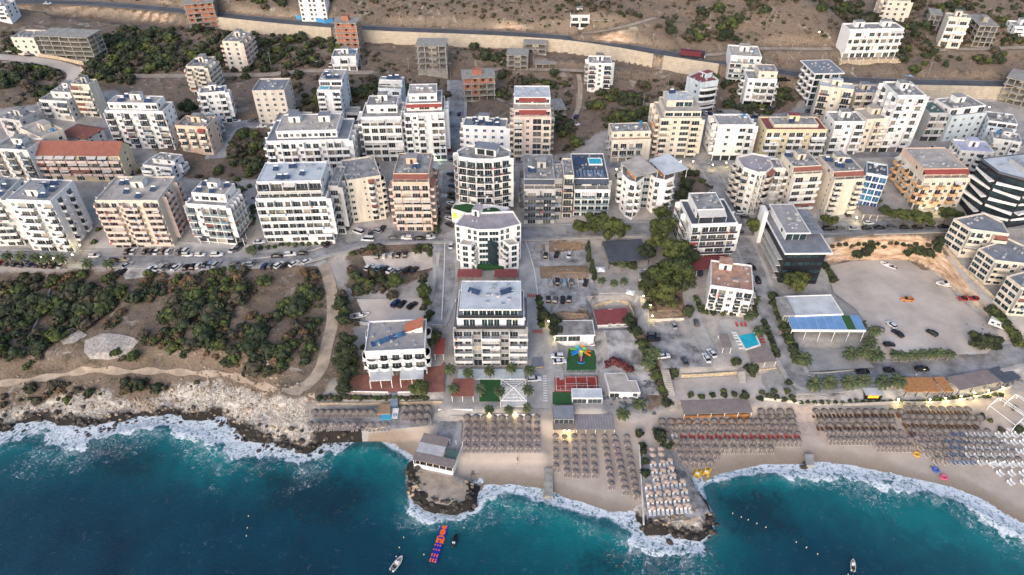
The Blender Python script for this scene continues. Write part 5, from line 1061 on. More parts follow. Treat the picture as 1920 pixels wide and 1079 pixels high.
for k,(fx_,fy_) in enumerate(((.35,.55),(.55,.5),(.32,.4),(.6,.66))):
    mb=MB(); mb.tube((0,0,0),(0,0,.12),.9,M['cream'],14); mb.build('roof_planter',b,(loc[1][0]*fx_,25*fy_+2,Ht+3.73))
# bright blue canopy of the glass restaurant
def slabroof(name,label,pts,h,m,D=None,posts=4,cat='canopy',th=.18,pm='frame',slope=0,under=None,part='canopy_roof'):
    o,rz,w,d=fr(pts,h,D); b=empty(name,o,rz,label=label,cat=cat); mb=MB()
    q=[(0,0,h),(w,0,h),(w,d,h+slope),(0,d,h+slope)]; mb.add(q+[(x,y,z-th) for x,y,z in q],[(0,1,2,3),(7,6,5,4),(0,4,5,1),(1,5,6,2),(2,6,7,3),(3,7,4,0)],M[m]); mb.build(part,b)
    for y in (.25,d-.25):
        for k in range(posts):
            x=.2+(w-.4)*k/max(1,posts-1); put('post',cached(('post',round(h,1),pm),lambda:(lambda q:(q.box(-.09,.09,-.09,.09,-1.5,h-th-.002,M[pm]),q.mesh('post'))[-1])(MB())),b,(x,y,0))
    return b,w,d
b,w,d=slabroof('terrace_canopy','bright blue sloping glass canopy with a green strip in front of the white restaurant roof',[(1485,618),(1624,619),(1489,593)],4.2,'roofwhite',posts=6,slope=.5)
mats=['cb']*5; mb=MB(); cb=mat('canopy_blue',(.13,.26,.47),.4,.1,.4)
for k in range(8):
    x0,x1=w*k/8+.05,w*(k+1)/8-.05; mb=MB(); mm=M['turf'] if k==6 else cb; q=[(x0,.1,4.24),(x1,.1,4.24),(x1,d-.1,4.74),(x0,d-.1,4.74)]; mb.add(q,[(0,1,2,3)],mm); mb.build('canopy_panel',b)
mb=MB(); mb.box(0,w,-.1,-.003,3.2,4.1,M['white']); mb.build('fascia',b)
slabroof('restaurant_canopy','low black canopy restaurant with fairy lights left of the pine trees',[(1142,492),(1218,487),(1129,455)],3.6,'roofdark',posts=4,cat='canopy',slope=.6,pm='dark')
slabroof('pergola','brown timber-roofed pergola with a white frame left of the small lawn',[(846,743),(888,743),(849,710)],2.9,'awbrown',posts=3,cat='pergola')
slabroof('bar_canopy','brown reed awning on a lit timber bar behind the second parasol block',[(1037,806),(1078,806),(1037,788)],2.7,'reed',posts=3,cat='beach bar')
slabroof('restaurant_canopy','long grey sheet canopy with white posts right of the slate kiosk',[(1080,806),(1154,806),(1080,777)],3.0,'awgrey',posts=5,cat='canopy')
b,w,d=slabroof('beach_bar','long grey reed-roofed beach bar with warm timber front behind the wide parasol block',[(1283,777),(1412,773),(1279,751)],3.0,'reed',posts=6,cat='beach bar')
mb=MB(); mb.box(.5,w-.5,.6,.9,.1,1.2,M['woodo']); mb.box(.5,w-.5,d-.8,d-.5,.1,2.6,M['woodo']); mb.box(-3,w+.3,-1.6,d,-.3,.12,M['woodo']); mb.build('timber_counter',b)
b,w,d=slabroof('pool_bar','poolside bar with a brown slatted roof on a stone block wall',[(1414,681),(1457,677),(1400,649)],2.9,'reed',posts=3,cat='pool bar')
mb=MB(); mb.box(-.4,w+.4,-.6,d,-5,.1,M['stone']); mb.build('stone_base',b)
slabroof('shade_canopy','small brown flat shade beside the white hotel pool',[(1356,652),(1373,652),(1342,626)],2.8,'reed',posts=2,cat='canopy')
slabroof('tiled_canopy','maroon tiled canopy on the left of the V-shaped hotel steps',[(857,519),(903,519),(859,505)],3.0,'tile2',posts=5,cat='canopy',pm='woodo')
slabroof('tiled_canopy','maroon tiled canopy on the right of the V-shaped hotel steps',[(927,519),(970,519),(929,505)],3.0,'tile2',posts=5,cat='canopy',pm='woodo')
slabroof('garage_canopy','long maroon canopy at the foot of the black-railed roof bar hotel',[(1307,508),(1376,493),(1306,497)],3.0,'tile2',posts=3,cat='canopy',D=7)
slabroof('walkway_canopy','brown canopy over the paved steps between the two seafront hotels',[(814,664),(832,664),(816,634)],3.0,'awred',posts=2,cat='canopy')
slabroof('shop_canopy','pale slatted pergola with dark beams beside the tree-lined street, right side',[(1620,402),(1662,404),(1612,384)],3.4,'awgrey',posts=4,cat='pergola')
slabroof('restaurant_canopy','row of black awning sections at the foot of the glass-balcony hotel, lower left',[(372,447),(455,447),(374,436)],3.0,'awdark',posts=6,cat='awning')
for i,(pts,m,lb) in enumerate([([(1699,735),(1765,735),(1700,719)],'woodo','rust-coloured bar roof in the beach club strip'),([(1665,741),(1657,741),(1622,727)],'white','x'),([(1771,735),(1790,734),(1768,718)],'woodo','small rust roof next to the olive tree in the beach club strip'),([(1800,732),(1878,716),(1782,715)],'reed','long pale timber roof in the beach club strip'),([(1884,719),(1915,708),(1868,700)],'awdark','black roof at the right end of the beach club strip')]):
    if lb=='x': continue
    slabroof('beach_club_roof',lb,pts,3.0,m,posts=4,cat='beach club roof',D=6.5 if i!=3 else 6,pm='dark')
b,w,d=slabroof('container_bar','white flat-roofed container bar with a black frame in front of the palms',[(1624,741),(1657,741),(1619,727)],2.8,'roofwhite',posts=2,cat='beach bar',pm='black')
mb=MB(); mb.box(.3,w-.3,.4,d-.2,0,2.5,M['black']); mb.box(1.2,w-1,.34,.4,.9,2,M['yellowlit']); mb.build('bar_box',b)
# white beach club cabin on the point
o,rz,w,d=fr([(773,862),(849,878),(796,812)],3.4); b=empty('beach_bar',o,rz,label='reed-roofed beach bar with a white railing at the base of the rocky point',cat='beach bar')
for y0,y1,m,x1 in ((0,.30,'reed',1),(.30,.66,'roofteal',.66),(.66,1,'reed',.66)):
    mb=MB(); mb.box(0,w*x1,d*y0+.03,d*y1-.03,3.2,3.4,M[m] if m!='roofteal' else M['lgrey']); mb.build('roof_panel',b)
mb=MB(); mb.box(w*.68,w*.98,d*.32,d*.66,2.6,2.75,M['roofteal']); mb.build('shade_net',b)
mb=MB(); mb.box(.3,w-.3,.2,.5,-1,1.2,M['white']); mb.box(w-.5,w-.2,.2,d-.3,-1,1.2,M['white']); mb.box(.2,.5,.2,d-.3,-1,1.2,M['white']); mb.build('low_wall',b)
mb=MB(); mb.box(.4,w-.4,.5,d-.2,-1.6,.05,M['wood']); mb.build('deck',b)
for k in range(7): put('post',cached('pst',lambda:(lambda q:(q.box(-.08,.08,-.08,.08,0,3.19,M['frame']),q.mesh('post'))[-1])(MB())),b,(.2+(w-.4)*k/6,.25,0))
for k in range(7): put('post',cached('pst',None),b,(.2+(w-.4)*k/6,d-.25,0))
# white star-beamed pergola
o,rz,w,d=fr([(939,752),(987,752),(941,712)],3.2); b=empty('pergola',o,rz,label='white open pergola with star-shaped beams beside the small lawn',cat='pergola'); mb=MB()
def beam(a,c,z=3.2,r=.1): mb.tube((*a,z),(*c,z+ (0 if len(a)==2 else 0)),r,M['frame'],4)
cx,cy=w/2,d/2
for a in ((0,0),(w,0),(w,d),(0,d)): mb.tube((*a,3.2),(cx,cy,4.4),.12,M['frame'],4); mb.tube((*a,-.2),(*a,3.2),.12,M['frame'],4)
for a,c in (((0,0),(w,0)),((w,0),(w,d)),((w,d),(0,d)),((0,d),(0,0))): beam(a,c,3.2,.12)
for k in range(1,6):
    f=k/6
    for e in range(4):
        P0=[(0,0),(w,0),(w,d),(0,d)]; a=P0[e]; c_=P0[(e+1)%4]; q=(a[0]+(c_[0]-a[0])*f,a[1]+(c_[1]-a[1])*f)
        t=1-abs(2*f-1)*0; mb.tube((*q,3.2),(q[0]+(cx-q[0])*.5*(1-abs(2*f-1)*.4),q[1]+(cy-q[1])*.5*(1-abs(2*f-1)*.4),3.2+.6*(1-abs(2*f-1)*.4)),.06,M['frame'],4)
for f in (.25,.5,.75): 
    P1=[(cx+(x-cx)*f,cy+(y-cy)*f) for x,y in ((0,0),(w,0),(w,d),(0,d))]
    for e in range(4): mb.tube((*P1[e],4.4-1.2*f),(*P1[(e+1)%4],4.4-1.2*f),.05,M['frame'],4)
mb.build('beams',b); mb=MB(); mb.box(.3,w-.3,.3,d-.3,-.2,.15,M['white2']); mb.build('floor',b)
# white cube frames at the right edge
for lb,cs in (('white gabled cube frame over a pale deck, left of the pair at the right edge',[(1895,811),(1850,769),(1875,753),(1921,790)]),('white gabled cube frame over a pale deck, right of the pair at the right edge',[(1922,800),(1882,762),(1905,748),(1945,782)])):
    P4=[at(x,y) for x,y in cs]; O=P4[0]; b=empty('frame_gazebo',O,0,label=lb,cat='gazebo',group='white frame gazebos'); mb=MB(); L4=[(p.x-O.x,p.y-O.y) for p in P4]
    for a in L4: mb.tube((*a,-.4),(*a,3.4),.12,M['frame'],5)
    for i in range(4): mb.tube((*L4[i],3.4),(*L4[(i+1)%4],3.4),.12,M['frame'],5)
    m1=tuple((L4[0][k]+L4[3][k])/2 for k in (0,1)); m2=tuple((L4[1][k]+L4[2][k])/2 for k in (0,1))
    for a,m_ in ((L4[0],m1),(L4[3],m1),(L4[1],m2),(L4[2],m2)): mb.tube((*a,3.4),(*m_,5.2),.12,M['frame'],5)
    mb.tube((*m1,5.2),(*m2,5.2),.12,M['frame'],5); mb.build('frame',b)
    mb=MB(); mb.prism([L4[0],L4[3],L4[2],L4[1]] if False else L4,-.6,.25,M['white']); mb.build('deck',b)
# blue hoarding round the white block on the hill road
pp=[at(x,y) for x,y in ((556,36),(590,40),(611,45),(624,42),(626,38))]
wallrib('hoarding',pp,1,2.2,mat('blue_hoarding',(.06,.25,.48),.5,.1),'blue site hoarding round the white block on the hill road','hoarding',th=.12)
# ---------------- vehicles ----------------
PAINT=dict(w=(.62,.63,.65),k=(.012,.013,.016),g=(.10,.105,.11),s=(.34,.36,.38),b=(.02,.04,.11),l=(.16,.27,.40),r=(.30,.02,.02),o=(.62,.20,.03),t=(.30,.27,.22))
PN=dict(w='white',k='black',g='dark grey',s='silver',b='dark blue',l='light blue',r='red',o='orange',t='tan')
def paint(c): return mat('paint_'+PN[c].replace(' ','_'),PAINT[c],.22,0,metal=.15)
def loft(mb,secs,m):   # secs: list of (x, [(y,z)...]) rings
    n=len(secs[0][1]); vs=[(x,y,z) for x,r in secs for y,z in r]
    fs=[(i*n+k,(i+1)*n+k,(i+1)*n+(k+1)%n,i*n+(k+1)%n) for i in range(len(secs)-1) for k in range(n)]
    fs+=[tuple(range(n-1,-1,-1))[::-1],tuple((len(secs)-1)*n+k for k in range(n))[::-1]]
    mb.add(vs,fs,m)
def car_proto(kind):
    L,Wd,Hh={'hatch':(4.0,1.74,1.48),'sedan':(4.6,1.8,1.45),'suv':(4.6,1.88,1.7),'van':(5.2,1.95,2.1)}[kind]; h=Wd/2
    hb={'hatch':.92,'sedan':.9,'suv':1.05,'van':1.1}[kind]
    def body(c):
        mb=MB(); m=paint(c)
        def rg(w,z0,z1): return [(-w,z0+.1),(-w*.86,z0),(w*.86,z0),(w,z0+.1),(w,z1-.14),(w*.86,z1),(-w*.86,z1),(-w,z1-.14)]
        loft(mb,[(-L/2,rg(h*.82,.32,hb-.12)),(-L/2+.25,rg(h*.97,.24,hb)),(-L*.2,rg(h,.22,hb+.02)),(L*.15,rg(h,.22,hb+.02)),(L/2-.35,rg(h*.95,.24,hb-.10)),(L/2,rg(h*.78,.32,hb-.26))],m)
        # roof skin
        r0,r1={'hatch':(-L*.40,L*.02),'sedan':(-L*.24,L*.04),'suv':(-L*.42,L*.03),'van':(-L*.46,L*.22)}[kind]
        mb.add([(x,y,z) for z,k in ((Hh-.06,.72),(Hh,.66)) for x,y in ((r0,-h*k),(r1,-h*k),(r1,h*k),(r0,h*k))],[(3,2,1,0),(4,5,6,7),(0,1,5,4),(1,2,6,5),(2,3,7,6),(3,0,4,7)],m)
        return mb.mesh('car_body')
    r0,r1={'hatch':(-L*.40,L*.02),'sedan':(-L*.24,L*.04),'suv':(-L*.42,L*.03),'van':(-L*.46,L*.22)}[kind]; b0,b1={'hatch':(-L*.47,L*.22),'sedan':(-L*.40,L*.21),'suv':(-L*.48,L*.22),'van':(-L*.49,L*.36)}[kind]
    mb=MB(); k0,k1=.93,.72
    mb.add([(b0,-h*k0,hb),(b1,-h*k0,hb),(b1,h*k0,hb),(b0,h*k0,hb),(r0,-h*k1,Hh-.06),(r1,-h*k1,Hh-.06),(r1,h*k1,Hh-.06),(r0,h*k1,Hh-.06)],[(4,5,6,7),(0,1,5,4),(1,2,6,5),(2,3,7,6),(3,0,4,7)],mat('car_glass',(.012,.015,.018),.08,0)); glass=mb.mesh('windows')
    mb=MB(); mb.tube((0,-.1,0),(0,.1,0),.31,M['tyre'],12); mb.tube((0,-.115,0),(0,.115,0),.17,M['metal'],8); wheel=mb.mesh('wheel')
    mb=MB(); mb.box(-.04,.04,-.2,.2,-.08,.08,mat('headlight',(.75,.76,.78),.15,0)); hl=mb.mesh('headlight')
    mb=MB(); mb.box(-.03,.03,-.18,.18,-.08,.08,mat('tail_light',(.35,.01,.01),.2,0)); tl=mb.mesh('tail_light')
    return dict(body=body,parts=[('windows',glass,(0,0,0))]+[('wheel',wheel,(x,y,.31)) for x in (-L*.31,L*.31) for y in (-h+.08,h-.08)]+[('headlight',hl,(L/2-.03,s*h*.55,.62)) for s in (-1,1)]+[('tail_light',tl,(-L/2+.02,s*h*.6,.7)) for s in (-1,1)],L=L)
PROTO={k:car_proto(k) for k in ('hatch','sedan','suv','van')}
KN=dict(hatch='hatchback',sedan='saloon',suv='off-roader',van='van')
def car(px,py,deg,c,kind,label,group,h=.16,z=None):
    p=at(px,py) if z is None else atz(px,py,z); P_=PROTO[kind]; me=cached(('car',kind,c),lambda:P_['body'](c))
    e=empty('parked_car' if kind!='van' else 'parked_van',(p.x,p.y,p.z+h),R(deg),label=label,cat='car' if kind!='van' else 'van',group=group)
    put('body',me,e)
    for n,m,l in P_['parts']: put(n,m,e,l)
KS=['hatch','sedan','suv','hatch','sedan']
def cars(group,where,lst):
    """lst of (px,py,deg,colour[,kind])"""
    for i,q in enumerate(lst):
        k=q[4] if len(q)>4 else KS[(i*7+int(q[0]))%5]
        car(q[0],q[1],q[2],q[3],k,'%s %s, %s from the left %s'%(PN[q[3]],KN[k],orl(i),where),group)
def row(x0,y0,x1,y1,cols,deg,j=3):
    n=len(cols); return [(x0+(x1-x0)*i/max(1,n-1),y0+(y1-y0)*i/max(1,n-1),deg+rng.uniform(-j,j),c) for i,c in enumerate(cols) if c!='.']
cars('cars under the palms','in the shaded palm row',row(2,496,118,500,'rgkbbgkks',80))
cars('cars before the salmon block','before the salmon-trimmed block',row(240,474,252,474,'kw',85)+row(274,474,318,474,'kgwgw',86)+[(338,475,80,'g'),(351,472,75,'w')])
cars('cars on the verge left','on the verge of the coastal street',[(285,506,70,'w'),(297,505,72,'w'),(308,503,75,'s'),(319,502,70,'g'),(331,504,68,'w'),(350,504,85,'k'),(363,503,88,'k'),(374,501,84,'w'),(387,499,80,'k'),(396,498,75,'l'),(407,498,70,'s')])
cars('cars along the coastal street','along the sea side of the coastal street',[(441,498,175,'g'),(465,499,178,'s'),(497,502,78,'b'),(509,501,76,'g'),(524,500,60,'w'),(536,500,58,'k'),(552,497,52,'w'),(576,493,50,'w')])
cars('cars beside the planted median','beside the planted median',[(521,483,5,'k'),(545,480,8,'w'),(569,478,8,'k'),(616,460,60,'k')])
cars('cars on the forecourt','on the forecourts of the white blocks',[(178,483,0,'w'),(216,491,0,'k'),(234,490,5,'t'),(240,500,55,'s'),(229,514,62,'k','suv'),(353,481,0,'w'),(376,481,0,'w'),(408,481,5,'w'),(438,470,75,'w'),(448,468,60,'g'),(453,462,60,'k'),(487,457,5,'w'),(598,454,5,'w')])
cars('cars by the rounded-bay block','round the peach block',[(652,428,80,'k'),(672,438,150,'w','van'),(695,439,95,'g'),(706,436,150,'s'),(718,431,80,'k'),(690,452,175,'w','van'),(739,449,5,'g'),(763,449,175,'w'),(788,450,5,'k'),(807,448,8,'w'),(811,442,8,'g')])
cars('cars in the dirt car park','in the upper row of the dirt car park',row(708,483,760,480,'gwskk',86))
cars('cars in the dirt car park','in the lower row of the dirt car park',[(692,504,62,'w'),(703,506,58,'w'),(712,506,55,'l'),(722,507,60,'k'),(733,509,60,'w'),(749,510,60,'s'),(765,509,58,'k'),(777,509,60,'k')])
cars('cars on the pale dirt','on the pale dirt above the white boat',[(742,572,62,'b'),(754,573,62,'k'),(773,576,52,'k')])
cars('cars parked on the side street','beside the bowed hotel',[(843,214,85,'l'),(861,216,88,'b'),(843,282,85,'r'),(848,301,70,'g'),(846,330,150,'k'),(850,341,150,'g'),(849,352,150,'b'),(847,366,148,'k'),(847,373,148,'k'),(845,384,150,'w'),(844,393,145,'k'),(842,402,145,'g'),(841,412,145,'w'),(843,424,140,'k'),(846,463,88,'w')])
cars('cars in the terraced car park','in the top row of the terraced car park',[(1023,482,82,'k'),(1044,480,75,'k'),(1067,480,80,'w')])
cars('cars in the terraced car park','in the middle row of the terraced car park',[(1033,532,86,'s'),(1045,531,86,'k'),(1058,532,86,'l'),(1072,531,86,'g'),(1098,533,75,'k')])
cars('cars in the terraced car park','in the bottom row of the terraced car park',[(1028,564,86,'k'),(1041,565,80,'g'),(1055,565,86,'k'),(1067,564,80,'k')])
cars('cars by the playground','beside the playground lawn',[(1045,671,178,'w','suv'),(1049,681,5,'w')]);cars('car on the hotel street','on the hotel street near the pergola',[(1002,714,5,'w')])
cars('cars in the middle car park','in the pale car park below the pines',[(1225,632,0,'g','suv'),(1225,639,0,'k','suv'),(1243,671,5,'w'),(1263,612,95,'s'),(1283,680,100,'g'),(1324,674,100,'w'),(1334,665,110,'w')])
cars('cars on the lane','on the lane left of the white beach hotel',[(1305,608,88,'g'),(1310,513,90,'b','van'),(1328,352,112,'g'),(1408,503,110,'k'),(1419,528,95,'k')])
cars('cars by the round block','beneath the round-fronted block',[(1386,394,175,'k'),(1388,402,0,'w'),(1396,410,10,'g'),(1277,426,100,'g'),(1384,437,120,'g')])
cars('cars by the tree-lined wall','along the wall of the tree-lined street',row(1552,432,1768,428,'kgskkgkkgk',2,2)+[(1628,421,2,'w')])
cars('cars in the gravel lot','in the gravel lot',[(1670,612,115,'w'),(1682,628,118,'k'),(1746,627,125,'k'),(1700,564,175,'o'),(1805,563,170,'r'),(1826,563,172,'r'),(1666,649,0,'k'),(1646,620,150,'g'),(1822,664,10,'l')])
cars('cars on the beach road','on the beach road behind the palms',[(1617,700,2,'k','sedan'),(1666,697,2,'k'),(1727,695,2,'k','suv')])
cars('cars near the top','along the upper tracks',[(22,101,10,'k','suv'),(57,106,5,'k','suv'),(90,9,2,'w'),(443,132,5,'r'),(443,230,10,'w'),(474,229,175,'g'),(492,240,5,'w'),(585,122,60,'k'),(595,120,80,'w'),(603,124,60,'k'),(623,125,80,'w','van'),(1080,222,70,'b'),(1079,236,5,'w')])
cars('cars upper right','in the upper right streets',[(1312,214,100,'g'),(1321,214,115,'w'),(1329,216,115,'b'),(1348,213,0,'g'),(1426,206,150,'w'),(1436,206,100,'k'),(1445,206,100,'g'),(1465,153,0,'k','suv'),(1472,153,0,'k','suv'),(1416,222,5,'b'),(1704,145,150,'l'),(1752,281,0,'w'),(1762,291,170,'r'),(1518,211,0,'g'),(1742,88,10,'w')])
# maroon lorry on the hill road
p=at(1290,109); k=min(range(len(RTs)),key=lambda i:(RTs[i]-p).length); a=RTs[k]; t=(RTs[k+2]-RTs[k-2]); rz=math.atan2(t.y,t.x)
e=empty('lorry',(a.x,a.y,a.z+.15),rz,label='maroon articulated lorry on the hill road',cat='lorry'); mr_=mat('lorry_maroon',(.11,.012,.022),.5,.1)
mb=MB(); mb.box(-7,3.6,-1.25,1.25,1.1,3.6,mr_)
for x in np.arange(-7,3.7,1.18): mb.box(x-.06,x+.06,-1.31,1.31,1.05,3.65,mr_)
mb.build('trailer',e); mb=MB(); mb.box(3.9,5.4,-1.22,1.22,.8,3.5,mat('lorry_cab_dark',(.03,.015,.02),.3,0)); mb.box(5.4,6.0,-1.2,1.2,.8,2.0,M['metal']); mb.build('cab',e)
mb=MB(); mb.add([(5.405,-1.1,2.1),(5.405,1.1,2.1),(5.405,1.1,3.1),(5.405,-1.1,3.1)],[(0,1,2,3)],MATS['car_glass']); mb.build('windscreen',e)
wm=cached('lw',lambda:(lambda q:(q.tube((0,-.18,0),(0,.18,0),.5,M['tyre'],12),q.mesh('wheel'))[-1])(MB()))
for x in (-6,-4.8,-3.6,2.4,5.1):
    for y in (-1.05,1.05): put('wheel',wm,e,(x,y,.5))
# caravan, lorries in the lot, boats
def boat(px,py,deg,L,label,z=None,dark=False,sea_=False):
    p=atz(px,py,.15) if sea_ else at(px,py); e=empty('motor_boat',(p.x,p.y,p.z),R(deg),label=label,cat='boat'); w=L*.19; m=M['white'] if not dark else M['black']
    mb=MB(); st=[(-.5,.85,0),(-.2,1,0),(.15,.95,.02),(.36,.6,.08),(.5,.04,.16)]; rings=[]
    for x,k,up in st: rings.append((x*L,[(-w*k,.75+up*2),(-w*k*.8,.2+up*3),(0,-.05+up*4),(w*k*.8,.2+up*3),(w*k,.75+up*2)]))
    vs=[(x,y,z_) for x,r in rings for y,z_ in r]; fs=[(i*5+k_,i*5+k_+1,i*5+k_+6,i*5+k_+5)[::-1] for i in range(4) for k_ in range(4)]+[(0,1,2,3,4)]
    mb.add(vs,fs,m); mb.build('hull',e)
    mb=MB(); q=[(x*L*.94,w*k*.86*s) for s in (-1,) for x,k,_ in st]+[(x*L*.94,w*k*.86) for x,k,_ in st[::-1]]; mb.prism(q,.45,.56,M['roofbeige'] if not dark else M['dark']); 
    rim_o=[(x*L,w*k*s) for s in (-1,) for x,k,_ in st]+[(x*L,w*k) for x,k,_ in st[::-1]]; mb.ring(rim_o,[(a*.93,b_*.84) for a,b_ in rim_o],.70,.84,m); mb.build('deck',e)
    mb=MB(); mb.box(-.05*L,.16*L,-w*.5,w*.5,.56,1.25,m); mb.add([(.161*L,-w*.5,1.2),(.161*L,w*.5,1.2),(.05*L,w*.45,1.75),(.05*L,-w*.45,1.75)],[(0,1,2,3)],MATS['car_glass']); mb.build('console',e)
    mb=MB(); mb.box(-.33*L,-.2*L,-w*.6,w*.6,.56,.95,M['dark'] if not dark else M['loungew']); mb.build('seat',e)
    mb=MB(); mb.box(-.56*L,-.49*L,-.2,.2,-.1,1.1,M['dark']); mb.build('outboard_engine',e)
boat(675,594,15,7.0,'white motorboat drawn up on the ground above the beach hotel')
boat(745,1059,60,4.6,'small white boat moored off the rocky point',sea_=True); boat(853,1015,75,3.6,'black jet boat floating right of the orange pontoon',dark=True,sea_=True); boat(1598,1062,70,3.4,'small white round-bowed dinghy at the bottom right',sea_=True)
boat(1103,647,175,4.5,'white boat parked behind the playground'); boat(1664,500,140,6,'white boat among scrap at the back of the gravel lot'); boat(1775,535,175,8.5,'long white boat hull under scrap at the cliff side of the gravel lot')
p=at(1870,613); e=empty('caravan',(p.x,p.y,p.z),R(-38),label='white caravan at the right side of the gravel lot',cat='caravan'); mb=MB(); mb.box(-3,3,-1.15,1.15,.5,2.7,M['white']); mb.box(-2.7,2.7,-1,1,2.7,2.85,M['white2']); mb.build('body',e)
mb=MB(); [mb.box(x,x+.9,-1.18,-1.151,1.4,2.1,M['glass']) for x in (-2.4,-.6,1.3)]; mb.box(-.4,.4,-.4,.4,2.851,2.95,M['dark']); mb.build('window',e); [put('wheel',PROTO['hatch']['parts'][1][1],e,(.2,y,.31)) for y in (-1.05,1.05)]
# ---------------- beach furniture ----------------
def par_mesh(light,var):
    def f():
        mb=MB(); m=M['thatchlight' if light else 'thatch']; n=14; r=.96; vs=[]; rr=random.Random(var)
        for k,(q,z) in enumerate(((.06,2.5),(.5,2.32),(.85,2.12),(1.0,1.98))):
            for i in range(n): a=2*PI*i/n; j=1+(rr.uniform(-.07,.09) if k>1 else 0); vs.append((r*q*j*math.cos(a),r*q*j*math.sin(a),z+(rr.uniform(-.05,.03) if k>1 else 0)))
        vs.append((0,0,2.6)); fs=[(k*n+i,(k+1)*n+i,(k+1)*n+(i+1)%n,k*n+(i+1)%n) for k in range(3) for i in range(n)]+[(i,(i+1)%n,4*n) for i in range(n)]; mb.add(vs,fs,m); mb.add([vs[3*n+i] for i in range(n)],[tuple(range(n-1,-1,-1))],m)
        return mb.mesh('thatched_canopy')
    return cached(('par',light,var),f)
polem=cached('pole',lambda:(lambda q:(q.tube((0,0,-.3),(0,0,2.4),.05,M['trunk'],6),q.mesh('pole'))[-1])(MB()))
def bed_mesh(c):
    def f():
        mb=MB(); m=M[{'t':'lounge','w':'loungew','b':'loungebr','r':'loungered','l':'loungeb'}[c]]; fm=M['frame'] if c in'wlt' else M['trunk']
        mb.box(-.33,.33,-.95,.35,.26,.34,m); mb.add([(-.33,.35,.26),(.33,.35,.26),(.33,.9,.62),(-.33,.9,.62),(-.33,.35,.34),(.33,.35,.34),(.33,.87,.70),(-.33,.87,.70)],[(3,2,1,0),(4,5,6,7),(0,1,5,4),(1,2,6,5),(2,3,7,6),(3,0,4,7)],m)
        for x in (-.36,.36): mb.box(x-.03,x+.03,-.97,.6,.2,.3,fm)
        for x in (-.33,.33):
            for y in (-.85,.5): mb.box(x-.03,x+.03,y-.03,y+.03,-.1,.2,fm)
        return mb.mesh('sun_lounger')
    return cached(('bed',c),f)
tabm=cached('tab',lambda:(lambda q:(q.tube((0,0,0),(0,0,.42),.05,M['frame'],6),q.tube((0,0,.42),(0,0,.46),.22,M['frame'],10),q.mesh('side_table'))[-1])(MB()))
PAR=[];BED=[]
BN=dict(t='tan',w='white',b='brown',r='red',l='blue-grey')
def prow(group,where,rowi,pts,beds='t',light=False,deg=0,bo=.25,umb=True):
    for i,q in enumerate(pts):
        x,y=q[0],q[1]; p=at(x,y,2.3 if umb else .3); g=gz(p.x,p.y)+.12
        lab='%s thatched parasol, %s from left in %s row of %s'%('pale' if light else 'dark',orl(i),orl(rowi),where)
        if umb: PAR.append((p.y,(p.x,p.y,g),light,lab,group))
        c=beds if isinstance(beds,str) and len(beds)==1 else beds[min(i,len(beds)-1)]
        if c=='.': continue
        for s,n in ((-1,'left'),(1,'right')):
            d=Vector((s*.62,-bo if umb else 0,0)); d.rotate(Matrix.Rotation(R(deg),3,'Z')); X,Y=p.x+d.x,p.y+d.y
            l2=('%s lounger, %s side, %s parasol, %s row, %s' if umb else '%s lounger, %s side of %s pair, %s row, %s')%(BN[c],n,orl(i),orl(rowi),where)
            BED.append((Y,(X,Y,gz(X,Y)+.12),R(deg+rng.uniform(-4,4)),c,l2,'sun loungers on the beach'))
def lin(x0,x1,y,n,y1=None): return [(x0+(x1-x0)*i/max(1,n-1),y+((y1 if y1 is not None else y)-y)*i/max(1,n-1)) for i in range(n)]
G1='thatched parasols on the beach'
for r_,y in enumerate((781,793.5,807,820.5,836)): prow(G1,'the central beach block',r_,lin(876+r_*-.6,1007,y,9),'t')
BCOL=[(1042,1043,5,816,872),(1059,1063,6,817,882),(1077,1080,6,817,884),(1094,1098,6,817,884),(1112,1116,6,817,884),(1134,1147,8,817,905),(1153,1174,9,817,915),(1175,1195,9,818,925)]
for r_ in range(9):
    pts=[(a+(b_-a)*r_/max(1,n-1),y0+(y1-y0)*r_/max(1,n-1)) for a,b_,n,y0,y1 in BCOL if r_<n]; prow(G1,'the kiosk block',r_,pts,'t')
PI_=[[(1223,841),(1239,841)],[(1224,852),(1240,851)],[(1226,865),(1243,864),(1257,861)],[(1229,879),(1244,880),(1259,876)],[(1231,893),(1247,891),(1263,889)],[(1217,908),(1234,906),(1250,903),(1266,903),(1281,901)],[(1219,923),(1236,922),(1252,920),(1268,918),(1285,916)],[(1221,937),(1238,935),(1254,934),(1271,933),(1288,931)],[(1224,951),(1240,949),(1257,950),(1275,947),(1291,946)]]
for r_,pts in enumerate(PI_): prow(G1,'the stone pier',r_,pts,'.' if r_<2 else 'w',light=True,bo=.7)
for r_,(x0,x1,y,n,bd) in enumerate([(1428,1482,770,4,'t'),(1430,1486,779,4,'t'),(1242,1486,788,16,'t'),(1243,1490,798,16,'t'),(1250,1497,811,16,'.wrrrrrrrrrrrrrr'),(1252,1498,825,17,'t'),(1273,1446,838,11,'t'),(1278,1346,850,5,'t'),(1286,1334,864,4,'t')]): prow(G1,'the reed bar block',r_,lin(x0,x1,y,n),bd)
for r_,(x0,x1,y,n,bd) in enumerate([(1531,1690,770,11,'b'),(1540,1672,786,10,'t'),(1540,1676,795,9,'b'),(1556,1690,808,10,'t'),(1562,1706,822,11,'t'),(1652,1708,835,5,'t')]): prow(G1,'the tiled platform block',r_,lin(x0,x1,y,n),bd)
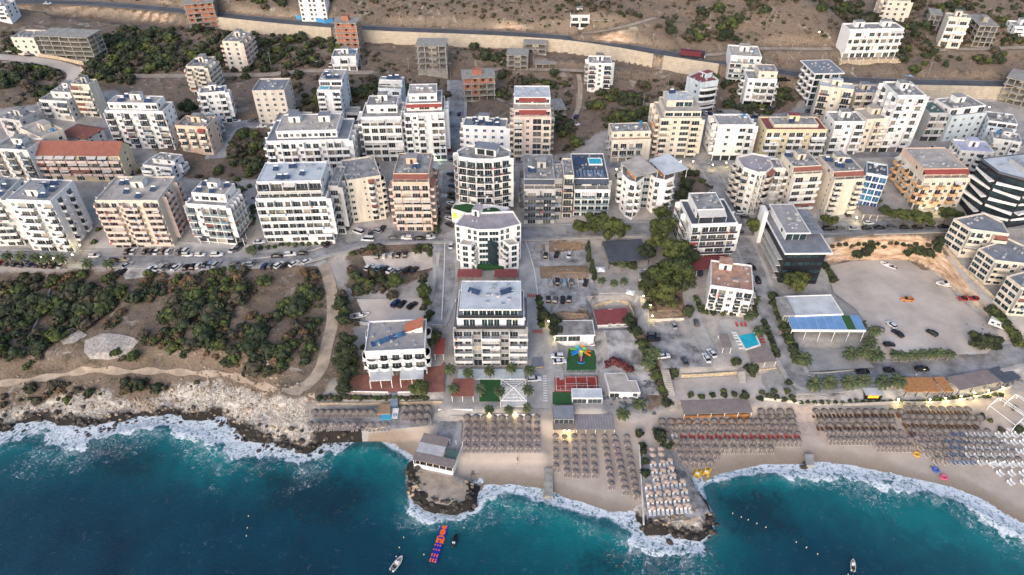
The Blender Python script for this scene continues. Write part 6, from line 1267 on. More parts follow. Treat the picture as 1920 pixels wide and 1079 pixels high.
for r_,(x0,x1,y,n,bd) in enumerate([(1702,1816,764,8,'b'),(1697,1838,779,10,'ttttlwltt'),(1702,1832,789,9,'b'),(1714,1852,805,10,'bttttllwww'),(1720,1866,819,11,'ttttlllww'),(1730,1880,831,11,'ttttllwww'),(1742,1900,844,11,'tttllwwwww'),(1760,1910,858,10,'ttlllwwww')]): prow(G1,'the rightmost beach block',r_,lin(x0,x1,y,n,y+2),bd,deg=18)
for r_,(x0,x1,y,n) in enumerate([(1872,1919,816,4),(1884,1918,830,3),(1890,1920,848,3),(1862,1916,872,4),(1875,1918,888,3),(1895,1920,905,2)]): prow(G1,'open rows, right edge',r_,lin(x0,x1,y,n),'w',umb=False,deg=22)
prow(G1,'the left rock terrace',0,lin(590,697,771,9),'t'); prow(G1,'the left rock terrace',1,lin(582,664,794,7)+[(683,794),(696,795),(711,794),(724,794)],'t')
prow(G1,'the blue steps terrace',0,lin(759,802,763,4),'t'); prow(G1,'the blue steps terrace',1,lin(757,801,777,4),'t'); prow(G1,'the blue steps terrace',2,lin(774,797,790,3),'.')
PAR.sort(); BED.sort()
stuffp=MB(); nst=0
for i,(y,l,light,lab,g) in enumerate(PAR):
    me=par_mesh(light,i%5); s=rng.uniform(.92,1.08)
    if i<300:
        e=empty('thatched_parasol',l,rng.uniform(0,6),label=lab,cat='parasol',group=g); e.scale=(s,s,s); put('thatched_canopy',me,e); put('pole',polem,e)
    else:
        stuffp.tube((l[0],l[1],l[2]),(l[0],l[1],l[2]+2.4),.05,M['trunk'],5); stuffp.tube((l[0],l[1],l[2]+1.9),(l[0],l[1],l[2]+2.8),1.28,M['thatch'],12,.08); nst+=1
if nst: tag(stuffp.build('thatched_parasols'),'far rows of small thatched parasols too many to count one by one','parasols',kind='stuff')
stuffb=MB(); nst=0
for i,(y,l,rz,c,lab,g) in enumerate(BED):
    if i<300: tag(put('sun_lounger',bed_mesh(c),None,l,rz),lab,'sun lounger',g)
    else:
        me=bed_mesh(c); R3=Matrix.Rotation(rz,3,'Z'); vs=[tuple(R3@v.co+Vector(l)) for v in me.vertices]; o=len(stuffb.v); mi=[stuffb.mi(m) for m in me.materials]
        stuffb.v+=vs
        for p_ in me.polygons: stuffb.f.append([o+k for k in p_.vertices]); stuffb.m.append(mi[p_.material_index])
        nst+=1
if nst: tag(stuffb.build('sun_loungers'),'the farther rows of mixed tan, brown and white sun loungers','sun loungers',kind='stuff')
print('PAR',len(PAR),'BED',len(BED))
# ---------------- trees and plants ----------------
def leafcloud(seed,lumps,n,size,flat_=.6):
    r=np.random.default_rng(seed); vs=[];fs=[]; per=n//len(lumps)
    for (cx,cy,cz,rx,ry,rz) in lumps:
        for _ in range(per):
            d=r.normal(size=3); d/=np.linalg.norm(d); k=r.uniform(.72,1.06); p=np.array([cx,cy,cz])+d*np.array([rx,ry,rz])*k
            if p[2]<.05: p[2]=.05+.1*r.random()
            nrm=d+r.normal(size=3)*.45; nrm/=np.linalg.norm(nrm); t=np.cross(nrm,r.normal(size=3)); t/=np.linalg.norm(t)+1e-9; b_=np.cross(nrm,t); s=size*r.uniform(.6,1.3)
            o=len(vs); vs+= [tuple(p+t*s),tuple(p+b_*s*flat_),tuple(p-t*s),tuple(p-b_*s*flat_)]; fs.append((o,o+1,o+2,o+3))
    return vs,fs
def core(mb,lumps,m,k=.74):
    for (cx,cy,cz,rx,ry,rz) in lumps:
        vs=[];fs=[]; nu,nv=7,4
        for j in range(nv+1):
            t=PI*j/nv
            for i in range(nu): a=2*PI*i/nu+j; vs.append((cx+rx*k*math.sin(t)*math.cos(a),cy+ry*k*math.sin(t)*math.sin(a),max(.02,cz+rz*k*math.cos(t))))
        for j in range(nv):
            for i in range(nu): fs.append((j*nu+i,(j+1)*nu+i,(j+1)*nu+(i+1)%nu,j*nu+(i+1)%nu))
        mb.add(vs,fs,m)
def crown(key,seed,lumps,n,size,m):
    def f():
        mb=MB(); core(mb,lumps,M[m]); vs,fs=leafcloud(seed,lumps,n,size); mb.add(vs,fs,M[m]); return mb.mesh('crown')
    return cached(('crown',key,m),f)
def lumps_pine(s):
    r=random.Random(s); L=[(0,0,7.2,2.6,2.6,1.9)]
    for k in range(8): a=k*2.4+r.random(); q=r.uniform(1.6,3.1); z=r.uniform(5.0,8.2); L.append((q*math.cos(a),q*math.sin(a),z,r.uniform(1.3,2.1),r.uniform(1.3,2.1),r.uniform(.9,1.5)))
    return L
def lumps_round(s):
    r=random.Random(s); L=[(0,0,1.25,1.15,1.15,1.0)]
    for k in range(5): a=k*1.26+r.random(); q=r.uniform(.5,.95); L.append((q*math.cos(a),q*math.sin(a),r.uniform(.6,1.5),r.uniform(.5,.9),r.uniform(.5,.9),r.uniform(.45,.85)))
    return L
def trunk_mesh(key,h,r,br):
    def f():
        mb=MB(); rr=random.Random(h*7+br); top=Vector((rr.uniform(-.3,.3),rr.uniform(-.3,.3),h)); mb.tube((0,0,-.5),tuple(top*.55),r,M['trunk'],7,r*.75); mb.tube(tuple(top*.55),tuple(top),r*.75,M['trunk'],6,r*.4)
        for k in range(br): a=k*2.3; b0=top*(.5+.1*k/br); mb.tube(tuple(b0),(b0.x+1.6*math.cos(a),b0.y+1.6*math.sin(a),b0.z+h*.28),r*.4,M['trunk'],5,r*.15)
        return mb.mesh('trunk')
    return cached(('trunk',key),f)
def tree(name,label,px,py,s,crownm,trunkm,group,cat='tree',rz=None,sc=None,base=True,h=0):
    p=at(px,py,h); e=empty(name,(p.x,p.y,p.z-h-.05),rng.uniform(0,6.28) if rz is None else rz,label=label,cat=cat,group=group); e.scale=sc or (s,s,s); put('crown',crownm,e)
    if trunkm: put('trunk',trunkm,e)
    return e
PT=trunk_mesh('pine',6.2,.28,4)
# px,py of the crown centre; s=scale (crown radius about 4.3*s metres)
PINES=[(1088,425,.85,'p'),(1113,417,1.1,'p'),(1140,425,1.25,'p'),(1161,430,1.0,'p'),(1241,398,.85,'p'),(1243,425,1.25,'p'),(1232,452,1.0,'p'),(1262,470,1.45,'p'),(1290,475,1.15,'l'),(1272,505,1.5,'p'),(1243,517,1.3,'p'),(1221,522,1.0,'l'),(1248,545,1.1,'p'),(1283,530,1.0,'l'),(1214,468,.9,'l'),(1417,422,.9,'p'),
 (1548,410,.55,'p'),(1562,414,.6,'p'),(1663,398,.75,'p'),(1683,402,.7,'p'),(1702,403,.8,'p'),(1722,406,.8,'p'),(1738,410,.75,'p'),(1778,400,.8,'p'),(1795,403,.6,'p'),(1486,522,.85,'p'),(1508,520,.7,'p'),(1498,535,.8,'p'),(1288,345,.8,'l'),(1280,365,.9,'l'),(1302,372,.7,'p'),(1890,395,.5,'p'),
 (455,250,.75,'y'),(477,252,.7,'y'),(352,200,1.05,'l'),(345,225,.8,'l'),(1259,58,.9,'l'),(1255,45,.6,'l'),(1358,63,.8,'l'),(1375,72,.6,'l'),(1578,18,.6,'y'),(1540,14,.6,'y'),(1600,20,.7,'l'),(1715,130,.7,'y'),(808,632,.85,'l'),(786,728,.85,'y'),(1840,640,.95,'l'),(1864,640,.8,'l'),(250,668,.6,'y'),(1104,480,.8,'c'),(1110,500,.8,'c'),(1103,462,.7,'c'),(1115,516,.7,'c'),(742,525,.75,'y'),(795,545,.8,'y'),(650,640,.8,'l'),(650,660,.9,'l'),(640,680,.8,'l'),(652,700,.75,'l'),(645,725,.7,'l'),(1190,620,.6,'l'),(1180,600,.6,'l'),(1040,600,.6,'l'),(1022,590,.55,'l'),(1042,620,.6,'l')]
WH={'p':('pine_tree','pine tree with tufted olive-green crown','pine'),'l':('broadleaf_tree','dark leafy tree','leaf'),'y':('broadleaf_tree','yellow-green leafy tree','leafy'),'c':('cypress_tree','dense dark cypress','leaf')}
def near(px,py):
    best=None
    for (x,y,n) in LMK:
        d=abs(px-x)+1.4*abs(py-y)
        if best is None or d<best[0]: best=(d,x,n,y)
    _,x,n,y=best; side='left of' if px<x-14 else 'right of' if px>x+14 else ('behind' if py<y else 'below'); return side+' '+n
LMK=[(1120,440,'the rooftop-pool hotel garden'),(1250,480,'the black canopy restaurant'),(1340,430,'the roof-bar hotel'),(1417,440,'the dark office'),(1560,430,'the blue glass block'),(1700,420,'the orange-cream block'),(1490,530,'the glass restaurant'),(1280,360,'the twin towers'),(460,250,'the wide white loggia block'),(350,210,'the peach hotel'),(1258,60,'the maroon lorry'),(1370,70,'the sea-facing hotel'),(1580,20,'the large top hotel'),(1715,130,'the stone retaining wall'),(740,680,'the scalloped beach hotel'),(1850,640,'the white caravan'),(250,670,'the bare rock outcrop'),(1105,490,'the terraced car park'),(770,520,'the dirt car park'),(650,680,'the dirt track'),(1185,600,'the maroon shed'),(1040,600,'the grey pavilion'),(1880,400,'the black hotel'),
 (600,600,'the dirt track'),(300,560,'the parked cars on the verge'),(100,560,'the palm row'),(300,700,'the coast path'),(80,700,'the coast path'),(1500,680,'the palm court'),(1400,720,'the pool bar'),(1200,700,'the beach house'),(1560,470,'the orange cliff'),(1650,500,'the gravel lot'),(60,160,'the quarry road'),(200,110,'the concrete frame'),(420,180,'the cream tower'),(560,120,'the orange brick tower'),(700,200,'the slim pool tower'),(830,150,'the open grey frame'),(960,160,'the brick panel shell'),(1060,260,'the red-awning tower'),(1180,190,'the tower on a plinth'),(1450,180,'the curved white block'),(1700,200,'the tank-roofed block'),(300,320,'the long tiled block'),(480,330,'the wide white loggia block'),(1850,300,'the black hotel'),(420,400,'the glass-balcony hotel'),(700,420,'the rounded-bay block'),(900,720,'the beige hotel'),(1300,700,'the pale car park'),(1600,700,'the beach road'),(1800,740,'the beach club strip'),(820,400,'the peach block')]
CNT={}
def uniq(base,px,py):
    k=base+', '+near(px,py); CNT.setdefault(k,0); CNT[k]+=1; n=CNT[k]; return k if n==1 else base+', '+orl(n-1)+' one '+near(px,py)
for i,(x,y,s,k) in enumerate(PINES):
    nm,lb,m=WH[k]
    if k=='c': cm=crown('cy%d'%(i%2),i,[(0,0,2.2,1.5,1.5,2),(0,0,4.4,1.3,1.3,2.2),(.1,0,6.4,.8,.8,2)],500,.35,m)
    elif k=='p': cm=crown('pine%d'%(i%4),40+i%4,lumps_pine(i%4),1500,.42,m)
    else: cm=crown('tr%d'%(i%3),60+i%3,[(a,b_,c-1.6,d*1.05,e_*1.05,f*1.35) for a,b_,c,d,e_,f in lumps_pine(10+i%3)],1300,.42,m)
    tree(nm,uniq(lb,x,y),x,y,s,cm,PT,'larger trees',h=6.2*s if k=='p' else 5.0*s if k!='c' else 4*s)
# palms
def palm_crown(v,big):
    def f():
        mb=MB(); r=random.Random(v); nf=26 if big else 20; Lf=2.7 if big else 1.9
        for k in range(nf):
            a=k*2.399+r.uniform(-.1,.1); el=(.95-1.25*(k/nf))+r.uniform(-.1,.1); L=Lf*r.uniform(.85,1.1); pts=[]; p=Vector((0,0,0)); e=el
            for j in range(6): pts.append(p.copy()); st=L/5; p=p+Vector((math.cos(a)*math.cos(e),math.sin(a)*math.cos(e),math.sin(e)))*st; e-=.30
            sd_=Vector((-math.sin(a),math.cos(a),0))
            for j in range(5):
                w0=.34*math.sin(PI*(j+.35)/5.6)+.06; w1=.34*math.sin(PI*(j+1.35)/5.9)+.02
                q0,q1=pts[j],pts[j+1]; dz=Vector((0,0,-.16))
                for s in (-1,1): mb.add([q0,q1,q1+sd_*s*w1*1.25+dz,q0+sd_*s*w0*1.25+dz],[(0,1,2,3)],M['frond'])
        if big: mb.tube((0,0,-.5),(0,0,.35),.35,M['frondc'],8,.2)
        return mb.mesh('fronds')
    return cached(('palm',v,big),f)
def palm(px,py,h,label,big=True,group='palm trees',s=1):
    p=at(px,py,h*.95); g=p.z-h*.95; e=empty('palm_tree',(p.x,p.y,g),rng.uniform(0,6),label=label,cat='palm tree',group=group); e.scale=(s,s,s)
    put('fronds',palm_crown(int(rng.integers(0,3)),big),e,(0,0,h))
    put('trunk',cached(('ptr',h,big),lambda:(lambda q:(q.tube((0,0,-.5),(0,0,h*.5),.26 if big else .17,M['palmtrunk'],8,.2 if big else .14),q.tube((0,0,h*.5),(0,0,h+.1),.2 if big else .14,M['palmtrunk'],8,.24 if big else .15),q.mesh('trunk'))[-1])(MB())),e)
def palms(lst,where,big=True,h=3.5,s=1):
    for i,(x,y) in enumerate(lst): palm(x,y,h,('broad' if big else 'slim')+' palm, %s from the left %s'%(orl(i),where),big,s=s)
palms([(12,480),(38,480),(65,483),(86,484),(113,485)],'in the row by the white stacked-balcony block',h=5)
palms([(163,494),(203,493),(470,468)],'along the coastal street verge',h=3)
palms([(1507,675),(1596,666),(1622,662),(1643,668)],'around the palm court gate',h=3.5,s=1.25)
palms([(1527,722),(1555,719),(1591,718),(1617,716),(1656,718),(1684,716)],'in the promenade row above the beach club',h=3.5,s=1.2)
palms([(1678,666),(1694,668),(1713,667),(1730,665),(1748,664),(1762,664),(1781,665)],'in the dense row by the gravel lot',False,h=3.5,s=1.15)
palms([(843,690),(878,697),(918,693),(959,688),(993,692)],'in the row below the beige hotel',h=5,s=.9)
palms([(850,725),(901,726),(937,731),(990,728)],'round the small lawn',h=5,s=.85)
palms([(917,768),(954,768),(988,765)],'along the promenade wall',False,h=3)
palms([(1128,526),(1151,531),(1167,495),(1170,527)],'on the garden terrace near the canopy restaurant',False,h=4)
palms([(1215,680),(1226,664)],'on the slope by the pale car park',h=3.5,s=1.15)
palms([(1199,756),(1168,775)],'beside the tarpaulins at the beach house',h=3)
palms([(1615,610),(1632,640),(1640,620)],'at the right end of the blue canopy',h=3)
palms([(1405,590),(1415,560),(1425,620)],'beside the white pool hotel',h=2.5)
# individual bushes
def bush(v,m): return crown('bush%d'%v,80+v,lumps_round(v),340,.30,m)
BL=[]
def bushes(where,lst,kinds='lloy',s0=1.0):
    mm={'l':('dark green bush','leaf'),'y':('bright green bush','leafy'),'o':('dry olive-brown bush','olive'),'r':('reddish-leaved bush','reddish'),'p':('olive-green bush','pine')}
    for i,q in enumerate(lst):
        x,y=q[0],q[1]; s=(q[2] if len(q)>2 else 1.)*s0; k=kinds[i%len(kinds)]; lb,m=mm[k]
        p=at(x,y); e=tag(put('bush',bush(int(rng.integers(0,4)),m),None,(p.x,p.y,p.z-.15*s),rng.uniform(0,6),(s,s*rng.uniform(.85,1.15),s*rng.uniform(.8,1.1))),'%s, %s counted %s'%(lb,orl(i),where),'bush','shrubs and hedges')
bushes('in the promenade planting behind the beach club',[(x,755+ (1580-x)*.0-(x-1480)*.002+rng.uniform(-2,2)) for x in range(1488,1690,13)],'ly',.55)
bushes('in the lamp-lit hedge of the beach club',[(x,757-(x-1690)*.085+rng.uniform(-1,2)) for x in range(1700,1880,11)],'yly',.6)
bushes('at the back of the sand yard',[(1295,743),(1315,746),(1335,744),(1357,743),(1356,736),(1376,742),(1396,745,1.6),(1428,738),(1425,750),(1441,745),(1450,736),(1455,748),(1470,752),(1475,735),(1478,720),(1484,748)],'lyl',.8)
bushes('in the hedge beside the steep street',[(1448+i*4.2,560+i*11) for i in range(12)],'lly',1.35)
bushes('in the hedge right of the white pool hotel',[(1408+i*1.0,548+i*9) for i in range(6)],'ll',1.2)
bushes('in the hedge along the pool fence',[(1432+i*3.5,606+i*9) for i in range(8)],'l',.9)
bushes('in the hedge left of the playground street',[(1011+i*.9,562+i*10) for i in range(6)],'ly',1.0)
bushes('in the slope planting by the concrete yard',[(1186+i*5.0,612+i*11+rng.uniform(-2,2)) for i in range(13)]+[(1195+i*5.0,625+i*11+rng.uniform(-2,2)) for i in range(11)],'lpoy',1.15)
bushes('in the reddish clump by the beach house',[(1140,686,.9),(1150,682,1.1),(1160,686,1.2),(1170,690,1.2),(1180,696,1)],'r',1.1)
bushes('in front of the beach hotel terrace',[(600+i*9.5,748+rng.uniform(-2,2)) for i in range(22)],'lloy',.8)
bushes('between the side street and the dirt car park',[(800+rng.uniform(-8,8),520+i*10) for i in range(9)],'oly',1.1)
bushes('around the white boat and track',[(660,510),(668,522,1.3),(680,535,1.4),(672,548,1.5),(642,560,1.3),(640,575,1.4),(648,590,1.2),(645,605,1.3),(700,520,1.4),(715,528,1.2),(690,540,1.3),(730,535,1)],'olpl',1.35)
bushes('beside the peach block',[(820,360+i*11) for i in range(8)],'l',1.1)
bushes('by the narrow promenade steps',[(1262,704,1.5),(1236,822,1.6),(1250,838,1.2),(1407,697,1.5),(1380,683,1.2),(1198,815,1),(1204,838,.8),(1206,850,.8),(1209,868,.8),(1209,890,1),(1250,760,1.1)],'l',1.1)
bushes('below the lit gate at the right edge',[(1838,785,1),(1856,791,.6),(1876,809,.8),(1908,807,1.1),(1901,768,.7)],'lyo',1.0)
bushes('along the cliff top by the gravel lot',[(1560+i*12,462+rng.uniform(-4,4)) for i in range(20)],'oll',.8)
bushes('at the foot of the orange cliff',[(1605,482,1.6),(1618,478,1.7),(1628,470,1.5),(1632,460,1.2),(1700,478,1.4),(1716,476,1.6),(1730,478,1.6),(1742,480,1.4),(1545,502,1.2),(1552,515,1.4),(1558,528,1.4),(1755,470,1.3),(1760,455,1.2)],'l',1.05)
bushes('below the three beige blocks',[(1858+i*6,585+i*7) for i in range(10)],'ly',1.5)
bushes('in the garden right of the pines',[(1305+i*2,560+i*6,1) for i in range(5)]+[(1322,588),(1337,590),(1355,592),(1370,590)],'ly',.8)
bushes('in the planted median of the coastal street',[(476+i*13,467-i*.8+rng.uniform(-2,2)) for i in range(11)],'yly',.75)
bushes('in the garden under the pine trees',[(1150+i*9,500+rng.uniform(-5,5)) for i in range(5)]+[(1205,540),(1215,552,1.2),(1225,560,1.1),(1240,572),(1262,575),(1290,590,1.4)],'ly',1.3)
# scrub: countless bushes, one object per stretch of hillside
def scrub(name,label,polys,n,smin,smax,mixk,seed,clump=22):
    r=np.random.default_rng(seed); B={}
    for m in set(mixk): B[m]=[]
    src=[]
    for v in range(4):
        vs,fs=leafcloud(200+v,lumps_round(v),110,.42); c=MB(); core(c,lumps_round(v),0); src.append((np.array(vs),np.array(fs),np.array(c.v),c.f))
    acc={m:([],[],0) for m in set(mixk)}
    V={m:[] for m in acc};F={m:[] for m in acc};O={m:0 for m in acc}
    for poly in polys:
        xy=px2xy(poly); xs=[p[0] for p in xy]; ys=[p[1] for p in xy]; area=0
        for i in range(len(xy)): area+=xy[i-1][0]*xy[i][1]-xy[i][0]*xy[i-1][1]
        k=int(abs(area)/2*n); X=r.uniform(min(xs),max(xs),k*3); Y=r.uniform(min(ys),max(ys),k*3); q=inpoly(X,Y,xy); X=X[q];Y=Y[q]
        w=vnoise(X,Y,clump,seed)*.6+vnoise(X,Y,clump/3,seed+1)*.4; o=np.argsort(-w)[:k]; X=X[o];Y=Y[o]
        for x,y in zip(X,Y):
            if interp(roadd,x,y)<1.6: continue
            s=r.uniform(smin,smax)*r.choice([.7,1,1.25]); m=mixk[int(r.integers(0,len(mixk)))]; a=r.uniform(0,6.28); vs,fs,cv,cf=src[int(r.integers(0,4))]; c_,s_=math.cos(a)*s,math.sin(a)*s
            z=gz(x,y)-.15
            for (vv,ff) in ((vs,fs),(cv,cf)):
                t=np.stack([vv[:,0]*c_-vv[:,1]*s_+x,vv[:,0]*s_+vv[:,1]*c_+y,vv[:,2]*s*.85+z],1); V[m].append(t); F[m].append(np.array(ff)+O[m]); O[m]+=len(t)
    ms=list(V); VV=[];FF=[];MI=[];o=0
    for i,m in enumerate(ms):
        if not V[m]: continue
        v=np.concatenate(V[m]); f=np.concatenate(F[m]); VV.append(v); FF.append(f+o); MI.append(np.full(len(f),i)); o+=len(v)
    v=np.concatenate(VV);f=np.concatenate(FF);mi=np.concatenate(MI); me=bpy.data.meshes.new(name); me.vertices.add(len(v)); me.vertices.foreach_set('co',v.ravel()); me.loops.add(f.size); me.loops.foreach_set('vertex_index',f.ravel().astype(np.int32)); me.polygons.add(len(f)); me.polygons.foreach_set('loop_start',np.arange(0,f.size,4,dtype=np.int32))
    for m in ms: me.materials.append(M[m])
    me.polygons.foreach_set('material_index',mi.astype(np.int32)); me.update(calc_edges=True); tag(put(name,me),label,'undergrowth',kind='stuff')
scrub('coastal_scrub','dense dark green scrub covering the headland on the left',[[(0,530),(30,520),(95,545),(150,540),(250,545),(300,545),(360,560),(440,535),(520,530),(590,550),(575,610),(590,650),(600,690),(520,700),(400,690),(330,680),(310,620),(250,610),(160,620),(100,640),(80,690),(0,700)],[(90,545),(250,548),(330,560),(420,560),(430,640),(340,640),(230,600),(100,590)],[(180,700),(320,700),(330,740),(230,735)],[(20,745),(100,718),(130,735),(60,760)],[(330,690),(400,700),(440,655),(330,600)]],.085,.7,2.2,['leaf','leaf','leafy','olive','leaf','pine'],31)
scrub('dry_scrub','brown dry scrub and grass tufts on the left headland',[[(0,515),(300,515),(600,505),(640,560),(610,700),(560,725),(420,700),(0,700)],[(0,705),(420,705),(560,745),(420,715),(240,745),(0,765)],[(660,458),(820,448),(822,480),(660,480)],[(650,535),(720,540),(790,545),(800,560),(650,560)]],.15,.35,1.25,['olive','rust','leaf','olive','pine'],32)
up=[[(430,60),(620,70),(760,130),(870,150),(870,240),(840,260),(700,160),(560,150),(440,150),(200,140),(200,60)],[(0,60),(330,60),(330,160),(220,160),(120,150),(0,130)],[(940,130),(1090,140),(1080,300),(1040,300),(1035,180),(930,190)],[(1090,180),(1210,150),(1320,150),(1320,200),(1215,240),(1110,240)],[(1330,130),(1500,150),(1480,200),(1380,230),(1330,190)],[(430,240),(560,240),(500,330),(400,330),(420,280)],[(270,290),(380,330),(400,400),(340,330)],[(840,80),(940,95),(1000,130),(860,130)],[(0,120),(110,150),(100,220),(0,205)],[(550,160),(620,160),(600,220),(540,220)],[(645,150),(710,160),(700,230),(650,230)]]
scrub('hillside_scrub','dark bushes scattered between the buildings on the hillside',up,.05,.7,2.1,['leaf','leaf','leaf','pine','olive'],33,30)
scrub('hillside_dry_scrub','low dry tufts over the brown hillside',up+[[(0,-40),(1920,-40),(1920,90),(1400,90),(1000,50),(700,35),(300,0)]],.06,.35,.95,['olive','olive','leaf'],34)
scrub('upper_hill_scrub','dark bushes on the slopes above the hill road',[[(1000,-30),(1920,-30),(1920,120),(1700,140),(1400,90),(1230,70),(1100,40)],[(400,-30),(550,-30),(550,25),(450,20)],[(1040,20),(1120,50),(1200,70),(1200,30),(1060,0)],[(1560,90),(1640,110),(1700,150),(1760,120),(1700,40)]],.032,.7,2.1,['leaf','leaf','pine','olive'],35,26)
scrub('town_greenery','garden shrubs filling gaps between the apartment blocks',[[(1270,325),(1310,325),(1340,380),(1275,385)],[(415,330),(470,330),(480,420),(460,440)],[(190,420),(215,440),(170,470),(160,455)],[(620,300),(650,330),(650,430),(630,430)],[(1148,330),(1160,330),(1160,420),(1150,420)],[(1180,500),(1300,530),(1290,600),(1210,590)],[(1440,400),(1460,400),(1430,440),(1410,440)],[(660,450),(810,445),(815,478),(660,478)],[(655,510),(820,515),(800,555),(660,550)],[(1020,595),(1100,592),(1105,603),(1030,606)],[(660,600),(690,615),(680,690),(640,700)],[(225,330),(330,300),(340,340),(235,345)],[(640,305),(700,305),(700,332),(640,332)],[(838,150),(850,150),(848,290),(838,290)],[(1410,212),(1480,216),(1480,238),(1420,238)],[(1150,312),(1230,312),(1230,330),(1150,330)],[(1550,408),(1660,400),(1660,422),(1550,424)],[(1310,560),(1330,560),(1335,600),(1315,600)],[(1660,292),(1680,292),(1640,400),(1620,400)],[(460,340),(478,345),(478,440),(465,440)]],.05,.6,1.5,['leaf','leafy','olive','pine'],36,10)
# ---------------- smaller built things ----------------
def L2(pts,z): return [atz(a,b,z) for a,b in pts]
def thingpoly(name,label,cat,pts,z,h0,h1,m,mt=None,part=None,**k):
    P4=L2(pts,z+h1); O=P4[0]; mb=MB(); mb.prism([(p.x-O.x,p.y-O.y) for p in P4],h0,h1,M[m] if isinstance(m,str) else m,(M[mt] if isinstance(mt,str) else mt) if mt else None)
    o=mb.build(name,None,(O.x,O.y,z)); return tag(o,label,cat,**k)
def orient(pts):
    a=sum(pts[i-1][0]*pts[i][1]-pts[i][0]*pts[i-1][1] for i in range(len(pts))); return pts if a>0 else pts[::-1]
def pool(label,pts,z,cat='swimming pool'):
    P4=L2(pts,z); O=P4[0]; q=orient([(p.x-O.x,p.y-O.y) for p in P4]); e=empty('swimming_pool',O,0,label=label,cat=cat)
    mb=MB(); mb.ring(inset(q,-.5),q,-.1,.3,M['white2']); mb.build('coping',e); mb=MB(); mb.prism(q,-.1,.18,M['pool']); mb.build('water',e)
z=at(1400,630).z+.1
pool('bright turquoise hotel pool beside the white four-storey beach hotel',[(1398,655),(1376,616),(1409,616),(1423,647)],z)
for i,(x,y,c) in enumerate([(1419,617,'r'),(1421,623,'r'),(1425,633,'r'),(1427,639,'r'),(1429,644,'r'),(1375,626,'w'),(1377,631,'w'),(1379,636,'w'),(1382,642,'w'),(1385,648,'w'),(1388,655,'w'),(1390,611,'r'),(1397,611,'r'),(1381,611,'r')]):
    p=at(x,y); tag(put('sun_lounger',bed_mesh(c),None,(p.x,p.y,p.z+.25),R(90 if i<11 else 0)),'%s lounger, %s one counted round the turquoise hotel pool'%(BN[c],orl(i)),'sun lounger','loungers round the hotel pool')
# rooftop pools with decks
def roofpool(bname,x0,x1,y0,y1):
    for o in bpy.data.objects:
        if o.get('label','').startswith(bname):
            zt=max((v.co.z for c in o.children if c.name.startswith('wall') for v in c.data.vertices)); mb=MB(); mb.ring([(x0-.4,y0-.4),(x1+.4,y0-.4),(x1+.4,y1+.4),(x0-.4,y1+.4)],[(x0,y0),(x1,y0),(x1,y1),(x0,y1)],zt+.125,zt+.75,M['white']); mb.prism([(x0,y0),(x1,y0),(x1,y1),(x0,y1)],zt+.125,zt+.62,M['pool']); mb.build('rooftop_pool',o); return o,zt
roofpool('slim white tower with a small',.8,4.8,1.0,4.6)
for o in bpy.data.objects:
    if o.get('label','').startswith('white hotel with dark glazing'):
        zt=max(v.co.z for c in o.children if c.name.startswith('penthouse_roof') for v in c.data.vertices)-.35
        mb=MB(); q=[(7.2,15.5),(12.2,15.5),(12.2,20.3),(7.2,20.3)]; mb.ring(inset(q,-.4),q,zt,zt+.6,M['white']); mb.prism(q,zt,zt+.45,M['pool']); mb.build('rooftop_pool',o)
        for k in range(3): put('solar_panel',pv_mesh(4),o,(3.2,16+k*1.7,zt))
        for r_ in range(2):
            for k in range(8): put('roof_lounger',bed_mesh('l'),o,(1.6+k*1.45,6.5+r_*2.6,zt+.05))
# tennis court
z=6.62; thingpoly('sports_court','red hard court with white lines behind the long white box roof','sports court',[(1040,735),(1123,734),(1121,705),(1039,706)],z,-.3,.30,mat('court_red',(.26,.035,.022),.85,.12,.6))
P4=L2([(1040,735),(1123,734),(1121,705),(1039,706)],z+.3); u=(P4[1]-P4[0]); v=(P4[3]-P4[0]); mb=MB()
def cl(a,b,w=.08):
    p=P4[0]+u*a[0]+v*a[1]; q=P4[0]+u*b[0]+v*b[1]; d=(q-p).normalized(); s=Vector((-d.y,d.x,0))*w; mb.add([p-s+Vector((0,0,.012)),q-s+Vector((0,0,.012)),q+s+Vector((0,0,.012)),p+s+Vector((0,0,.012))],[(0,1,2,3)],M['paint'])
for a,b_ in (((.04,.06),(.96,.06)),((.04,.94),(.96,.94)),((.04,.06),(.04,.94)),((.96,.06),(.96,.94)),((.25,.06),(.25,.94)),((.5,.06),(.5,.94)),((.75,.06),(.75,.94)),((.25,.5),(.75,.5))): cl(a,b_)
co=[o for o in bpy.data.objects if o.name.startswith('sports_court')][0]; lo=mb.build('court_lines',co); lo.location=-co.location
mb=MB(); 
for a in (0,1):
    for k in range(9): p=P4[0]+u*(k/8)+v*a; mb.tube((p.x,p.y,z),(p.x,p.y,z+3),.04,M['metal'],4)
for a,b_ in (((0,0),(1,0)),((0,1),(1,1)),((0,0),(0,1)),((1,0),(1,1))):
    for h in (1.5,3): p=P4[0]+u*a[0]+v*a[1]; q=P4[0]+u*b_[0]+v*b_[1]; mb.tube((p.x,p.y,z+h),(q.x,q.y,z+h),.03,M['metal'],4)
tag(mb.build('court_fence'),'thin metal fence round the red hard court','fence')
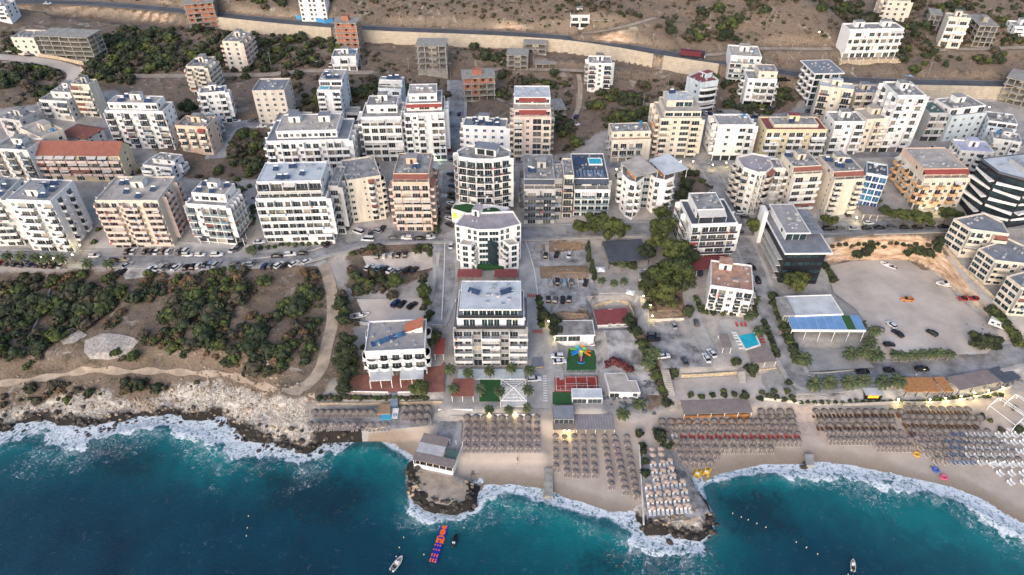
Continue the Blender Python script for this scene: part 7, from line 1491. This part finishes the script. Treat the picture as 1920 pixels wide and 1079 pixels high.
# playground
p=at(1087,665); e=empty('playground_set',(p.x,p.y,p.z+.2),0,label='multicoloured playground tower with slides on the green lawn',cat='playground'); e.scale=(.72,.72,.8); 
cc=dict(o=(.75,.22,.02),b=(.02,.22,.6),g=(.15,.5,.05),y=(.7,.5,.04),t=(.03,.4,.42),p=(.55,.08,.25)); pm={k:mat('play_'+n,cc[k],.35,0) for k,n in dict(o='orange',b='blue',g='green',y='yellow',t='teal',p='pink').items()}
for (x,y,c,c2) in ((0,0,'o','b'),(2,.4,'t','g'),(-1.2,1.8,'b','t'),(1.2,2.2,'y','o'),(.4,-1.6,'t','y')):
    mb=MB(); mb.box(x-.7,x+.7,y-.7,y+.7,1.2,1.35,pm[c2]); [mb.box(x+i-.06,x+i+.06,y+j-.06,y+j+.06,-.3,2.9,pm[c]) for i in (-.65,.65) for j in (-.65,.65)]; mb.cone((x,y),1.1,2.9,3.8,pm[c2],4); mb.build('tower',e)
for (a,c) in (((-.7,0,-3.8,-1),'b'),((2.6,.4,5.4,1.6),'o'),((-1.6,1.8,-4.4,3.0),'g'),((2.2,-.3,5,-1.4),'o'),((.4,-2.2,.2,-5),'p'),((-.9,1,-4,.6),'b')):
    x0,y0,x1,y1=a; d=Vector((x1-x0,y1-y0,0)).normalized(); s=Vector((-d.y,d.x,0))*.38; mb=MB(); A0=Vector((x0,y0,1.3)); B0=Vector((x1,y1,.15))
    mb.add([A0-s,A0+s,B0+s,B0-s]+[q-Vector((0,0,.1)) for q in (A0-s,A0+s,B0+s,B0-s)],[(0,3,2,1),(4,5,6,7),(0,1,5,4),(1,2,6,5),(2,3,7,6),(3,0,4,7)],pm[c]); [mb.add([A0+s*k,B0+s*k,B0+s*k+Vector((0,0,.3)),A0+s*k+Vector((0,0,.3))],[(0,1,2,3)],pm[c]) for k in (-1,1)]; mb.build('slide',e)
mb=MB(); [mb.tube((.2+1.6*math.cos(PI+PI*k/8),-5.6+1.0*math.sin(PI+PI*k/8),.35),(.2+1.6*math.cos(PI+PI*(k+1)/8),-5.6+1.0*math.sin(PI+PI*(k+1)/8),.35),.22,pm['b'],6) for k in range(8)]; mb.build('curved_slide',e)
# modular pontoon
A0=atz(829,979,.3); B0=atz(805,1052,.3); C0=atz(843,982,.3); u=(B0-A0); L=u.length; u.normalize(); v=Vector((-u.y,u.x,0)); v=v if (C0-A0).dot(v)>0 else -v; Wd=abs((C0-A0).dot(v)); nu_,nv_=26,6
po,pb=mat('pontoon_orange',(.85,.13,.01),.4,.05),mat('pontoon_blue',(.012,.02,.28),.4,.05); e=empty('modular_pontoon',A0,0,label='long orange and blue modular pontoon floating off the rocky point',cat='pontoon')
for nm,m_,test in (('orange_modules',po,True),('blue_modules',pb,False)):
    mb=MB()
    for i in range(nu_):
        for j in range(nv_):
            if i<10: o_=(1<=j<=4) if i%2 else (0<j<5 and not(j in(1,4) and i%4==0)) or (i==0 and j in(0,2,3,5))
            elif i<12: o_=False if i==10 and j%5 else True if j in(0,5) else i==11
            elif i<14: o_=j not in(2,) 
            else: o_=(i%3==0 and j%2==0) or (i>=22 and i%2==0 and j%2==0)
            if i==nu_-1: o_=j%2==0
            if o_!=test: continue
            c=u*(L*(i+.5)/nu_)+v*(Wd*(j+.5)/nv_); a=L/nu_*.47; b_=Wd/nv_*.47; q=[tuple((c+u*s*a+v*t*b_)[:2]) for s,t in ((-1,-1),(1,-1),(1,1),(-1,1))]; mb.prism(orient(q),-.35,.08,m_)
    mb.build(nm,e)
# walls, kerbs and steps
def wl(pts,h,m,label,th=.3,cat='wall',name='wall',sub=1.5,below=2.0):
    c=subdiv([at(a,b) for a,b in pts],4); wallrib(name,c,below,h,m,label,cat,th=th)
wl([(596,757),(700,757),(728,756)],.6,'stone','pale stone wall between the beach hotel garden and the left sunbed terrace')
wl([(745,756),(829,754)],.6,'stone','pale stone wall behind the small sunbed terrace by the blue steps')
wl([(652,735),(728,736)],.5,'white','white kerb wall in front of the red hotel terrace, left of the blue steps')
wl([(746,736),(830,735)],.5,'white','white kerb wall in front of the red hotel terrace, right of the blue steps')
wl([(580,800),(705,803),(722,801)],.3,'stone','low stone sea wall under the left sunbed terrace',below=3)
wl([(822,769),(886,769)],.6,'white','white wall along the promenade left of the parasol beach')
wl([(870,779),(1011,778)],.5,'white','low white wall with yellow lamps above the central parasol block')
wl([(1277,706),(1310,705),(1383,700)],1.0,'stone','pale stone retaining wall below the pale car park')
wl([(1424,748),(1470,752),(1500,756)],.8,'cream','pink plaster wall beside the tiled beach platform')
wl([(1526,760),(1600,760),(1683,756)],1.1,'beige','long plaster wall under the beach club terraces, left part')
wl([(1693,757),(1760,757),(1800,752),(1850,741),(1893,727)],1.1,'beige','long plaster wall lit by yellow lamps under the beach club terraces')
wl([(1199,835),(1203,900),(1208,985)],.8,'white2','white edge wall on the left of the stone pier',th=.35)
wl([(1247,838),(1262,856),(1290,895),(1328,955)],.4,'conc','concrete edge wall on the right of the stone pier',th=.4)
wl([(1113,578),(1130,571),(1178,571),(1190,610)],1.5,'stone','rough stone wall round the maroon-roofed shed')
wl([(985,450),(1003,510),(1012,592)],.4,'white2','low kerb wall along the terraced car park')
wl([(1222,602),(1250,600),(1282,599)],.8,'cream','cream wall at the head of the pale car park')
wl([(1545,446),(1650,440),(1775,436)],1.2,'roofteal' if False else 'dgrey','dark mesh fence on top of the orange cliff',cat='fence',name='fence',th=.08,below=.2)
wl([(1765,458),(1800,500),(1842,540),(1893,592)],1.2,'stone','stepped stone wall between gravel lot and the beige blocks')
wl([(830,615),(770,612),(700,612),(665,608)],1.3,'lgrey','grey wall behind the beach hotel below the pale dirt')
wl([(1500,700),(1540,700),(1600,694)],.5,'beige','low garden wall in front of the palm court')
wl([(97,545),(70,610),(52,640)],.9,'conc','old pale stone wall crossing the scrub on the left')
wl([(152,128),(175,145),(230,150)],1.2,'stone','curved stone wall below the quarry road')
wl([(835,450),(833,520),(829,600)],.4,'white2','white kerb wall along the right of the side street')
wl([(72,106),(110,112),(158,122)],1.8,'stone','stone wall in front of the grey concrete frame')
wl([(470,486),(560,476),(606,463)],.25,'cream','cream kerb round the planted median')
def steps(label,pts,z0,z1,n,m,name='steps'):
    A0,B0=atz(*pts[0],z1),atz(*pts[1],z1); C0,D0=atz(*pts[2],z0),atz(*pts[3],z0) # top-left, top-right, bottom-right, bottom-left
    mb=MB(); O=A0
    for i in range(n):
        f0,f1=i/n,(i+1)/n; q=[A0.lerp(D0,f0),B0.lerp(C0,f0),B0.lerp(C0,f1),A0.lerp(D0,f1)]; zt=z1+(z0-z1)*(i/n); mb.prism(orient([(p.x-O.x,p.y-O.y) for p in q]),min(z0,z1)-1-O.z,zt-O.z,M[m] if isinstance(m,str) else m)
    tag(mb.build(name,None,O),label,'steps')
steps('blue-grey steps from the red terrace down to the small beach',[(733,737),(745,737),(746,764),(732,764)],4.4,7.3,12,mat('blue_steps',(.14,.20,.28),.7,.1))
steps('long pale steps beside the sand yard down to the reed-roofed bar',[(1240,693),(1254,693),(1272,766),(1256,768)],4.7,9.6,22,'roofbeige')
steps('curved pale steps at the pool bar end of the sand yard',[(1385,697),(1397,696),(1399,719),(1386,718)],6.3,9.6,10,'paleroad')
steps('wide paved steps between the two maroon canopies of the V-shaped hotel',[(908,503),(922,503),(929,539),(902,539)],10.9,13.2,12,'paleroad')
steps('long pale boarded walkway steps below the pine garden',[(1198,553),(1213,553),(1229,612),(1209,614)],10.2,13.2,16,'roofbeige')
steps('wooden beach steps next to the blue platform',[(733,785),(748,785),(749,805),(733,805)],2.4,4.3,8,'wood')
thingpoly('jetty','concrete slab jetty running across the sand into the surf','jetty',[(1019,931),(1037,931),(1036,878),(1020,878)],.9,-1.5,.5,'conc')
thingpoly('jetty','narrow concrete jetty with dark boulders at its end, right beach','jetty',[(1513,872),(1527,872),(1525,852),(1509,852)],1.0,-1.5,.5,'paleroad')
thingpoly('blue_platform','bright blue painted platform on the left sunbed terrace','platform',[(712,786),(734,786),(733,777),(716,777)],4.4,-.4,.25,mat('blue_platform',(.06,.38,.55),.6,.1))
thingpoly('wood_terrace','light timber bar terrace beside the blue steps','terrace',[(706,776),(732,776),(732,757),(712,757)],4.5,-.4,.5,'wood')
# round eye sign board
P4=L2([(734,785),(745,785),(744,766),(735,766)],4.9); O=P4[0]; e=empty('beach_sign',O,0,label='white board with a blue ring emblem at the foot of the blue steps',cat='sign'); w=(P4[1]-P4[0]).length; hh=(P4[3]-P4[0]).length
mb=MB(); mb.box(0,w,0,hh,-.1,.08,M['white']); mb.build('board',e); mb=MB(); c0=(w/2,hh*.35)
for r0,r1,m_ in ((w*.36,w*.24,mat('ring_blue',(.02,.06,.25),.5,0)),(w*.1,.01,MATS['ring_blue'])):
    n=20; mb.add([(c0[0]+r*math.cos(2*PI*k/n),c0[1]+r*math.sin(2*PI*k/n),.085) for r in (r0,r1) for k in range(n)],[(k,(k+1)%n,n+(k+1)%n,n+k) for k in range(n)],m_)
mb.build('ring_emblem',e)
# letters on the wall
def letters(txt,size,m,parent,loc,tilt=PI/2,ext=.08,name='lettering'):
    cu=bpy.data.curves.new(name,'FONT'); cu.body=txt; cu.size=size; cu.extrude=ext; cu.resolution_u=2; cu.offset=size*.018
    t=bpy.data.objects.new(name,cu); COL.objects.link(t); dg=bpy.context.evaluated_depsgraph_get(); me=bpy.data.meshes.new_from_object(t.evaluated_get(dg)); bpy.data.objects.remove(t); me.materials.clear(); me.materials.append(m)
    o=put(name,me,parent,loc); o.rotation_euler=(tilt,0,0); return o
p=at(745,753); e=empty('letter_sign',(p.x,p.y,p.z+.2),0,label='white VISAD letters with a red heart on the stone wall by the blue steps',cat='sign')
letters('VISAD',1.35,M['white'],e,(.9,0,.2),PI/2.6); letters('I',1.35,M['white'],e,(-.9,0,.2),PI/2.6)
mb=MB(); hp=[]
for k in range(24):
    t=2*PI*k/24; hp.append((.026*16*math.sin(t)**3*1.2,.026*(13*math.cos(t)-5*math.cos(2*t)-2*math.cos(3*t)-math.cos(4*t))*1.2))
mb.prism(hp[::-1] if sum(hp[i-1][0]*hp[i][1]-hp[i][0]*hp[i-1][1] for i in range(24))<0 else hp,0,.1,M['redpaint']); h_=mb.build('heart',e,(.25,-.05,.75)); h_.rotation_euler=(PI/2.6,0,0)
# crossings and painted marks
def marks(name,px0,px1,px2,n,m,label,frac=.55,z=None):
    """n bars between photo points px0->px1 (bar starts), bar direction px0->px2"""
    mb=MB(); a=at(*px0);b_=at(*px1);c=at(*px2); d=c-a
    for k in range(n):
        p=a.lerp(b_,k/n); q=a.lerp(b_,(k+frac)/n); vs=[p,q,q+d,p+d]; g=[Vector((x.x,x.y,gz(x.x,x.y)+.42)) for x in vs]; zz=max(x.z for x in g)-.04; mb.add([(x.x,x.y,x.z) for x in g],[(0,1,2,3)],M[m])
    o=mb.build(name); tag(o,kind='structure')
marks('painted_crossing',(989,553),(1016,553),(989,559),8,'redpaint','x'); marks('painted_crossing',(997,620),(1018,620),(998,627),7,'redpaint','x')
marks('stepping_stones',(1018,706),(1019,757),(1025,706),11,'paint','x',.45); marks('painted_crossing',(822,365),(840,365),(822,372),6,'paint','x')
for a,b_,c,n in (((1010,474),(1085,471),(1012,490),9),((1022,523),(1108,522),(1024,540),10),((1018,557),(1080,556),(1020,572),8),((245,467),(350,466),(243,481),14)):
    marks('parking_lines',a,b_,c,n,'paint','x',.07)
# hatched parking bay
thingpoly('parking_bay_marks','yellow-edged grey bay beside the beige hotel','parking bay',[(996,690),(1019,688),(1017,657),(999,657)],at(1005,675).z+.1,-.1,.2,mat('bay_yellow',(.5,.33,.06),.8,.2),mt='roofblue')
# street lamps with lit heads
lampm=cached('lamp',lambda:(lambda q:(q.tube((0,0,0),(0,0,3.2),.07,M['dark'],6),q.mesh('post'))[-1])(MB())); headm=cached('lhead',lambda:(lambda q:(q.tube((0,0,3.1),(0,0,3.45),.26,M['lampw'],10,.2),q.mesh('lamp_head'))[-1])(MB()))
def lamps(where,lst,glow=0,hgt=1.0,col=(1,.78,.32)):
    for i,(x,y) in enumerate(lst):
        p=at(x,y); e=empty('street_lamp',(p.x,p.y,p.z),0,label='lit lamp, %s from the left %s'%(orl(i),where),cat='street lamp',group='lit lamps'); e.scale=(1,1,hgt); put('post',lampm,e); put('lamp_head',headm,e)
        if glow:
            l=bpy.data.lights.new('lamp_light','POINT'); l.energy=glow; l.color=col; l.shadow_soft_size=.3; lo=bpy.data.objects.new('lamp_light',l); COL.objects.link(lo); lo.parent=e; lo.location=(0,-.9,2.7)
lamps('along the beach club wall',[(1681,756),(1740,756),(1769,754),(1798,750),(1823,744),(1849,739),(1876,733)],260,.55)
lamps('along the low white wall of the central parasols',[(917,781),(966,781)],110,.5); lamps('in front of the kiosk and beach bar',[(1058,813),(1066,816)],130,.6)
lamps('in the palm row, lower left',[(36,496),(84,496),(107,498)],60); lamps('at the gate by the salmon-trimmed block',[(142,491),(156,473)],120)
lamps('by the shop front of the green-lit block',[(772,306),(795,306),(818,305)],200,.7,(.75,1,.7)); lamps('before the twin towers',[(1155,330),(1156,350)],60); lamps('in the hotel gardens',[(1125,590),(1205,563),(1218,580),(1222,600),(1028,610),(1245,545),(1040,640)],70,.6)
lamps('below the orange-cream and black hotels',[(1725,400),(1752,400),(1890,414),(1910,414),(1603,417)],160,.7); lamps('under the cream blocks, right of centre',[(1335,318),(1360,314),(1390,310),(1298,312),(1275,312)],120,.7)
lamps('on the upper right hillside',[(1533,72),(1850,213)],60)
# utility poles
for i,(x,y) in enumerate([(509,126),(678,128),(767,137),(845,145),(1205,205),(1252,165),(1480,110),(1738,145),(1398,155),(805,560),(1080,205),(1000,125)]):
    p=at(x,y); mb=cached('upole',lambda:(lambda q:(q.tube((0,0,-.5),(0,0,8),.14,M['conc'],6,.09),q.box(-.9,.9,-.06,.06,7.3,7.42,M['metal']),q.mesh('utility_pole'))[-1])(MB())); tag(put('utility_pole',mb,None,p),'thin utility pole '+near(x,y)+(' further up' if i in(7,8) else ''),'utility pole','utility poles')
# rocks along the shore
def rocks(name,label,lines,n,s0,s1,m,seed,spread=2.2,zo=.2):
    r=np.random.default_rng(seed); mb=MB(); mm=M[m]
    for pts in lines:
        P_=[atz(a,b,.5) for a,b in pts]; Ls=[(P_[i+1]-P_[i]).length for i in range(len(P_)-1)]; T=sum(Ls)
        for k in range(int(T*n)):
            t=r.uniform(0,T); i=0
            while t>Ls[i]: t-=Ls[i]; i+=1
            q=P_[i].lerp(P_[i+1],t/Ls[i]); x,y=q.x+r.normal()*spread*.5,q.y+r.normal()*spread*.5; s=r.uniform(s0,s1); z=max(gz(x,y),-.5)+zo*s
            vs=[];A0=r.uniform(0,6)
            for zz,kk in ((-.6,.7),(-.1,1.0),(.35,.85),(.65,.4)):
                for j in range(6): a=A0+j*PI/3; w=kk*s*r.uniform(.72,1.15); vs.append((x+w*math.cos(a),y+w*.8*math.sin(a),z+zz*s*r.uniform(.8,1.2)))
            mb.add(vs,[(c*6+j,c*6+(j+1)%6,c*6+6+(j+1)%6,c*6+6+j) for c in range(3) for j in range(6)]+[(18,19,20,21,22,23)],mm)
    tag(mb.build(name),label,'rocks',kind='stuff')
rocks('dark_boulders','jumble of dark wet boulders lining the points and jetty end',[[(775,880),(768,895),(770,925),(790,948),(815,958),(850,956),(875,945),(886,925)],[(1211,992),(1268,1003),(1310,1010),(1330,992),(1332,968)],[(1516,872),(1522,885),(1523,895)],[(498,832),(540,838),(580,848),(602,832)]],2.2,.4,1.25,'wetrock',51,3.2)
rocks('pale_boulders','heap of pale boulders on the ends of the rocky point and pier',[[(1213,984),(1250,982),(1290,980)],[(1298,975),(1315,970),(1326,962)],[(1300,965),(1318,962)],[(890,905),(892,895),(887,912)],[(772,905),(776,925),(784,938)]],2.4,.3,.8,'rock',52,2.4)
rocks('shore_rocks','wave-washed black rocks strewn in the foam along the cliff coast',[[(0,805),(44,792),(85,786),(133,792),(156,800),(200,800),(234,786),(289,778),(322,780),(400,788),(430,797),(480,826),(498,834)],[(120,798),(160,806),(200,800),(140,802)],[(602,840),(647,828),(676,822)],[(650,822),(672,818)]],1.9,.3,1.1,'wetrock',53,4.0,.1)
rocks('coast_stones','pale broken stones covering the headland slope',[[(20,770),(100,760),(200,755),(300,760),(360,745),(450,755),(540,780)],[(0,785),(120,775),(220,775),(330,765),(450,780),(560,800)],[(340,730),(420,725),(500,750),(570,770)],[(480,800),(560,815),(620,815)]],1.6,.2,.75,'rock',54,6,0)
rocks('scrap_and_rubble','scrap and rubble heaped along the cliff side of the gravel lot',[[(1700,503),(1740,510),(1780,540),(1820,575),(1870,605)],[(1660,505),(1690,500)],[(1800,640),(1830,650)]],1.3,.2,.6,'dgrey',55,4,0)
rocks('tarpaulin_heap','dark grey heap of tarpaulins and nets behind the long grey canopy',[[(1130,765),(1160,762),(1190,768)],[(1150,770),(1185,760),(1200,775)],[(1205,735),(1225,745),(1218,755)]],2.6,.5,1.1,'dgrey',56,3,0)
rocks('roadside_rubble','rubbish and rubble beside the junction with the dirt track',[[(632,470),(660,468),(672,466)],[(635,480),(655,476)]],2.2,.15,.5,'rock',57,3,0)
for pts,nm in (([(160,640),(190,628),(235,630),(262,640),(250,655),(238,668),(205,677),(170,675),(158,662)],'rock_outcrop'),([(478,670),(503,666),(540,664),(530,680),(505,692),(478,690)],'rock_outcrop'),([(105,632),(140,615),(165,630),(140,645),(120,648)],'rock_outcrop')):
    drape(nm,pts,mat('outcrop_rock',(.36,.33,.30),.95,.35,1.2,bump=.6,col2=(.17,.15,.14)),.35,1.5)
# beach odds and ends
for i,(x,y,m,lb) in enumerate([(1308,889,'yellow_play','yellow pedal boat lying on the sand beside the pier, left one'),(1325,886,'yellow_play','yellow pedal boat lying on the sand beside the pier, right one')]):
    p=at(x,y); e=empty('pedal_boat',p,R(60),label=lb,cat='pedal boat'); ym=mat('pedal_yellow',(.72,.42,.02),.4,0); mb=MB()
    for s in (-.7,.7): mb.tube((-1.6,s,.3),(1.5,s,.3),.28,ym,8); mb.tube((1.5,s,.3),(1.95,s,.45),.28,ym,8,.05)
    mb.build('floats',e); mb=MB(); mb.box(-1.2,.8,-.6,.6,.45,.6,ym); mb.box(-.6,-.1,-.5,.5,.6,1.0,M['white']); mb.build('deck',e)
for x,y,c,lb in ((1718,853,(.7,.38,.03),'round yellow inflatable on the sand at the boardwalk end'),(1769,896,(.65,.08,.2),'pink inflatable on the sand near the right shore'),(1754,882,(.04,.1,.45),'small blue inflatable on the sand, right shore')):
    p=at(x,y); mb=MB(); m_=mat('infl_'+lb.split()[1],c,.4,0); n=16
    for k in range(n): a,b_=2*PI*k/n,2*PI*(k+1)/n; mb.tube((.8*math.cos(a),.8*math.sin(a),.25),(.8*math.cos(b_),.8*math.sin(b_),.25),.28,m_,8)
    tag(mb.build('inflatable_ring',None,p),lb,'inflatable')
bm_=cached('buoy',lambda:(lambda q:(q.tube((0,0,-.1),(0,0,.3),.15,mat('buoy_white',(.7,.6,.45),.5,0),8,.1),q.mesh('buoy'))[-1])(MB()))
for i,(x,y) in enumerate([(1374,963),(1390,970),(1403,975),(1419,982),(1436,989),(1493,1017),(1512,1027),(1533,1039),(1590,1078),(870,990),(879,974),(743,1044),(749,1027),(757,1008),(466,968),(464,990),(462,1005),(795,1040)]):
    p=atz(x,y,.2); tag(put('buoy',bm_,None,p),'tiny pale buoy, number %s from the left among those floating offshore'%orl(sorted([1374,1390,1403,1419,1436,1493,1512,1533,1590,870,879,743,749,757,466,464,462,795]).index(x)),'buoy','buoys')
# boardwalks on the right beach
c=subdiv([at(a,b) for a,b in ((1682,770),(1697,800),(1712,830),(1725,850))],2); ribbon('boardwalk',c,1.0,'wood',.22)
# people: one continuous figure grown over a joint skeleton
def human(pose,cl,legs,hair):
    J=dict(pel=(0,0,.95,.135),wai=(0,0,1.12,.12),che=(0,0,1.36,.145),nec=(0,0,1.50,.055),hea=(0,-.01,1.62,.085),top=(0,0,1.73,.075))
    s=pose
    J.update(hl=(-.1,0,.90,.085),kl=(-.11,-.12*s,.5,.06),al=(-.11,.02+.2*s,.09,.04),fl=(-.12,-.12+.2*s,.04,.04),hr=(.1,0,.90,.085),kr=(.11,.05*s,.5,.06),ar=(.11,.04-.22*s,.09,.04),frt=(.12,-.12-.22*s,.04,.04),
      sl=(-.19,0,1.42,.055),el=(-.25,.03+.08*s,1.15,.042),wl_=(-.26,-.05+.12*s,.90,.032),pl_=(-.26,-.07+.12*s,.80,.03),sr=(.19,0,1.42,.055),er=(.25,.03-.06*s,1.15,.042),wr=(.26,-.08-.12*s,.90,.032),pr=(.26,-.1-.12*s,.80,.03))
    E=[('pel','wai'),('wai','che'),('che','nec'),('nec','hea'),('hea','top'),('pel','hl'),('hl','kl'),('kl','al'),('al','fl'),('pel','hr'),('hr','kr'),('kr','ar'),('ar','frt'),('che','sl'),('sl','el'),('el','wl_'),('wl_','pl_'),('che','sr'),('sr','er'),('er','wr'),('wr','pr')]
    K=list(J); me=bpy.data.meshes.new('body'); me.from_pydata([J[k][:3] for k in K],[(K.index(a),K.index(b_)) for a,b_ in E],[]); o=bpy.data.objects.new('body',me); COL.objects.link(o)
    m=o.modifiers.new('s','SKIN'); 
    if not me.skin_vertices: 
        bpy.context.view_layer.objects.active=o
    sv=me.skin_vertices[0].data if me.skin_vertices else None
    if sv is None: bpy.data.objects.remove(o); return None
    for i,k in enumerate(K): sv[i].radius=(J[k][3],J[k][3]); sv[i].use_root=(k=='pel')
    o.modifiers.new('d','SUBSURF').levels=1; dg=bpy.context.evaluated_depsgraph_get(); me2=bpy.data.meshes.new_from_object(o.evaluated_get(dg)); bpy.data.objects.remove(o)
    me2.materials.clear(); [me2.materials.append(x) for x in (M['skin'],cl,legs,hair)]
    for f in me2.polygons:
        z=f.center.z; f.material_index=3 if z>1.66 else 0 if z>1.49 else 1 if z>1.0 and abs(f.center.x)<.24 else 2 if .45<z<=1.0 and abs(f.center.x)<.21 else 0
    return me2
try:
    hair=mat('dark_hair',(.02,.014,.01),.7,0); cls={'white':mat('cloth_white',(.65,.65,.65),.9,0),'red':mat('cloth_red',(.4,.04,.04),.9,0),'dark':mat('cloth_dark',(.03,.03,.04),.9,0),'blue':mat('cloth_blue',(.05,.12,.3),.9,0),'green':mat('cloth_green',(.03,.3,.15),.9,0)}
    HM={(c,p_):human(p_,cls[c],cls['dark' if c!='dark' else 'blue'],hair) for c in cls for p_ in (0,1)}
    for x,y,c,p_,rz,lb in ((969,872,'white',0,0,'person in white standing on the open sand near the surf'),(970,865,'red',0,2,'person in red standing behind the one in white on the sand'),(559,725,'white',1,1,'person in white walking on the coast path'),(545,728,'dark',1,1.6,'person in dark clothes walking left of the one in white on the coast path'),(516,725,'dark',1,1.6,'lone walker in dark clothes furthest left on the coast path'),(622,462,'red',0,0,'person in red beside the dark car at the junction'),(843,512,'dark',1,3,'person in dark clothes walking along the kerb of the side street'),(982,460,'red',1,3,'person in red on the pavement right of the V-shaped hotel'),(1297,680,'dark',0,0,'person in dark clothes in the pale car park, left one'),(1303,681,'blue',0,1,'person in blue in the pale car park, right one'),(1349,378,'dark',1,2,'person walking up the steep street'),(1788,827,'green',1,1,'person in green among the loungers on the right beach'),(1812,832,'red',0,1,'person in red among the loungers on the right beach'),(1742,880,'dark',1,2,'person in dark clothes on the right sand near the inflatables'),(850,640,'blue',0,0,'person in blue by the hedge of the beige hotel'),(1461,628,'red',1,0,'person in red on the road by the glass restaurant'),(1715,708,'white',1,1,'person in white on the beach road behind the olive tree'),(668,800,'white',0,0,'person in white on the left sunbed terrace')):
        p=at(x,y); e=tag(put('person',HM[(c,p_)],None,(p.x,p.y,p.z+.2),rz),lb,'person')
except Exception as ex: print('HUMAN',ex)
# white patio parasols
for i,(x,y,s,lb) in enumerate([(965,533,2.2,'large white square parasol on the patio behind the beige hotel'),(1182,548,2.0,'white square parasol left of the pine garden steps'),(1126,505,2.2,'pale parasol at the left of the black canopy')]):
    p=at(x,y,2.4); e=empty('patio_parasol',(p.x,p.y,p.z-2.4),.4*i,label=lb,cat='parasol'); mb=MB(); mb.tube((0,0,2.3),(0,0,3.2),s*1.1,M['white'],4,.03); mb.build('canopy',e); mb=MB(); mb.tube((0,0,-.2),(0,0,2.4),.06,M['metal'],6); mb.build('pole',e)
